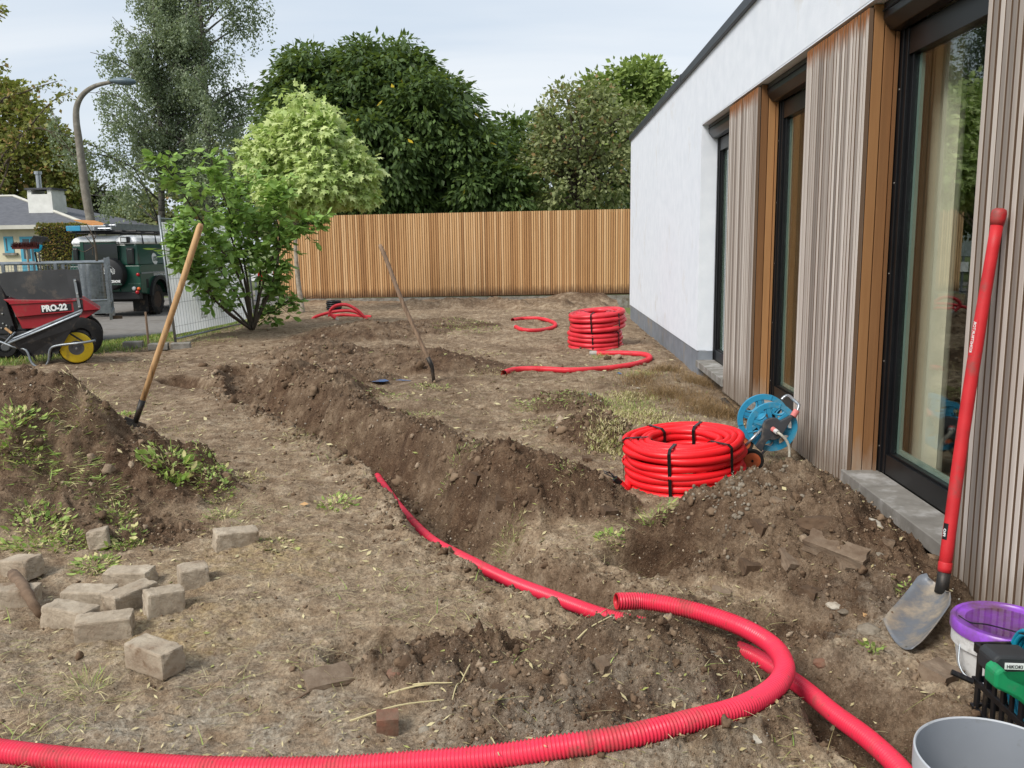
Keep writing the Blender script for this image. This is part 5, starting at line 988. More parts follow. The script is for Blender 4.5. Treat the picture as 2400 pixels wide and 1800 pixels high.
# ------------------------------------------------------------------ red tracked dumper
DY = 12.0; VD = V3((-.45, .89, 0)); D4 = lambda zx, zy, dy_=0.0: V3(q4(zx, zy, DY)) + VD * dy_
gd = Hz(-7, 12.2); wd = .72
dm = thing('mini_dumper', (D4(400, 900)[0], DY + .36, gd), 'small dumper with dark red skip and black raised side boards', 'machine')
tub = MB(); A = [(5, 850), (85, 880), (760, 830), (800, 825), (975, 935), (690, 1110), (210, 1130), (150, 1050)]
a = [D4(*p) for p in A]; 
MB().prism([D4(30, 838), D4(100, 880), D4(160, 1010), D4(845, 945), D4(975, 935), D4(800, 825), D4(735, 845)], VD * (wd)).build('skip', 'red_paint', dm, bevel=.006)
MB().prism([D4(160, 1011, .05), D4(845, 946, .05), D4(965, 940, .05), D4(695, 1110, .05), D4(215, 1125, .05)], VD * (wd - .1)).build('skip_base', 'red_paint', dm, bevel=.006)
MB().prism([D4(88, 872, -.02), D4(735, 842, -.02), D4(735, 852, -.02), D4(92, 884, -.02)], VD * .018).build('skip_rim', 'red_paint', dm)
MB().prism([D4(-20, 585, .03), D4(640, 550, .03), D4(690, 828, .03), D4(230, 858, .03), D4(60, 800, .03), D4(0, 700, .03)], VD * (.03)).build('side_board', 'dull_board', dm)
MB().prism([D4(640, 552, .022), D4(765, 547, .022), D4(803, 822, .022), D4(690, 830, .022)], VD * (.03)).build('end_board', 'dull_board', dm)
MB().prism([D4(-20, 585, wd - .06), D4(640, 550, wd - .06), D4(690, 828, wd - .06), D4(60, 858, wd - .06)], VD * (.03)).build('side_board', 'dull_board', dm)
MB().prism([D4(712, 640, -.03), D4(735, 636, -.03), D4(788, 918, -.03), D4(762, 920, -.03)], VD * (.028)).build('latch_bar', 'galv', dm)
MB().prism([D4(708, 850, -.006), D4(800, 840, -.006), D4(808, 945, -.006), D4(720, 960, -.006)], VD * (.005)).build('latch_plate', 'dull_board', dm)
for p in ((733, 655), (755, 780), (772, 908)): MB().lathe([(.012, 0), (.012, -.01), (0, -.012)], D4(p[0], p[1], -.031), (0, 1, 0), 8).build('bolt', 'screw', dm)
pl_ = MB().prism([D4(392, 902, -.004), D4(690, 876, -.004), D4(698, 945, -.004), D4(402, 970, -.004)], VD * (.003)).build('name_plate', 'black_plastic', dm)
s0, s1 = D4(410, 955, -.006), D4(684, 932, -.006); ang = math.atan2(s1[2] - s0[2], s1[0] - s0[0])
text('PRO-22', .118, 'white_print', pl_, Matrix.Translation(Vector(s0)) @ Matrix.Rotation(-ang, 4, 'Y') @ Matrix.Rotation(PI / 2, 4, 'X'), bold=.006, sx=.96)
MB().prism([D4(-160, 700, .08), D4(0, 690, .08), D4(140, 1130, .08), D4(130, 1180, .08), D4(-160, 1180, .08)], VD * (wd - .16)).build('engine_cover', 'black_rough', dm, bevel=.01)
MB().prism([D4(-200, 1181, .1), D4(560, 1130, .1), D4(640, 1210, .1), D4(560, 1400, .1), D4(200, 1420, .1), D4(-200, 1400, .1)], VD * (wd - .2)).build('chassis', 'black_rough', dm, bevel=.01)
MB().prism([D4(690, 1111, .2), D4(880, 1040, .2), D4(880, 1100, .2), D4(760, 1180, .2), D4(640, 1209, .2)], VD * (.3)).build('tip_frame', 'black_rough', dm)
for dy_ in (.02, wd - .1):
    c_ = D4(800, 1290, dy_ + .04); r_ = .28; wh = MB().lathe([(.13, .08), (r_ * .86, .085), (r_, .06), (r_, -.06), (r_ * .86, -.085), (.13, -.08)], (c_[0], c_[1], gd + r_), VD, 30, True).build('wheel', 'rubber', dm, smooth='auto'); MB().lathe([(.13, 0), (.1, -.03), (0, -.03)], (c_[0], c_[1], gd + r_), VD, 16).build('rim', 'grey_rim', wh)
    c_ = D4(70, 1400, dy_ - .06); r_ = .155; wh = MB().lathe([(.08, .05), (r_ * .88, .055), (r_, .03), (r_, -.03), (r_ * .88, -.055), (.08, -.05)], (c_[0], c_[1], gd + r_), VD, 24, True).build('castor_wheel', 'rubber', dm, smooth='auto'); MB().lathe([(.08, -.02), (.05, -.05), (0, -.05)], (c_[0], c_[1], gd + r_), VD, 14).build('rim', 'grey_rim', wh)
    MB().bar((c_[0], c_[1] + .05, gd + r_), (c_[0] + .05, c_[1] + .1, gd + .45), .05, .03).build('castor_fork', 'black_rough', wh)
for p in ((20, 980), (25, 1075), (60, 1095), (10, 1120)): MB().lathe([(.012, 0), (.012, -.01), (0, -.012)], D4(p[0], p[1], .078), (0, 1, 0), 8).build('bolt', 'screw', dm)
# ------------------------------------------------------------------ wheelbarrow
BY = 10.9; B4 = lambda zx, zy, dy_=0.0: V3(q4(zx, zy, BY)) + VD * dy_
wbz = Hz(-6.2, 10.9); wb = thing('wheelbarrow', (B4(400, 1400)[0], BY + .3, wbz), 'black dented wheelbarrow with a yellow-sided wheel beside the dumper', 'wheelbarrow')
top = [B4(85, 1265), B4(785, 975), B4(785, 975, .62), B4(85, 1265, .62)]; bot_ = [B4(260, 1400, .1), B4(570, 1345, .1), B4(570, 1345, .5), B4(260, 1400, .5)]; mid = [B4(150, 1300, .03), B4(700, 1120, .03), B4(700, 1120, .57), B4(150, 1300, .57)]
MB().loft([bot_, mid, top], cap=False).add(bot_, [(0, 1, 2, 3)]).build('tray', 'black_rough', wb).modifiers.new('s', 'SOLIDIFY').thickness = .004
MB().tube([p + [0, 0, .005] for p in top], .016, 8, closed=True).build('tray_rim', 'galv', wb, smooth=True)
for dy_ in (.06, .54):
    P = [B4(-120, 1215, dy_), B4(0, 1255, dy_), B4(120, 1300, dy_), B4(250, 1335, dy_), B4(300, 1450, dy_), B4(360, 1498, dy_), B4(430, 1495, dy_), B4(470, 1440, dy_), B4(485, 1330, dy_), B4(560, 1290, dy_), B4(800, 1262, dy_), B4(925, 1250, dy_ + (.12 if dy_ < .3 else -.12))]
    MB().tube(smoothpath(P, 4), .0165, 8).build('frame_tube', 'galv' if dy_ < .3 else 'black_rough', wb, smooth=True)
    MB().tube([B4(645, 1155, dy_ + .04), B4(830, 1275, dy_ + .1)], .012, 6).build('wheel_stay', 'black_rough', wb); MB().tube([B4(30, 1280, dy_), B4(110, 1190, dy_)], .012, 6).build('brace', 'galv', wb)
MB().cyl(B4(45, 1120, .06), B4(110, 1170, .06), .016, None, 10).build('grip', 'ash_handle', wb)
cw = B4(735, 1305, .3); rw = .205; wz = wbz + rw - .005
wh = MB().lathe([(.095, .05), (.17, .055), (.195, .045), (rw, .02), (rw, -.02), (.195, -.045), (.17, -.055), (.095, -.05)], (cw[0], cw[1], wz), VD, 40, True).build('wheel', 'yellow_tyre', wb, smooth='auto')
MB().lathe([(rw + .001, .024), (rw + .012, .015), (rw + .012, -.015), (rw + .001, -.024)], (cw[0], cw[1], wz), VD, 40, True).build('tread', 'rubber', wh)
MB().lathe([(.095, -.05), (.085, -.03), (.05, -.035), (.045, -.07), (.0, -.07)], (cw[0], cw[1], wz), VD, 24).build('rim', 'grey_rim', wh, smooth='auto'); MB().cyl(V3((cw[0], cw[1], wz)) - VD * .13, V3((cw[0], cw[1], wz)) + VD * .13, .012).build('axle', 'screw', wh)
# ------------------------------------------------------------------ site fence panel with sheet
pa = gz(412, 806, 0.0); pb = gz(608, 756, 0.0); pa[2] = Hz(pa[0], pa[1]); pb[2] = Hz(pb[0], pb[1]); dirp = (pb - pa); dirp[2] = 0; ln = np.linalg.norm(dirp); dirp /= ln; ln = 3.45
leanv = V3((-.045, -.02, 0))
site = thing('site_fence', pa + dirp * ln / 2, 'temporary wire site fence panel hung with a white printed sheet', 'fence')
PP = lambda s, h: pa + dirp * s + V3((0, 0, h + .03)) + leanv * h + (pb[2] - pa[2]) * V3((0, 0, s / ln))
for s in (0, ln): MB().tube([PP(s, -.04), PP(s, 1.98)], .021, 10).build('post', 'galv', site, smooth=True)
for h in (.06, 1.93): MB().tube([PP(0, h), PP(ln, h)], .016, 8).build('rail', 'galv', site, smooth=True)
for i in range(34): s = .1 + i * .1; MB().bar(PP(s, .06), PP(s, 1.93), .0042).build('wire', 'galv', site)
for h in (.25, .62, 1.0, 1.38, 1.75): MB().bar(PP(0, h) + [.003, 0, 0], PP(ln, h) + [.003, 0, 0], .0042).build('wire', 'galv', site)
nv = np.cross(dirp, (0, 0, 1)); cv = []; n1, n2 = 50, 22
for i in range(n1 + 1):
    for j in range(n2 + 1):
        s, h = .06 + (ln - .12) * i / n1, .12 + 1.76 * j / n2; cv.append(PP(s, h) - nv * (.02 + .012 * math.sin(s * 5 + h * 3) + .008 * math.sin(h * 9 + s * 2)))
tp = MB().add(cv, [(i * (n2 + 1) + j, (i + 1) * (n2 + 1) + j, (i + 1) * (n2 + 1) + j + 1, i * (n2 + 1) + j + 1) for i in range(n1) for j in range(n2)]).build('sheet', 'tarp', site, smooth=True)
Mx = Matrix(((dirp[0], 0, nv[0], 0), (dirp[1], 0, nv[1], 0), (0, 1, 0, 0), (0, 0, 0, 1)))
def ontarp(s, h): return Matrix.Translation(Vector(PP(s, h) + nv * .014)) @ Mx
text('bouwhekken', .16, 'grey_print', tp, ontarp(.5, .95)); text('verhuur', .12, 'grey_print', tp, ontarp(.6, .78)); text('BD', .2, 'grey_print', tp, ontarp(1.0, .3))
# foot blocks and stakes
for k, (dx_, dy_, lb) in enumerate(((285, 750, 'grey concrete block lying on the grass left of the stake'), (340, 754, 'grey concrete foot block beside the wooden stake'), (388, 752, 'grey concrete foot block holding the site fence post'))):
    p = gz(dx_ * DS, dy_ * DS, 0.0); zc = Hz(p[0], p[1]); o = MB().obox((p[0], p[1] + .05, zc + .045), (.13, .05, 0), (-.03, .10, 0), (0, 0, .05)).build('concrete_block', 'concrete', None, bevel=.01, org=(p[0], p[1] + .05, zc)); tag(o, lb, 'block')
def stake(name, p0, p1, r, mat_, lb, cat): a = V3(p0); o = MB().tube([a, (a + V3(p1)) / 2 + [.004, 0, 0], p1], [r, r, r * .9], 6).build(name, mat_, None, org=a); tag(o, lb, cat); return o
p = gz(348, 812, 0.0); q = gy(341, 731, p[1]); stake('wooden_stake', p + [0, 0, -.05], q, .017, 'old_handle', 'thin short wooden stake standing in the grass beside the blocks', 'stake')
# ------------------------------------------------------------------ spades standing in the soil
def on(px, py, Y): return gy(px, py, Y)
SY = 6.75; b0 = on(322, 975, SY); t0 = on(471, 524, SY + .12); gzz = Hz(b0[0], b0[1]); sp1 = thing('spade', (b0[0], b0[1], gzz), 'long pale wooden-handled spade stuck in the soil by the left heap', 'spade')
ax_ = nrmz(t0 - b0); cl = b0 + ax_ * .14
MB().tube([b0 + ax_ * .06, b0 + (t0 - b0) * .3, b0 + (t0 - b0) * .65 + [.006, 0, 0], t0 - ax_ * .03, t0], [.022, .024, .024, .026, .018], 12).build('handle', 'ash_handle', sp1, smooth=True)
MB().tube([b0 - ax_ * .05, cl], [.021, .027], 12).build('socket', 'steel_dark', sp1, smooth=True); sdv = nrmz(np.cross(ax_, (0, 1, 0))); MB().obox(b0 - ax_ * .2, sdv * .09, ax_ * .16, (0, .006, 0)).build('blade', 'steel_dark', sp1)
SY = 9.35; b0 = on(1017, 897, SY); t0 = on(890, 573, SY + .1); gzz = Hz(b0[0], b0[1]); sp2 = thing('spade', (b0[0], b0[1], gzz), 'weathered grey-handled spade with bent neck standing before the batten fence', 'spade')
P = smoothpath([on(1015, 880, SY), on(1013, 862, SY), on(1006, 845, SY), on(985, 800, SY + .02), on(940, 700, SY + .06), on(908, 615, SY + .09), t0], 4)
MB().tube(P[6:], [.023] * (len(P) - 7) + [.017], 10).build('handle', 'old_handle', sp2, smooth=True); MB().tube([P[9], P[6], P[4], P[2], P[0]] + [b0 - V3((-.01, 0, .12))], [.026, .025, .022, .02, .02, .018], 10).build('socket', 'steel_dark', sp2, smooth=True); MB().obox(b0 - [-.005, 0, .14], (.085, .02, 0), (0, 0, .13), (.002, .006, 0)).build('blade', 'steel_dark', sp2)
# ------------------------------------------------------------------ red corrugated pipes
def corr_tube(path, r, pitch, n=20, depth=.11, ppr=4):
    P = resample(path, pitch / ppr); k = np.arange(len(P)); prof = np.array([1.0, 1.0, 1 - depth, 1 - depth]) if ppr == 4 else np.array([1.0, 1 - depth] * 1)
    return MB().tube(P, list(r * prof[k % ppr]), n, cap=False)
def pipe_obj(name, path, r, pitch, mat_, label, n=20, ends=(True, True), cat='pipe', ppr=4):
    P = resample(path, .05); t = thing(name, P[len(P) // 2] - [0, 0, r], label, cat)
    corr_tube(path, r, pitch, n, .12, ppr).build('pipe', mat_, t, smooth=True)
    Q = resample(path, .03)
    for e, a, c in ((ends[0], Q[0], Q[3]), (ends[1], Q[-1], Q[-4])):
        if e: u = nrmz(c - a); MB().lathe([(r, 0), (r * .84, -.003), (r * .82, .15), (0, .15)], a, u, n).build('bore', 'pipe_far', t, smooth=True)
    return t
def follow(pts, r, lift=0.0, sm=2):
    P = np.array([hitd(x_, y_, r + lift) for x_, y_ in pts])
    for _ in range(sm): P[1:-1, 2] = np.maximum(P[1:-1, 2] * .5 + .25 * (P[:-2, 2] + P[2:, 2]), P[1:-1, 2] - .01)
    return smoothpath(P, 10)
pipe_obj('corrugated_pipe', smoothpath(FPW, 10), RP, .0112, 'pipe_red', 'pinkish-red corrugated pipe looping over the foreground soil heap with an open end', 24)
def gzl(x_, y_, z_): return gz(x_ * DS, y_ * DS, z_)
TP = [gzl(770, 985, -.42), gzl(800, 1010, -.36), gzl(830, 1052, -.27), gzl(870, 1106, -.21), gzl(930, 1166, -.15), gzl(1000, 1205, -.11), gzl(1100, 1254, -.08), gzl(1200, 1292, -.06), gzl(1300, 1328, -.05), gzl(1400, 1350, -.06), gzl(1520, 1378, -.06), gzl(1620, 1412, -.05), gzl(1720, 1475, -.02), gzl(1800, 1540, .0), gzl(1880, 1600, .02), gzl(1950, 1668, .03), V3((.99, 2.10, .03)), V3((.88, 1.88, .02)), V3((.74, 1.68, 0))]
pipe_obj('corrugated_pipe', smoothpath(TP, 8), .031, .0105, 'pipe_red', 'red corrugated pipe laid along the trench and partly buried in soil', 20, (False, False))
# large coil with straps
def coil(cx, cy, z0, Ro, pr, rows, layers, mat_, label, tilt=(0, 0), ribs=True, strap='zip_black', straps=(), name='pipe_coil', wob=.0):
    base = V3((cx, cy, z0)); t = thing(name, base, label, 'pipe coil'); m = MB(); pit = pr * 1.93
    E_ = Matrix.Rotation(tilt[0], 3, 'X') @ Matrix.Rotation(tilt[1], 3, 'Y'); rg = np.random.default_rng(int(abs(cx) * 100) + rows)
    tr_ = lambda p: base + V3(E_ @ Vector(p))
    pts = []
    for l in range(layers):
        for k in range(rows):
            kk = k if l % 2 == 0 else rows - 1 - k
            if 0 < l < layers - 1 and kk < rows - 1: continue                       # hidden turns inside the bundle
            Rr = Ro - pr - l * pr * 1.95; n = 200 if ribs else 64; ph = rg.uniform(0, 6); zc = pr + kk * pit
            a0 = np.linspace(0, 2 * PI, n, endpoint=False)
            Q = [tr_(((Rr + wob * math.sin(3 * a + ph) + wob * .6 * math.sin(5 * a + ph * 2)) * math.cos(a), (Rr + wob * math.sin(2 * a + ph)) * math.sin(a), zc + pr * .30 * math.sin(a + ph) * (1 if 0 < kk else 0))) for a in a0]
            if ribs:
                Q.append(Q[0]); S = resample(Q, .0085 / 2)[:-1]; S = S[:len(S) // 2 * 2]; m.tube(S, list(pr * np.where(np.arange(len(S)) % 2, .93, 1.02)), 12, closed=True)
            else: m.tube(Q, pr, 12, closed=True)
    m.build('pipe', mat_, t, smooth=True)
    zt = 2 * pr + (rows - 1) * pit; Ri = Ro - 2 * pr - (layers - 1) * pr * 1.95
    for a in straps:
        c, s = math.cos(a), math.sin(a); q = lambda rr, zz: tr_((rr * c, rr * s, zz)); g = .006
        pa_ = [q(Ro + g, 0.004), q(Ro + g, zt * .5), q(Ro + g, zt - pr * .6), q(Ro - pr, zt + g), q(Ri + pr, zt + g), q(Ri - g, zt - pr * .6), q(Ri - g, zt * .5), q(Ri - g, .004)]; sm = MB(); sv = V3(E_ @ Vector((-s, c, 0)))
        for i in range(len(pa_) - 1): sm.add([pa_[i] - sv * .010, pa_[i] + sv * .010, pa_[i + 1] + sv * .010, pa_[i + 1] - sv * .010], [(0, 1, 2, 3)])
        o = sm.build('strap', strap, t); o.modifiers.new('s', 'SOLIDIFY').thickness = .003
    return t, tr_
tc_, trf = coil(.90, 5.28, -.01, .375, .0228, 7, 4, 'pipe_coil', 'large bright red corrugated pipe coil with black straps beside the hose reel', (R(1.5), R(-3)), True, straps=(R(-112), R(-52), R(178), R(62), R(120)), wob=.010)
e = [trf((-.345, -.02, .06)), trf((-.365, -.10, .05)), trf((-.385, -.18, .04)), trf((-.42, -.25, .05))]
corr_tube(smoothpath([e[0], e[1], e[2], gz(1452, 1132, .05)], 8), .0245, .0085, 14).build('pipe_tail', 'pipe_coil', tc_, smooth=True); a = gz(1452, 1132, .05); d_ = nrmz(a - V3(e[2]))
MB().cyl(a - d_ * .01, a + d_ * .045, .02, None, 14).build('tail_sleeve', 'black_plastic', tc_)
for k in range(4): MB().tube(smoothpath([a + d_ * .04, a + d_ * .07 + RNG.normal(0, .008, 3), a + d_ * .11 + RNG.normal(0, .014, 3)], 3), .004, 5).build('cable_end', 'grey_rim' if k % 2 else 'black_plastic', tc_)
p = gz(1400, 820, 0.0); zc = Hz(p[0], p[1] + .4)
coil(p[0] + .01, p[1] + .42, zc - .02, .40, .033, 4, 3, 'pipe_far', 'lower red pipe coil of the stack by the white wall', (R(3), R(-2)), False, straps=(R(-100), R(-40), R(160)), wob=.012)
coil(p[0] + .03, p[1] + .43, zc + .262, .41, .033, 4, 4, 'pipe_far', 'upper slightly tilted red pipe coil of the stack by the white wall', (R(4), R(-4)), False, straps=(R(-105), R(-45), R(160)), wob=.014)
def flatpipe(pts, r, label, tip=None, zo=None):
    P = smoothpath([hitd(x_, y_, r * .85 + (zo[i] if zo else 0)) for i, (x_, y_) in enumerate(pts)], 8); t = thing('bent_pipe', P[len(P) // 2] - V3((0, 0, r)), label, 'pipe')
    corr_tube(P, r, .012, 12, .06).build('pipe', 'pipe_far', t, smooth=True)
    for f_, a, c in ((0, P[0], P[2]), (1, P[-1], P[-3])):
        if tip and tip[f_]: u = nrmz(V3(a) - V3(c)); MB().cyl(V3(a) - u * .01, V3(a) + u * .1, r * .92, None, 12).build('end_tape', 'pipe_end', t)
    return t
flatpipe([(1088, 806), (1112, 799), (1160, 797), (1230, 800), (1300, 797), (1360, 789), (1392, 781), (1404, 773), (1392, 766), (1350, 763), (1312, 763), (1290, 763)], .036, 'single red pipe bent in a hairpin in front of the coil stack', (0, 1))
flatpipe([(1107, 691), (1130, 688), (1165, 688), (1192, 695), (1200, 702), (1190, 709), (1160, 714), (1128, 712), (1114, 706)], .036, 'short red pipe bent in a ring left of the coil stack', (0, 1))
Yp = hitd(735, 692)[1]
def upP(pts, dy=0.0): return smoothpath([gy(x_ * DS, y_ * DS, Yp + dy) for x_, y_ in pts], 8)
def z8(x_, y_): return ((720 + x_ / 7.055) / DS, (680 + y_ / 7.055) / DS)
for lb, pts, dy in (('red pipe arching highest in the tangle by the black cable coil', [(470, 465), (410, 420), (375, 370), (400, 310), (470, 260), (560, 240), (660, 245), (760, 290), (850, 350), (920, 420), (990, 490)], 0), ('red pipe lying lowest with its end curling left of the tangle', [(160, 525), (110, 520), (85, 490), (130, 445), (240, 405), (360, 375), (500, 350), (660, 340), (780, 355), (870, 395), (960, 450)], .35), ('nearly straight red pipe running through the tangle', [(350, 415), (470, 420), (600, 410), (760, 420), (880, 435), (1060, 440)], .7)):
    P = upP([z8(*p) for p in pts], dy); t = thing('bent_pipe', P[0] - V3((0, 0, .03)), lb, 'pipe'); corr_tube(P, .034, .012, 12, .06).build('pipe', 'pipe_far', t, smooth=True); u = nrmz(P[0] - P[2]); MB().cyl(P[0] - u * .01, P[0] + u * .07, .03, None, 12).build('end_tape', 'pipe_end', t)
c_ = hitd(*z8(290, 390)); bc_ = thing('cable_coil', (c_[0], c_[1] + .9, Hz(c_[0], c_[1] + .9)), 'small black cable coil on the ground before the fence base', 'coil'); c_ = V3(ORG[bc_.name]); m = MB()
for k in range(5): m.tube([c_ + [(.15 + .015 * (k % 2)) * math.cos(a), .15 * math.sin(a), .03 + k * .045] for a in np.linspace(0, 2 * PI, 30, endpoint=False)], .024, 8, closed=True)
m.build('cable', 'black_plastic', bc_, smooth=True)
# ------------------------------------------------------------------ hose reel leaning by the wall
Yn, Yf = 5.46, 5.70
def r8(zx, zy, Y): return V3(gy(1680 + zx / 7.9, 900 + zy / 7.9, Y))
cn = r8(1020, 790, Yn); cf = r8(858, 650, Yf); axr = nrmz(cf - cn); hr = thing('hose_reel', r8(660, 1600, Yn), 'blue garden hose reel on orange wheels leaning against the timber cladding', 'hose reel')
px2m = lambda px, Y: px / 7.9 / FPX * Y * 1.02
for c_, rr, Y in ((cn, px2m(455, Yn), Yn), (cf, px2m(465, Yf), Yf)):
    rm = MB().lathe([(rr, -.012), (rr, .012), (rr * .80, .012), (rr * .78, 0), (rr * .80, -.012)], c_, axr, 48, True).build('side_disc', 'reel_blue', hr, smooth='auto'); a, u, v = frame(axr)
    for k in range(6):
        an = k * PI / 3 + .3; d1 = u * math.cos(an) + v * math.sin(an); d2 = -u * math.sin(an) + v * math.cos(an)
        MB().obox(c_ + d1 * rr * .52, d1 * rr * .28, d2 * .013, axr * .010).build('spoke', 'reel_blue', rm, bevel=.002)
        an += PI / 6; d1 = u * math.cos(an) + v * math.sin(an); d2 = -u * math.sin(an) + v * math.cos(an)
        MB().tube(smoothpath([c_ + d1 * rr * .78 - d2 * .05, c_ + d1 * rr * .58 - d2 * .03, c_ + d1 * rr * .52, c_ + d1 * rr * .58 + d2 * .03, c_ + d1 * rr * .78 + d2 * .05], 3), .008, 6).build('web', 'reel_blue', rm)
        MB().obox(c_ + d1 * rr * .9, d1 * rr * .1, d2 * .004, axr * .016).build('rib', 'reel_blue', rm)
    MB().lathe([(rr * .34, -.01), (rr * .34, .01), (0, .01)], c_, axr, 30).build('hub', 'reel_blue', rm)
MB().cyl(cn + axr * .012, cf - axr * .012, .045, None, 20).build('drum', 'reel_blue', hr)
def plate(pts, Y, dep, name, mat_): return MB().prism([r8(x_, y_, Y) for x_, y_ in pts], (0, dep, 0)).build(name, mat_, hr, bevel=.004)
plate([(860, 760), (900, 690), (960, 650), (1050, 630), (1130, 640), (1180, 690), (1390, 580), (1430, 600), (1400, 640), (1230, 920), (1160, 1010), (1060, 1040), (980, 1030), (920, 1080), (830, 1260), (720, 1160), (830, 1000), (840, 900)], Yn - .05, .03, 'frame_plate', 'dark_grey')
plate([(780, 560), (830, 500), (900, 470), (980, 500), (1190, 420), (1210, 470), (1000, 760), (880, 850), (760, 860), (600, 1000), (520, 930), (700, 760)], Yf + .03, .03, 'frame_plate', 'dark_grey')
for (a, b2), Y in ((((840, 830), (470, 1200)), Yn - .03), (((1060, 1050), (800, 1330)), Yn - .0), (((430, 800), (340, 900)), Yf)): MB().cyl(r8(*a, Y), r8(*b2, Y), .009, None, 10).build('leg_tube', 'aluminium', hr, smooth=True)
hp = [r8(1200, 290, Yf), r8(1250, 240, Yf), r8(1330, 215, Yf - .02), r8(1420, 290, Yn + .05), r8(1500, 360, Yn), r8(1520, 400, Yn - .02), r8(1490, 500, Yn - .03), r8(1430, 590, Yn - .04)]
MB().tube(smoothpath(hp, 5), .010, 10).build('handle', 'aluminium', hr, smooth=True); MB().cyl(r8(1480, 490, Yn - .03), r8(1410, 600, Yn - .04), .020, None, 14).build('handle_clamp', 'pink_grip', hr)
for Y, z_ in ((Yn - .04, (655, 1410)), (Yf + .04, (480, 1080))):
    c_ = r8(*z_, Y); wh = MB().lathe([(.052, -.018), (.068, -.02), (.073, -.01), (.073, .01), (.068, .02), (.052, .018)], c_, (.15, 1, 0), 32, True).build('wheel', 'rubber', hr, smooth='auto'); MB().lathe([(.053, -.017), (.03, -.021), (.01, -.018), (0, -.017)], c_, (.15, 1, 0), 28).build('wheel_disc', 'reel_orange', wh, smooth='auto'); MB().lathe([(.008, -.024), (.008, .03)], c_, (.15, 1, 0), 10).build('axle', 'black_plastic', wh)
h0 = r8(1030, 830, Yn - .055); h1 = r8(1130, 900, Yn - .1); MB().tube([h0, h0 + (h1 - h0) * .5], .016, 14).build('coupling', 'pink_grip', hr); MB().tube([h0 + (h1 - h0) * .5, h1], .0155, 14).build('coupling', 'white_plastic', hr)
hs = smoothpath([h1, r8(1200, 950, Yn - .12), r8(1290, 1050, Yn - .12), r8(1340, 1180, Yn - .12), r8(1345, 1320, Yn - .12), r8(1335, 1450, Yn - .12), r8(1330, 1560, Yn - .12)], 6); MB().tube(hs, .0085, 10).build('hose', 'hose_grey', hr, smooth=True)
MB().tube([r8(920, 560, Yn - .03), r8(935, 620, Yn - .04)], .006, 8).build('latch', 'rust_rim', hr)
# dark downpipe lying at the base of the cladding
p0 = gx(1696, 935, W - .03); p1 = gx(1950, 1190, W - .02); MB().tube([p0 + [0, 0, -.02], (V3(p0) + p1) / 2 + [0, 0, -.02], V3(p1) + [0, 0, -.06]], .035, 12).build('drain_pipe', 'steel_dark', None, smooth=True, org=p0); tag(bpy.data.objects['drain_pipe'], 'muddy dark pipe lying along the foot of the cladding', 'pipe')
# ------------------------------------------------------------------ red-handled shovel leaning on the cladding
tp_ = gx(2160 * DS, 450 * DS, W - .045); col_ = gx(2040 * DS, 1235 * DS, 1.585)
sh = thing('shovel', gz(1950 * DS, 1400 * DS, .0), 'red-handled shovel with muddy steel blade leaning on the near cladding', 'shovel')
ax_ = nrmz(V3(tp_) - col_); hl = np.linalg.norm(V3(tp_) - col_); H_ = lambda f_: V3(col_) + ax_ * hl * f_ + V3((.0, .02, 0)) * math.sin(PI * f_)
MB().tube([H_(f_) for f_ in np.linspace(0, .955, 16)], [.0245] * 11 + [.0235, .0225, .022, .022, .0225], 16).build('handle', 'red_grip', sh, smooth=True)
MB().tube([H_(.955), H_(.97), H_(.985), H_(.995), H_(1.0)], [.0235, .027, .028, .025, .014], 16).build('grip_cap', 'red_grip', sh, smooth=True)
MB().tube([H_(.0), H_(.012), H_(.025), H_(.028)], [.026, .0262, .0262, .0245], 16).build('collar', 'red_grip', sh, smooth=True)
bt = [gz(1972 * DS, 1420 * DS, .03), gz(1906 * DS, 1352 * DS, .035)]; neck = V3(col_) - ax_ * .085
MB().tube([H_(.002), V3(col_) - ax_ * .05, neck], [.0245, .024, .026], 16).build('socket', 'steel_dark', sh, smooth=True)
cb = (bt[0] + bt[1]) / 2 + V3((0, 0, -.012)); la = cb - neck; ln_ = np.linalg.norm(la); la = la / ln_; sdv = nrmz(bt[0] - bt[1]); HWB = .5 * np.linalg.norm(bt[0] - bt[1]); upn = nrmz(np.cross(sdv, la)); upn = upn if upn[2] > 0 else -upn
vs = []; nu, nvv = 13, 17
for i in range(nvv):
    t = i / (nvv - 1); hw = HWB * (min(1, .55 + 3.2 * t) if t < .16 else 1.06 - .10 * max(0, t - .85) / .15)
    for j in range(nu):
        s = -1 + 2 * j / (nu - 1); up_ = .05 * abs(s) ** 2.2 * (1 - .35 * t) - .012 * math.sin(PI * t) + .012 * max(0, 1 - t * 6) * (1 - abs(s)); tt = t - (.04 * s * s if t > .8 else 0) + (.10 * s * s if t < .05 else 0)
        vs.append(neck + la * (ln_ * (tt * 1.06 - .06)) + sdv * hw * s + upn * up_)
bl_ = MB().add(vs, [(i * nu + j, i * nu + j + 1, (i + 1) * nu + j + 1, (i + 1) * nu + j) for i in range(nvv - 1) for j in range(nu - 1)]).build('blade', 'steel_blade', sh, smooth=True); bl_.modifiers.new('s', 'SOLIDIFY').thickness = .003
vd = nrmz(C0 - H_(.5)); 
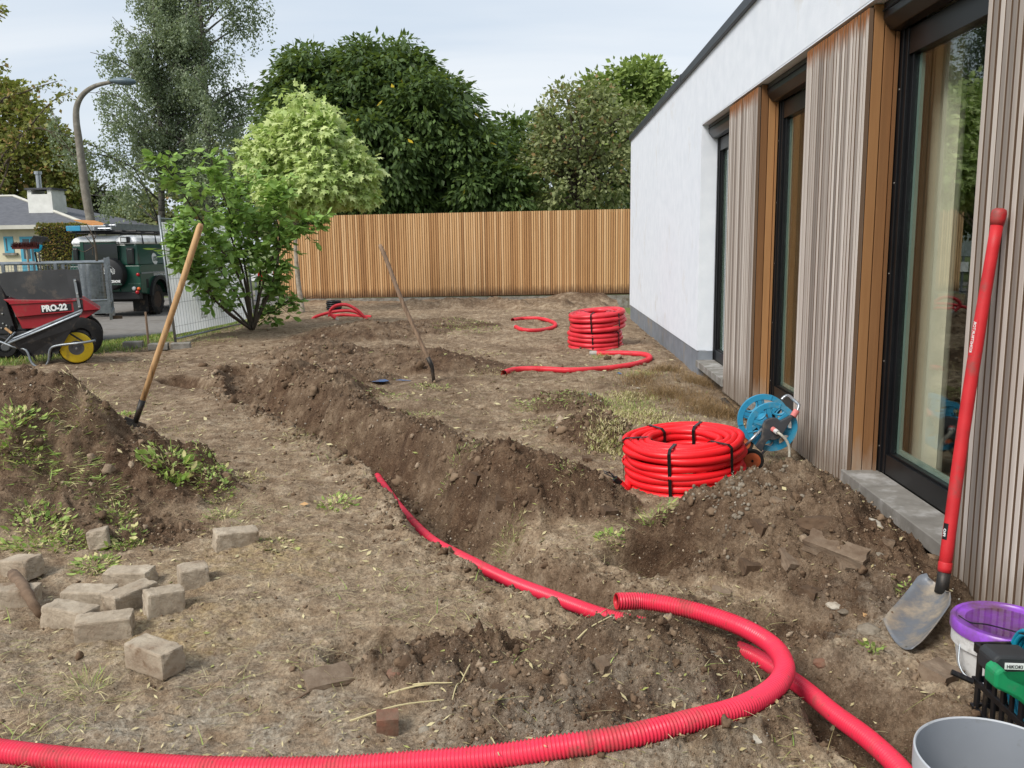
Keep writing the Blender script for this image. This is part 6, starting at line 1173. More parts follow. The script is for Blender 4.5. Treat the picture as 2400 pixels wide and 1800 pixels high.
def sticker(f0, f1, wd_, s_, size, nm, bgm='black_plastic'):
    a, b2 = H_(f0), H_(f1); d1 = nrmz(b2 - a); out = nrmz(vd - d1 * np.dot(vd, d1)); sd_ = np.cross(d1, out); o1 = nrmz(out * .75 - sd_ * .65 * np.sign(np.dot(sd_, (1, 0, 0)))); s2 = np.cross(d1, o1); m = MB(); n = 6; vs = []
    for i in range(n + 1): an = (i / n - .5) * wd_; r_ = o1 * math.cos(an) + s2 * math.sin(an); vs += [a + r_ * .0252, b2 + r_ * .0252]
    st = MB().add(vs, [(2 * i, 2 * i + 1, 2 * i + 3, 2 * i + 2) for i in range(n)]).build(nm, bgm, sh)
    M = Matrix(((d1[0], s2[0], o1[0], 0), (d1[1], s2[1], o1[1], 0), (d1[2], s2[2], o1[2], 0), (0, 0, 0, 1)))
    text(s_, size, 'white_print', st, Matrix.Translation(Vector(a + d1 * .012 + o1 * .0262 - s2 * size * .35)) @ M, bold=.0004); return st
sticker(.60, .70, .9, 'KONSTRUKTOR', .0165, 'sticker', 'red_grip'); sticker(.09, .135, .9, 'PRO', .016, 'sticker')
# ------------------------------------------------------------------ bucket with purple lid, crate, cord, drill, grey bucket
def P_(x_, y_, z_): return gz(x_ * DS, y_ * DS, z_)
bx, by = 1.565, 2.80; bz = Hz(bx, by)
bk = thing('lidded_bucket', (bx, by, bz), 'white bucket with wet purple lid standing by the cladding', 'bucket'); hb_ = .205 - bz
MB().lathe([(.0, 0), (.128, 0), (.134, .02), (.15, hb_ - .07), (.150, hb_ - .02)], (bx, by, bz), (0, 0, 1), 48).build('pail', 'white_plastic', bk, smooth='auto')
MB().lathe([(.152, hb_ - .075), (.160, hb_ - .075), (.160, hb_ - .03), (.152, hb_ - .03)], (bx, by, bz), (0, 0, 1), 48, True).build('collar', 'white_plastic', bk, smooth='auto')
lid = MB().lathe([(.157, hb_ - .03), (.166, hb_ - .028), (.166, hb_ + .002), (.160, hb_ + .010), (.150, hb_ + .008), (.147, hb_ + .002), (.142, hb_ - .001), (0, hb_ - .001)], (bx, by, bz), (0, 0, 1), 56).build('lid', 'purple_lid', bk, smooth='auto')
b = NB('puddle'); tr = b.n('ShaderNodeBsdfTransparent'); tr.inputs[0].default_value = (.80, .72, .76, 1); gl = b.n('ShaderNodeBsdfGlossy', Roughness=0.02); fr = schlick(b, .03); m_ = b.n('ShaderNodeMixShader'); b.l(fr, m_.inputs[0]); b.l(tr.outputs[0], m_.inputs[1]); b.l(gl.outputs[0], m_.inputs[2]); b.l(m_.outputs[0], b.out.inputs[0])
MB().lathe([(.120, hb_ + .0012), (0, hb_ + .0012)], (bx, by, bz), (0, 0, 1), 40, False, False).build('rain_water', 'puddle', lid)
MB().tube(smoothpath([(bx - .155, by - .02, bz + hb_ - .06), (bx - .172, by - .06, bz + hb_ - .12), (bx - .15, by - .1, bz + .04), (bx - .05, by - .155, bz + .03)], 5), .003, 6).build('wire_handle', 'galv', bk)
KX, KY = 1.333, 2.545; KZ = Hz(KX + .15, KY - .1) + .0; kt = .262 - KZ
cr = thing('plastic_crate', (KX + .19, KY - .13, KZ), 'black plastic crate holding a cord coil and a green tool', 'crate')
ca, sa = math.cos(R(2)), math.sin(R(2))
def K(u, v, h): return V3((KX + u * ca - v * sa, KY + u * sa + v * ca, KZ + h))
def kbox(u0, u1, v0, v1, h0, h1, nm): o = MB().prism([K(u0, v0, h0), K(u1, v0, h0), K(u1, v1, h0), K(u0, v1, h0)], (0, 0, h1 - h0)).build(nm, 'black_plastic', cr, bevel=.002); return o
Wk, Dk = .38, .28
kbox(0, Wk, -Dk, 0, 0, .012, 'floor')
for v in (-.006, -Dk + .006): kbox(0, Wk, v - .006, v + .006, kt - .03, kt, 'rim'); kbox(0, Wk, v - .006, v + .006, .012, .05, 'rim'); kbox(.0, Wk, v - .005, v + .005, .12, .14, 'slat')
for u in (.006, Wk - .006): kbox(u - .006, u + .006, -Dk + .012, -.012, kt - .03, kt, 'rim'); kbox(u - .006, u + .006, -Dk + .012, -.012, .0125, .05, 'rim'); kbox(u - .005, u + .005, -Dk + .012, -.012, .12, .14, 'slat')
for u in np.linspace(.02, Wk - .02, 9):
    for v in (-.006, -Dk + .006): kbox(u - .009, u + .009, v - .004, v + .004, .05, kt - .03, 'slat')
for v in np.linspace(-Dk + .03, -.03, 6):
    for u in (.006, Wk - .006): kbox(u - .004, u + .004, v - .009, v + .009, .05, kt - .03, 'slat')
MB().tube([K(-.004, -.02, .13), K(-.06, .005, .15)], .009, 10).build('catch', 'black_plastic', cr)
cc = K(.16, -.10, .02); tcord = thing('cord_coil', cc, 'thick coil of turquoise cord tied with black strap inside the crate', 'cord'); m = MB()
for k in range(9):
    for j in range(2):
        th_ = -.5 + k * .085; m.tube([cc + V3((math.sin(th_) * .0 + (k - 4) * .013 + .02 * math.cos(a) * .3, (.105 - j * .012) * math.cos(a), .15 + (.155 - j * .012) * math.sin(a))) for a in np.linspace(0, 2 * PI, 36, endpoint=False)], .0068, 8, closed=True)
m.build('cord', 'teal_hose', tcord, smooth=True)
MB().tube([cc + V3((-.075, -.03, .315)), cc + V3((-.06, -.035, .33)), cc + V3((.06, -.035, .33)), cc + V3((.075, -.03, .31))], .006, 6).build('strap', 'zip_black', tcord)
MB().tube(smoothpath([cc + V3((-.06, .0, .30)), V3((1.47, 2.72, .235)), V3((1.45, 2.80, .207)), V3((1.44, 2.86, .204))], 5), .0025, 5).build('tie_wire', 'zip_black', tcord)
dr0 = K(.03, -.17, 0); tool = thing('cordless_tool', K(.2, -.2, .1), 'green and black cordless power tool lying in the crate', 'power tool')
def T(u, v, h): return K(u - .105, v - .03, h + .03 - KZ)
def rbox(pts, dv, nm, mt_, bv=.01, par=None): return MB().prism([T(*p) for p in pts], tuple(K(0, dv, 0) - K(0, 0, 0))).build(nm, mt_, par or tool, bevel=bv)
bat = rbox([(.035, -.20, .235), (.17, -.20, .225), (.17, -.20, .275), (.15, -.20, .295), (.05, -.20, .300), (.035, -.20, .285)], .085, 'battery', 'tool_black', .008)
rbox([(.04, -.24, .285), (.02, -.24, .27), (.02, -.24, .225), (.09, -.24, .19), (.13, -.24, .15), (.2, -.24, .15), (.2, -.24, .19), (.15, -.24, .215), (.12, -.24, .255), (.30, -.24, .285), (.33, -.24, .27), (.33, -.24, .24), (.2, -.24, .235), (.13, -.24, .225), (.06, -.24, .26)], .06, 'grip', 'tool_green', .008)
rbox([(.13, -.26, .10), (.37, -.26, .10), (.40, -.26, .17), (.37, -.26, .235), (.21, -.26, .235), (.15, -.26, .20)], .10, 'motor_housing', 'tool_black', .02)
MB().tube(smoothpath([T(.19, -.262, .205), T(.26, -.262, .215), T(.33, -.262, .19), T(.36, -.262, .15)], 4), .004, 6).build('trim_line', 'tool_green', tool)
lb_ = MB().prism([T(.066, -.203, .262), T(.16, -.203, .257), T(.16, -.203, .276), T(.066, -.203, .281)], tuple(K(0, .002, 0) - K(0, 0, 0))).build('name_label', 'white_print', bat)
a, b2 = T(.07, -.2042, .266), T(.16, -.2042, .261); u = nrmz(b2 - a); v = V3((0, 0, 1)); w3 = np.cross(u, v); text('HiKOKI', .014, 'tool_black', lb_, Matrix(((u[0], v[0], w3[0], a[0]), (u[1], v[1], w3[1], a[1]), (u[2], v[2], w3[2], a[2]), (0, 0, 0, 1))), bold=.0004)
gl_ = P_(1980, 1625, .30); gr = .185; gcx, gcy = gl_[0] + gr * .97, gl_[1] - .03; gbz = Hz(gcx, gcy); gh = .30 - gbz
gk = thing('grey_tub', (gcx, gcy, gbz), 'open grey plastic tub with pale rim in front of the crate', 'tub')
MB().lathe([(0, .004), (gr * .86, .004), (gr * .965, gh)], (gcx, gcy, gbz), (0, 0, 1), 64, False, False).build('inside', 'grey_plastic', gk, smooth='auto')
MB().lathe([(gr * .965, gh), (gr * .975, gh + .004), (gr * .995, gh + .002), (gr, gh - .005), (gr, gh - .05), (gr * .975, gh - .052), (gr * .89, .0), (0, .0)], (gcx, gcy, gbz), (0, 0, 1), 64, False, False).build('shell', 'grey_rimlip', gk, smooth='auto')
# ------------------------------------------------------------------ paver bricks
def brick_mesh(seed, s=(.105, .05, .05)):
    bm = bmesh.new(); bmesh.ops.create_cube(bm, size=2.0); bmesh.ops.subdivide_edges(bm, edges=list(bm.edges), cuts=9, use_grid_fill=True)
    rg = np.random.default_rng(seed); ph = rg.uniform(0, 60, 2); chips = [(np.array([rg.choice((-1, 1)) * s[0], rg.choice((-1, 1)) * s[1], s[2]]) * rg.uniform(.55, 1, 3), rg.uniform(.010, .022)) for _ in range(4)]
    for v in bm.verts:
        q = np.array(v.co); q = np.sign(q) * np.abs(q) ** .75 if True else q; p = q * np.array(s); lim = np.array(s) - .0075; ins = np.clip(p, -lim, lim); dv = p - ins; L2 = np.linalg.norm(dv)
        p = ins + dv / L2 * .0075 if L2 > 1e-9 and (np.abs(dv) > 1e-9).sum() > 1 else p
        n_ = .0022 * float(pn(p[0] * 30 + p[2] * 22 + ph[0], p[1] * 30 - p[2] * 25 + ph[1])) + .0010 * float(pn(p[0] * 95 + ph[1], p[1] * 95 + p[2] * 80 + ph[0])); p = p * (1 + n_ / .05)
        for cc_, r_ in chips:
            dd = np.linalg.norm(p - cc_)
            if dd < r_: p = p * (1 - .10 * (1 - dd / r_))
        v.co = Vector(p)
    me = bpy.data.meshes.new('brick'); bm.to_mesh(me); bm.free(); me.materials.append(MATS['paver']); me.polygons.foreach_set('use_smooth', [False] * len(me.polygons)); return me
bms = [brick_mesh(i) for i in range(5)] + [brick_mesh(9, (.062, .062, .05)), brick_mesh(10, (.075, .05, .06))]
def brick(px, py, rz, label, k, tilt=(0, 0), zo=0.0, h=.05):
    p = hit(px, py, h); z0 = Hz(p[0], p[1]) + h - .012 + zo; o = bpy.data.objects.new('paver_brick', bms[k]); COL.objects.link(o); o.location = (p[0], p[1], z0); o.rotation_euler = (R(tilt[0]), R(tilt[1]), R(rz))
    tag(o, label, 'brick', None); return o
brick(362, 1540, -28, 'whole tan paver brick standing alone in front of the brick pile', 0, (0, 0), .012, .055)
brick(245, 1465, 18, 'tan paver with a red scuff at the front of the brick pile', 1, (2, 0))
brick(165, 1440, -14, 'tan paver at the outer left end of the brick pile, beside the scuffed one', 2, (-2, 3))
brick(384, 1408, 38, 'pale paver standing at the right end of the brick pile', 6, (0, 4))
brick(305, 1398, 62, 'moss-flecked yellowish paver in the middle of the brick pile', 3, (0, 0))
brick(212, 1398, -2, 'flat tan paver lying behind the front two of the pile', 4, (3, 0))
brick(305, 1352, -4, 'flat tan paver at the back of the brick pile', 0, (2, -2))
brick(452, 1345, 30, 'pale half-size paver block set apart behind the pile', 5, (0, 2))
brick(233, 1262, -66, 'mossy dark-topped paver leaning among green weeds', 2, (8, -12), .01)
brick(552, 1258, 32, 'single pale paver lying on bare soil towards the trench', 1, (4, 5))
brick(28, 1395, 8, 'brown paver under the thick root at the soil heap foot', 3, (0, 2)); brick(52, 1330, -28, 'brown earth-stained paver behind the thick root', 4, (4, -10), .01)
# stones and rubble
def rock(px, py, s, mat_, label, cat, seed, rot=0.0, tilt=0.0, sub=3, flat=1.0, off=.3, name='stone', box=False):
    rg = np.random.default_rng(seed); bm = bmesh.new()
    if box: bmesh.ops.create_cube(bm, size=1.7); bmesh.ops.subdivide_edges(bm, edges=list(bm.edges), cuts=3, use_grid_fill=True)
    else: bmesh.ops.create_icosphere(bm, subdivisions=sub, radius=1.0)
    ph = rg.uniform(0, 50, 3)
    for v in bm.verts:
        c = np.array(v.co); n_ = pn(c[0] * 1.3 + ph[0], c[1] * 1.3 + c[2] * .9 + ph[1]) * .5 + pn(c[0] * 3.1 + ph[2], c[2] * 3.1 + c[1] * 2) * .2; v.co = v.co * (1 + (.35 if not box else .18) * n_)
        v.co = Vector((v.co.x * s[0], v.co.y * s[1], v.co.z * s[2] * flat))
    p = hit(px, py, s[2] * .4); me = bpy.data.meshes.new(name); bm.to_mesh(me); bm.free(); o = link(name, me, mat_, None, False); o.location = (p[0], p[1], Hz(p[0], p[1]) + s[2] * off); o.rotation_euler = (R(tilt), R(tilt * .6), R(rot)); return tag(o, label, cat)
RK = [(1425, 1205, (.048, .042, .045), 'earth_clod', 'square dark earthy brick half standing before the big red coil', 'brick', 1, 25, 10, 1), (1375, 1078, (.035, .03, .026), 'earth_clod', 'small dark earthy brick piece left of the big red coil', 'brick', 2, 5, 6, 1),
      (1960, 1290, (.15, .06, .03), 'soil_stone', 'long grey slab chunk lying on the heap by the wall', 'rubble', 3, -38, 16, 1), (1860, 1315, (.07, .065, .025), 'soil_stone', 'square grey-brown slab piece below the long chunk', 'rubble', 4, 20, 22, 1), (2030, 1225, (.075, .035, .018), 'pale_stone', 'pale flat stone flake near the window sill', 'stone', 5, -30, 14, 0),
      (1930, 1235, (.12, .06, .05), 'earth_clod', 'large earth-crusted lump beside the pale flake', 'clod', 6, -20, 5, 0), (2055, 1310, (.035, .03, .025), 'stone', 'rounded grey stone beside the long slab chunk', 'stone', 7, 0, 0, 0),
      (1955, 1420, (.034, .03, .014), 'pale_stone', 'whitish flat stone left of the shovel blade', 'stone', 8, 0, 8, 0), (1985, 1432, (.055, .018, .010), 'stone', 'thin grey splinter beside the whitish stone', 'stone', 9, 35, 10, 0), (2045, 1441, (.045, .012, .006), 'paper', 'thin yellowish wood splinter by the shovel tip', 'splinter', 19, 8, 4, 1),
      (1790, 1240, (.06, .05, .035), 'earth_clod', 'dark broken clod on the left flank of the heap by the wall', 'clod', 41, 30, 12, 1), (1830, 1180, (.07, .05, .03), 'soil_stone', 'flat earthy slab high on the heap by the wall', 'rubble', 42, 60, 14, 1), (1990, 1330, (.05, .045, .03), 'soil_stone', 'blocky stone below the long slab chunk', 'rubble', 43, 10, 20, 1), (1900, 1390, (.055, .04, .026), 'earth_clod', 'earthy lump at the foot of the heap by the wall', 'clod', 44, 50, 8, 1), (2080, 1270, (.05, .03, .02), 'soil_stone', 'angular stone between pale flake and foundation', 'rubble', 45, 70, 12, 1), (1760, 1330, (.05, .04, .03), 'earth_clod', 'dark clod at the rim of the dug hole', 'clod', 46, 15, 10, 1), (2120, 1350, (.045, .035, .028), 'earth_clod', 'crumbled clod against the foundation', 'clod', 47, 15, 10, 1), (1690, 1390, (.05, .03, .018), 'soil_stone', 'half-buried slab piece above the loop pipe', 'rubble', 48, -20, 8, 1), (1180, 1180, (.05, .045, .035), 'earth_clod', 'broken clod on the crumbly central heap', 'clod', 49, 5, 10, 1), (1120, 1120, (.055, .04, .035), 'earth_clod', 'large clod near the top of the central heap', 'clod', 50, 50, 10, 1), (1250, 1150, (.04, .035, .025), 'earth_clod', 'clod on the right flank of the central heap', 'clod', 51, 80, 10, 1), (1080, 1055, (.04, .03, .025), 'earth_clod', 'small clod behind the central heap', 'clod', 52, 20, 10, 1), (1270, 1500, (.045, .035, .025), 'earth_clod', 'broken clod on top of the foreground heap', 'clod', 53, 20, 10, 1), (1420, 1560, (.04, .03, .022), 'soil_stone', 'earthy stone on the right of the foreground heap', 'stone', 54, 40, 10, 1), (1180, 1620, (.035, .03, .02), 'earth_clod', 'small clod low on the foreground heap', 'clod', 55, 40, 10, 1),
      (908, 1700, (.040, .036, .042), 'earth_brick', 'rust-red brick stub standing by the foreground pipe', 'brick', 10, 12, 4, 1), (995, 1715, (.020, .019, .016), 'stone', 'round grey stone above the foreground pipe', 'stone', 11, 0, 0, 0), (1012, 1748, (.018, .018, .014), 'stone', 'small grey stone almost touching the foreground pipe', 'stone', 12, 30, 0, 0), (1000, 1680, (.012, .009, .008), 'red_crumb', 'bright orange brick crumb on the foreground heap', 'brick crumb', 13, 0, 0, 0), (1135, 1740, (.011, .009, .011), 'red_crumb', 'orange brick crumb touching the foreground pipe', 'brick crumb', 14, 0, 0, 0),
      (1845, 1530, (.036, .030, .028), 'earth_brick', 'reddish brick lump behind the crossing of the two pipes', 'brick', 15, 20, 10, 1), (1930, 1560, (.042, .024, .018), 'earth_brick', 'flat reddish brick piece lying right of the pipe crossing', 'brick', 16, -10, 5, 0), (1790, 1555, (.034, .03, .022), 'stone', 'brown stone wedged between the two crossing pipes', 'stone', 17, -10, 8, 1), (1650, 1535, (.06, .03, .012), 'stone', 'flat brown slate lying inside the pipe loop', 'stone', 18, -8, 5, 0),
      (1755, 1722, (.055, .045, .008), 'pale_stone', 'pale cream shard beneath the foreground pipe', 'shard', 20, 10, 6, 0), (2200, 1590, (.075, .055, .05), 'soil_stone', 'broken concrete block corner beside the lidded bucket', 'rubble', 21, 38, 10, 1), (2040, 1480, (.05, .04, .026), 'stone', 'grey stone under the shovel tip', 'stone', 22, 0, 8, 0),
      (960, 1555, (.045, .035, .038), 'earth_clod', 'dark earth clump lying in the small foreground hole', 'clod', 23, 20, 0, 0), (925, 1580, (.03, .028, .02), 'earth_brick', 'reddish lump at the edge of the foreground hole', 'brick', 24, 0, 0, 0), (1005, 1545, (.03, .028, .022), 'earth_clod', 'dark clod on the far rim of the foreground hole', 'clod', 25, 0, 0, 0),
      (768, 1590, (.10, .075, .016), 'soil_stone', 'flat half-buried stone slab left of the foreground hole', 'stone', 26, 32, 3, 1), (255, 1100, (.03, .028, .022), 'earth_clod', 'brown clod on the front slope of the left heap', 'clod', 27, 0, 0, 0), (270, 1065, (.03, .03, .02), 'earth_clod', 'crumbly clod high on the left heap slope', 'clod', 28, 10, 0, 0), (1365, 965, (.03, .02, .012), 'pale_stone', 'whitish stone on bare soil beyond the weeds', 'stone', 29, 10, 0, 0), (1870, 1470, (.022, .02, .016), 'stone', 'small stone between loop pipe and heap', 'stone', 30, 0, 0, 0), (2185, 1405, (.016, .012, .012), 'pale_stone', 'white pebble behind the shovel socket', 'stone', 31, 0, 0, 0), (1720, 1690, (.016, .012, .010), 'pale_stone', 'small pale chip above the loop pipe', 'stone', 32, 0, 0, 0)]
for px, py, s, mt_, lb, cat, sd_, rt, tl_, bx_ in RK: rock(px, py, s, mt_, lb, cat, sd_, rt, tl_, 3, 1.0, .35, {'brick': 'brick_piece', 'rubble': 'rubble_chunk', 'clod': 'soil_lump', 'splinter': 'wood_splinter', 'shard': 'shard', 'brick crumb': 'brick_crumb'}.get(cat, 'stone'), bool(bx_))
# roots and sticks
def stick(name, pts, r0, r1, label, cat, mat_='stick', off=.6, sub=4, gn=0.0):
    P = smoothpath([hit(x_, y_, r0 * off + (h_ if h_ else 0)) for x_, y_, h_ in pts], sub); rg = np.random.default_rng(len(P)); rr = np.linspace(r0, r1, len(P)) * (1 + gn * rg.normal(0, 1, len(P))); o = MB().tube(P, list(rr), 8).build(name, mat_, None, smooth=True, org=P[0]); return tag(o, label, cat)
stick('root', [(30, 1345, .05), (60, 1385, .06), (80, 1420, .04), (100, 1440, .0)], .026, .02, 'thick knobbly root lying across the brown pavers', 'root', 'stick', .6, 5, .12)
stick('stick', [(1940, 1150, 0), (1990, 1138, .02), (2040, 1122, .05)], .011, .012, 'stout bare stick poking from the heap to the window sill', 'stick', 'stick', .8, 5, .1)
stick('stick', [(1965, 1160, 0), (1995, 1165, .01), (2020, 1150, .04)], .006, .006, 'thin forked stick below the stout one', 'stick', 'stick', .8, 4, .1)
stick('root', [(1850, 1650, 0), (1900, 1695, .01), (1960, 1740, .01), (2010, 1770, 0)], .006, .004, 'long thin root trailing in the trench beside the pipe', 'root'); stick('root', [(1940, 1670, 0), (1975, 1710, 0), (1990, 1745, .01)], .004, .003, 'short forked root crossing the long one in the trench', 'root')
stick('twig', [(670, 1650, 0), (710, 1630, .01), (740, 1610, .01)], .004, .003, 'pale twig lying beside the flat slab', 'twig')
rg = np.random.default_rng(33)
SK = [((1060, 1495), (1125, 1530)), ((1075, 1500), (1078, 1550)), ((1125, 1530), (1080, 1600)), ((1080, 1600), (1060, 1640)), ((1065, 1570), (1100, 1610)), ((1010, 1580), (1020, 1625)), ((1020, 1610), (1060, 1640)), ((900, 1628), (1100, 1612)), ((930, 1610), (1060, 1600)), ((820, 1690), (1040, 1640)), ((1200, 1750), (1215, 1680)), ((1215, 1730), (1280, 1750)), ((1140, 1720), (1170, 1770)), ((1190, 1720), (1230, 1700)), ((1300, 1555), (1440, 1415)), ((1310, 1550), (1430, 1445)), ((1150, 1500), (1160, 1555)), ((1145, 1520), (1150, 1470))]
m = MB()
for (xa, ya), (xb, yb) in SK:
    a, b2 = hit(xa, ya, .01), hit(xb, yb, .01 + rg.uniform(0, .05)); md = (a + b2) / 2 + [0, 0, rg.uniform(.005, .03)]; q = smoothpath([a, md, b2], 4); m.tube(q, list(np.linspace(.0035, .0018, len(q))), 5)
n = len(m.v); o = m.build('dry_stalks', 'leaf_straw', None); vcol(o.data, 'tint', np.tile([[.8, .2, .2, 1]], (n, 1))); tag(o, 'long pale dry stalks lying over the foreground hole and heap', 'straw', None, 'stuff')
# ------------------------------------------------------------------ weed clumps
def weed(px, py, rad, nl, L_, label, seed, mat_='leaf_weed', asp=.22, up=.6, shape='oval', name='weed_clump', cat='weed', stem=True, sq=1.0):
    nl = int(nl * 4.0); L_ *= .42
    rg = np.random.default_rng(seed); c = hit(px, py); c[2] = Hz(c[0], c[1]); t = thing(name, c, label, cat); az = rg.uniform(0, 2 * PI, nl); rr = rad * rg.random(nl) ** .6
    pos = np.stack([c[0] + rr * np.cos(az), c[1] + rr * np.sin(az) * sq, np.zeros(nl)], 1); pos[:, 2] = terrain(pos[:, 0], pos[:, 1])[0] + rg.uniform(-.004, .035, nl) * up; d = np.stack([np.cos(az) + rg.normal(0, .5, nl), np.sin(az) + rg.normal(0, .5, nl), rg.uniform(.05, 1.3, nl) * up], 1)
    Ls = L_ * rg.uniform(.35, 1.0, nl) ** 1.0 * np.where(rg.random(nl) < .35, 1.9, 1.0); As = np.where(rg.random(nl) < .45, asp * .3, asp); me = leaves_mesh('leaves', pos - V3(c), d, Ls, Ls * As, rg, shape=shape, fold=.6); link('leaves', me, mat_, t, False, 0, c)['kind'] = 'stuff'
    if stem:
        m = MB()
        for k in range(min(14, nl // 4)): p = pos[k]; m.tube([p, p + nrmz(d[k]) * L_ * .6, p + nrmz(d[k]) * L_ * 1.3 + [0, 0, -.02]], [.002, .0018, .001], 4)
        if m.v: n = len(m.v); o = m.build('stalks', 'leaf_straw', t); o['kind'] = 'stuff'; vcol(o.data, 'tint', np.tile([[.6, .2, .2, 1]], (n, 1)))
    return t
weed(90, 1265, .17, 170, .07, 'bright green chickweed patch left of the mossy paver', 1); weed(165, 1280, .09, 60, .06, 'small green weed patch touching the mossy paver on its left', 2); weed(275, 1225, .10, 80, .06, 'green weeds growing behind the mossy paver', 3); weed(300, 1290, .11, 90, .06, 'green weeds spreading right of the mossy paver', 4); weed(225, 1330, .10, 70, .075, 'broad-leaved rosette in front of the mossy paver', 5, asp=.2, up=.35)
weed(400, 1110, .16, 110, .10, 'tall green broad-leaved weed tuft at the right foot of the left heap', 6, asp=.2, up=1.0); weed(480, 1090, .16, 90, .06, 'yellow-green wilting weeds beside the tall tuft', 7); weed(500, 1150, .14, 80, .06, 'straggly yellow-green weeds below the tall tuft', 8); weed(580, 1125, .13, 70, .05, 'pale wilted weed scraps on open soil by the trench', 9, 'leaf_straw')
weed(30, 1010, .16, 120, .08, 'leafy green weeds high on the left heap', 10, up=.8); weed(60, 1060, .2, 140, .11, 'long yellow-green straw weeds drooping down the left heap', 11, 'leaf_weed', .07, .4); weed(150, 1110, .24, 170, .14, 'flattened yellow stalks lying on the slope of the left heap', 12, 'leaf_weed', .035, .25); weed(230, 1150, .15, 90, .10, 'ends of the flattened stalks low on the heap', 13, 'leaf_weed', .05, .25)
weed(195, 960, .15, 70, .09, 'pale grass tuft on the crest of the left heap', 14, 'leaf_straw', .05, 1.0); weed(300, 975, .12, 60, .06, 'green weeds on the crest beside the pale-handled spade', 15); weed(420, 1020, .2, 80, .05, 'thin grass along the far edge of the left heap', 16, 'leaf_straw', .06, .8); weed(70, 1205, .1, 50, .06, 'wilted weeds at the foot of the left heap', 17)
weed(205, 1625, .07, 46, .10, 'fine spiky grass tuft in front of the lone paver', 18, 'leaf_weed', .022, 1.2, 'rhomb'); weed(1195, 1290, .09, 110, .08, 'grass tuft on the far lip of the trench behind the pipe', 19, 'leaf_weed', .03, 1.0, 'rhomb'); weed(1430, 1265, .07, 50, .05, 'small green weed at the edge of the dug hole', 20); weed(1535, 1225, .09, 60, .08, 'light green grassy weed in front of the big red coil', 21, 'leaf_weed', .08, 1.0); weed(520, 1215, .10, 60, .06, 'green grass by the single pale paver', 22, asp=.08)
weed(700, 1030, .18, 80, .07, 'straw and grass overhanging the near trench edge', 23, 'leaf_straw', .04, .6); weed(800, 1060, .14, 60, .06, 'dry grass bits along the trench edge before the pipe appears', 24, 'leaf_straw', .05, .6); weed(650, 1280, .10, 26, .06, 'wilted pale leaves scattered left of the pipe', 25, 'leaf_straw', .3, .2); weed(790, 1185, .12, 50, .06, 'sparse wilted weed on bare soil left of the trench', 26)
weed(2045, 1545, .025, 8, .06, 'single yellow-green seedling below the shovel blade', 27, asp=.35, stem=False); weed(2120, 1400, .05, 22, .05, 'small weed against the foundation behind the shovel', 28)
weed(1410, 840, .12, 60, .10, 'grass tuft beside the taped end of the hairpin pipe', 29, asp=.05, up=1.0); weed(1120, 830, .4, 120, .06, 'pale weed litter in front of the hairpin pipe', 30, 'leaf_straw', .1, .4); weed(1270, 950, .30, 160, .07, 'dull green weeds on bare ground before the hairpin pipe', 31, asp=.08); weed(1280, 1000, .22, 90, .06, 'tall wiry weeds left of the grey-green ground cover', 32, asp=.06, up=1.0)
weed(1090, 770, .6, 320, .07, 'light green weed strip running toward the fence', 33, asp=.12, up=.4, sq=1.8); weed(1010, 910, .2, 70, .06, 'green weeds at the foot of the weathered spade', 34, asp=.12); weed(900, 930, .28, 110, .05, 'yellowish weeds in front of the smooth far heap', 35, asp=.14, up=.4); weed(1150, 880, .3, 100, .07, 'brown and green wilted weeds right of the weathered spade', 36, 'leaf_straw', .06, .7); weed(990, 985, .18, 70, .07, 'straggly grass behind the spoil ridge', 37, asp=.05, up=1.0); weed(1080, 1080, .15, 50, .06, 'lone spindly weed right of the crumbly heap', 38, asp=.06, up=1.2)
weed(1330, 1130, .08, 30, .05, 'tiny grass sprigs near the small dark brick piece', 39, asp=.06, up=.9); weed(480, 800, .5, 200, .06, 'yellow-green grass remains along the site fence foot', 40, asp=.08, up=.5); weed(330, 860, .5, 160, .06, 'trampled yellow grass between the blocks and the pale-handled spade', 41, 'leaf_straw', .08, .3)
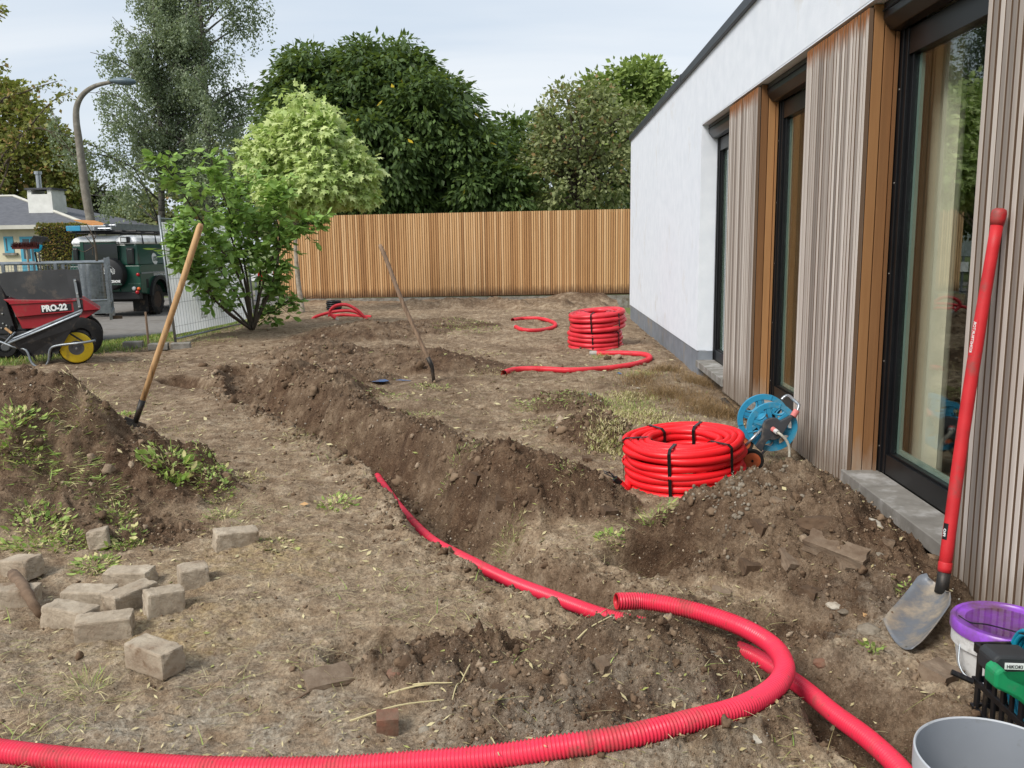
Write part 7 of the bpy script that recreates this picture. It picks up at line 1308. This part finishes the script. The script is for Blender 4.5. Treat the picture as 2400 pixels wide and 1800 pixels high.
# ground cover patches by the wall
def patch(name, pts, n, hmin, hmax, wid, lean, mat_, seed, label, cat):
    rg = np.random.default_rng(seed); P = []
    for px, py, r_ in pts: c = hit(px, py); k = n // len(pts); P.append(np.stack([c[0] + rg.normal(0, r_, k), c[1] + rg.normal(0, r_ * 1.3, k)], 1))
    P = np.concatenate(P); P = P[P[:, 0] < 1.82]; z_ = terrain(P[:, 0], P[:, 1])[0]; o = blades(name, np.c_[P, z_], hmin, hmax, wid, lean, mat_, seed); return tag(o, label, cat, None, 'stuff')
patch('dry_heather', [(1600, 935, .16), (1650, 960, .13), (1550, 925, .15), (1690, 975, .10), (1500, 890, .14), (1640, 900, .12), (1660, 860, .08), (1560, 870, .1)], 7000, .05, .16, .0014, 1.7, 'leaf_heath', 41, 'dead brown wispy ground cover beside the cladding', 'ground cover')
patch('sedum_cover', [(1450, 975, .14), (1520, 990, .16), (1580, 1000, .12), (1440, 1020, .12), (1480, 930, .12), (1420, 1050, .08)], 4600, .012, .045, .004, 1.4, 'leaf_straw', 42, 'pale grey-green sedum ground cover behind the big red coil', 'ground cover')
patch('green_cover', [(1450, 960, .18), (1500, 960, .15), (1400, 940, .2), (1500, 880, .12)], 1100, .02, .06, .0022, 1.5, 'leaf_weed', 43, 'green weeds mixed into the ground cover by the wall', 'ground cover')
# scraps
def scrap(px, py, s, mat_, label, seed, name='scrap', cat='scrap', n=5):
    rg = np.random.default_rng(seed); p = hit(px, py); z_ = Hz(p[0], p[1]); m = MB(); a0 = np.sort(rg.uniform(0, 2 * PI, n)); ring = [(p[0] + s * math.cos(a) * rg.uniform(.6, 1.2), p[1] + s * .8 * math.sin(a) * rg.uniform(.6, 1.2), z_ + .012 + rg.uniform(0, .02)) for a in a0]; m.prism(ring, (0, 0, .003)); return tag(m.build(name, mat_, None, org=(p[0], p[1], z_)), label, cat)
for k, (px, py, s, mt_, lb) in enumerate(((1490, 875, .07, 'paper', 'larger tan cardboard scrap in the weeds below the hairpin pipe'), (1500, 890, .05, 'paper', 'smaller tan cardboard scrap touching the larger one'), (1455, 880, .06, 'blue_scrap', 'bluish plastic scrap left of the cardboard'), (1495, 915, .06, 'pale_stone', 'pale paper scrap below the cardboard'), (880, 897, .16, 'blue_scrap', 'blue sheeting scrap poking from the soil by the far heap'), (945, 896, .1, 'blue_scrap', 'blue sheeting scrap nearer the weathered spade'), (1370, 930, .12, 'blue_scrap', 'blue sheeting scrap on bare ground left of the ground cover'))): scrap(px, py, s, mt_, lb, 60 + k)
o = MB().add([(0, 0, .01), (.03, .008, .022), (.055, 0, .012), (.03, -.014, .006)], [(0, 1, 2, 3)]).build('fallen_leaf', 'paper', None); p = hit(702, 1188); o.location = (p[0], p[1], Hz(p[0], p[1]) + .006); tag(o, 'curled pale fallen leaf on bare soil left of the trench pipe', 'leaf')
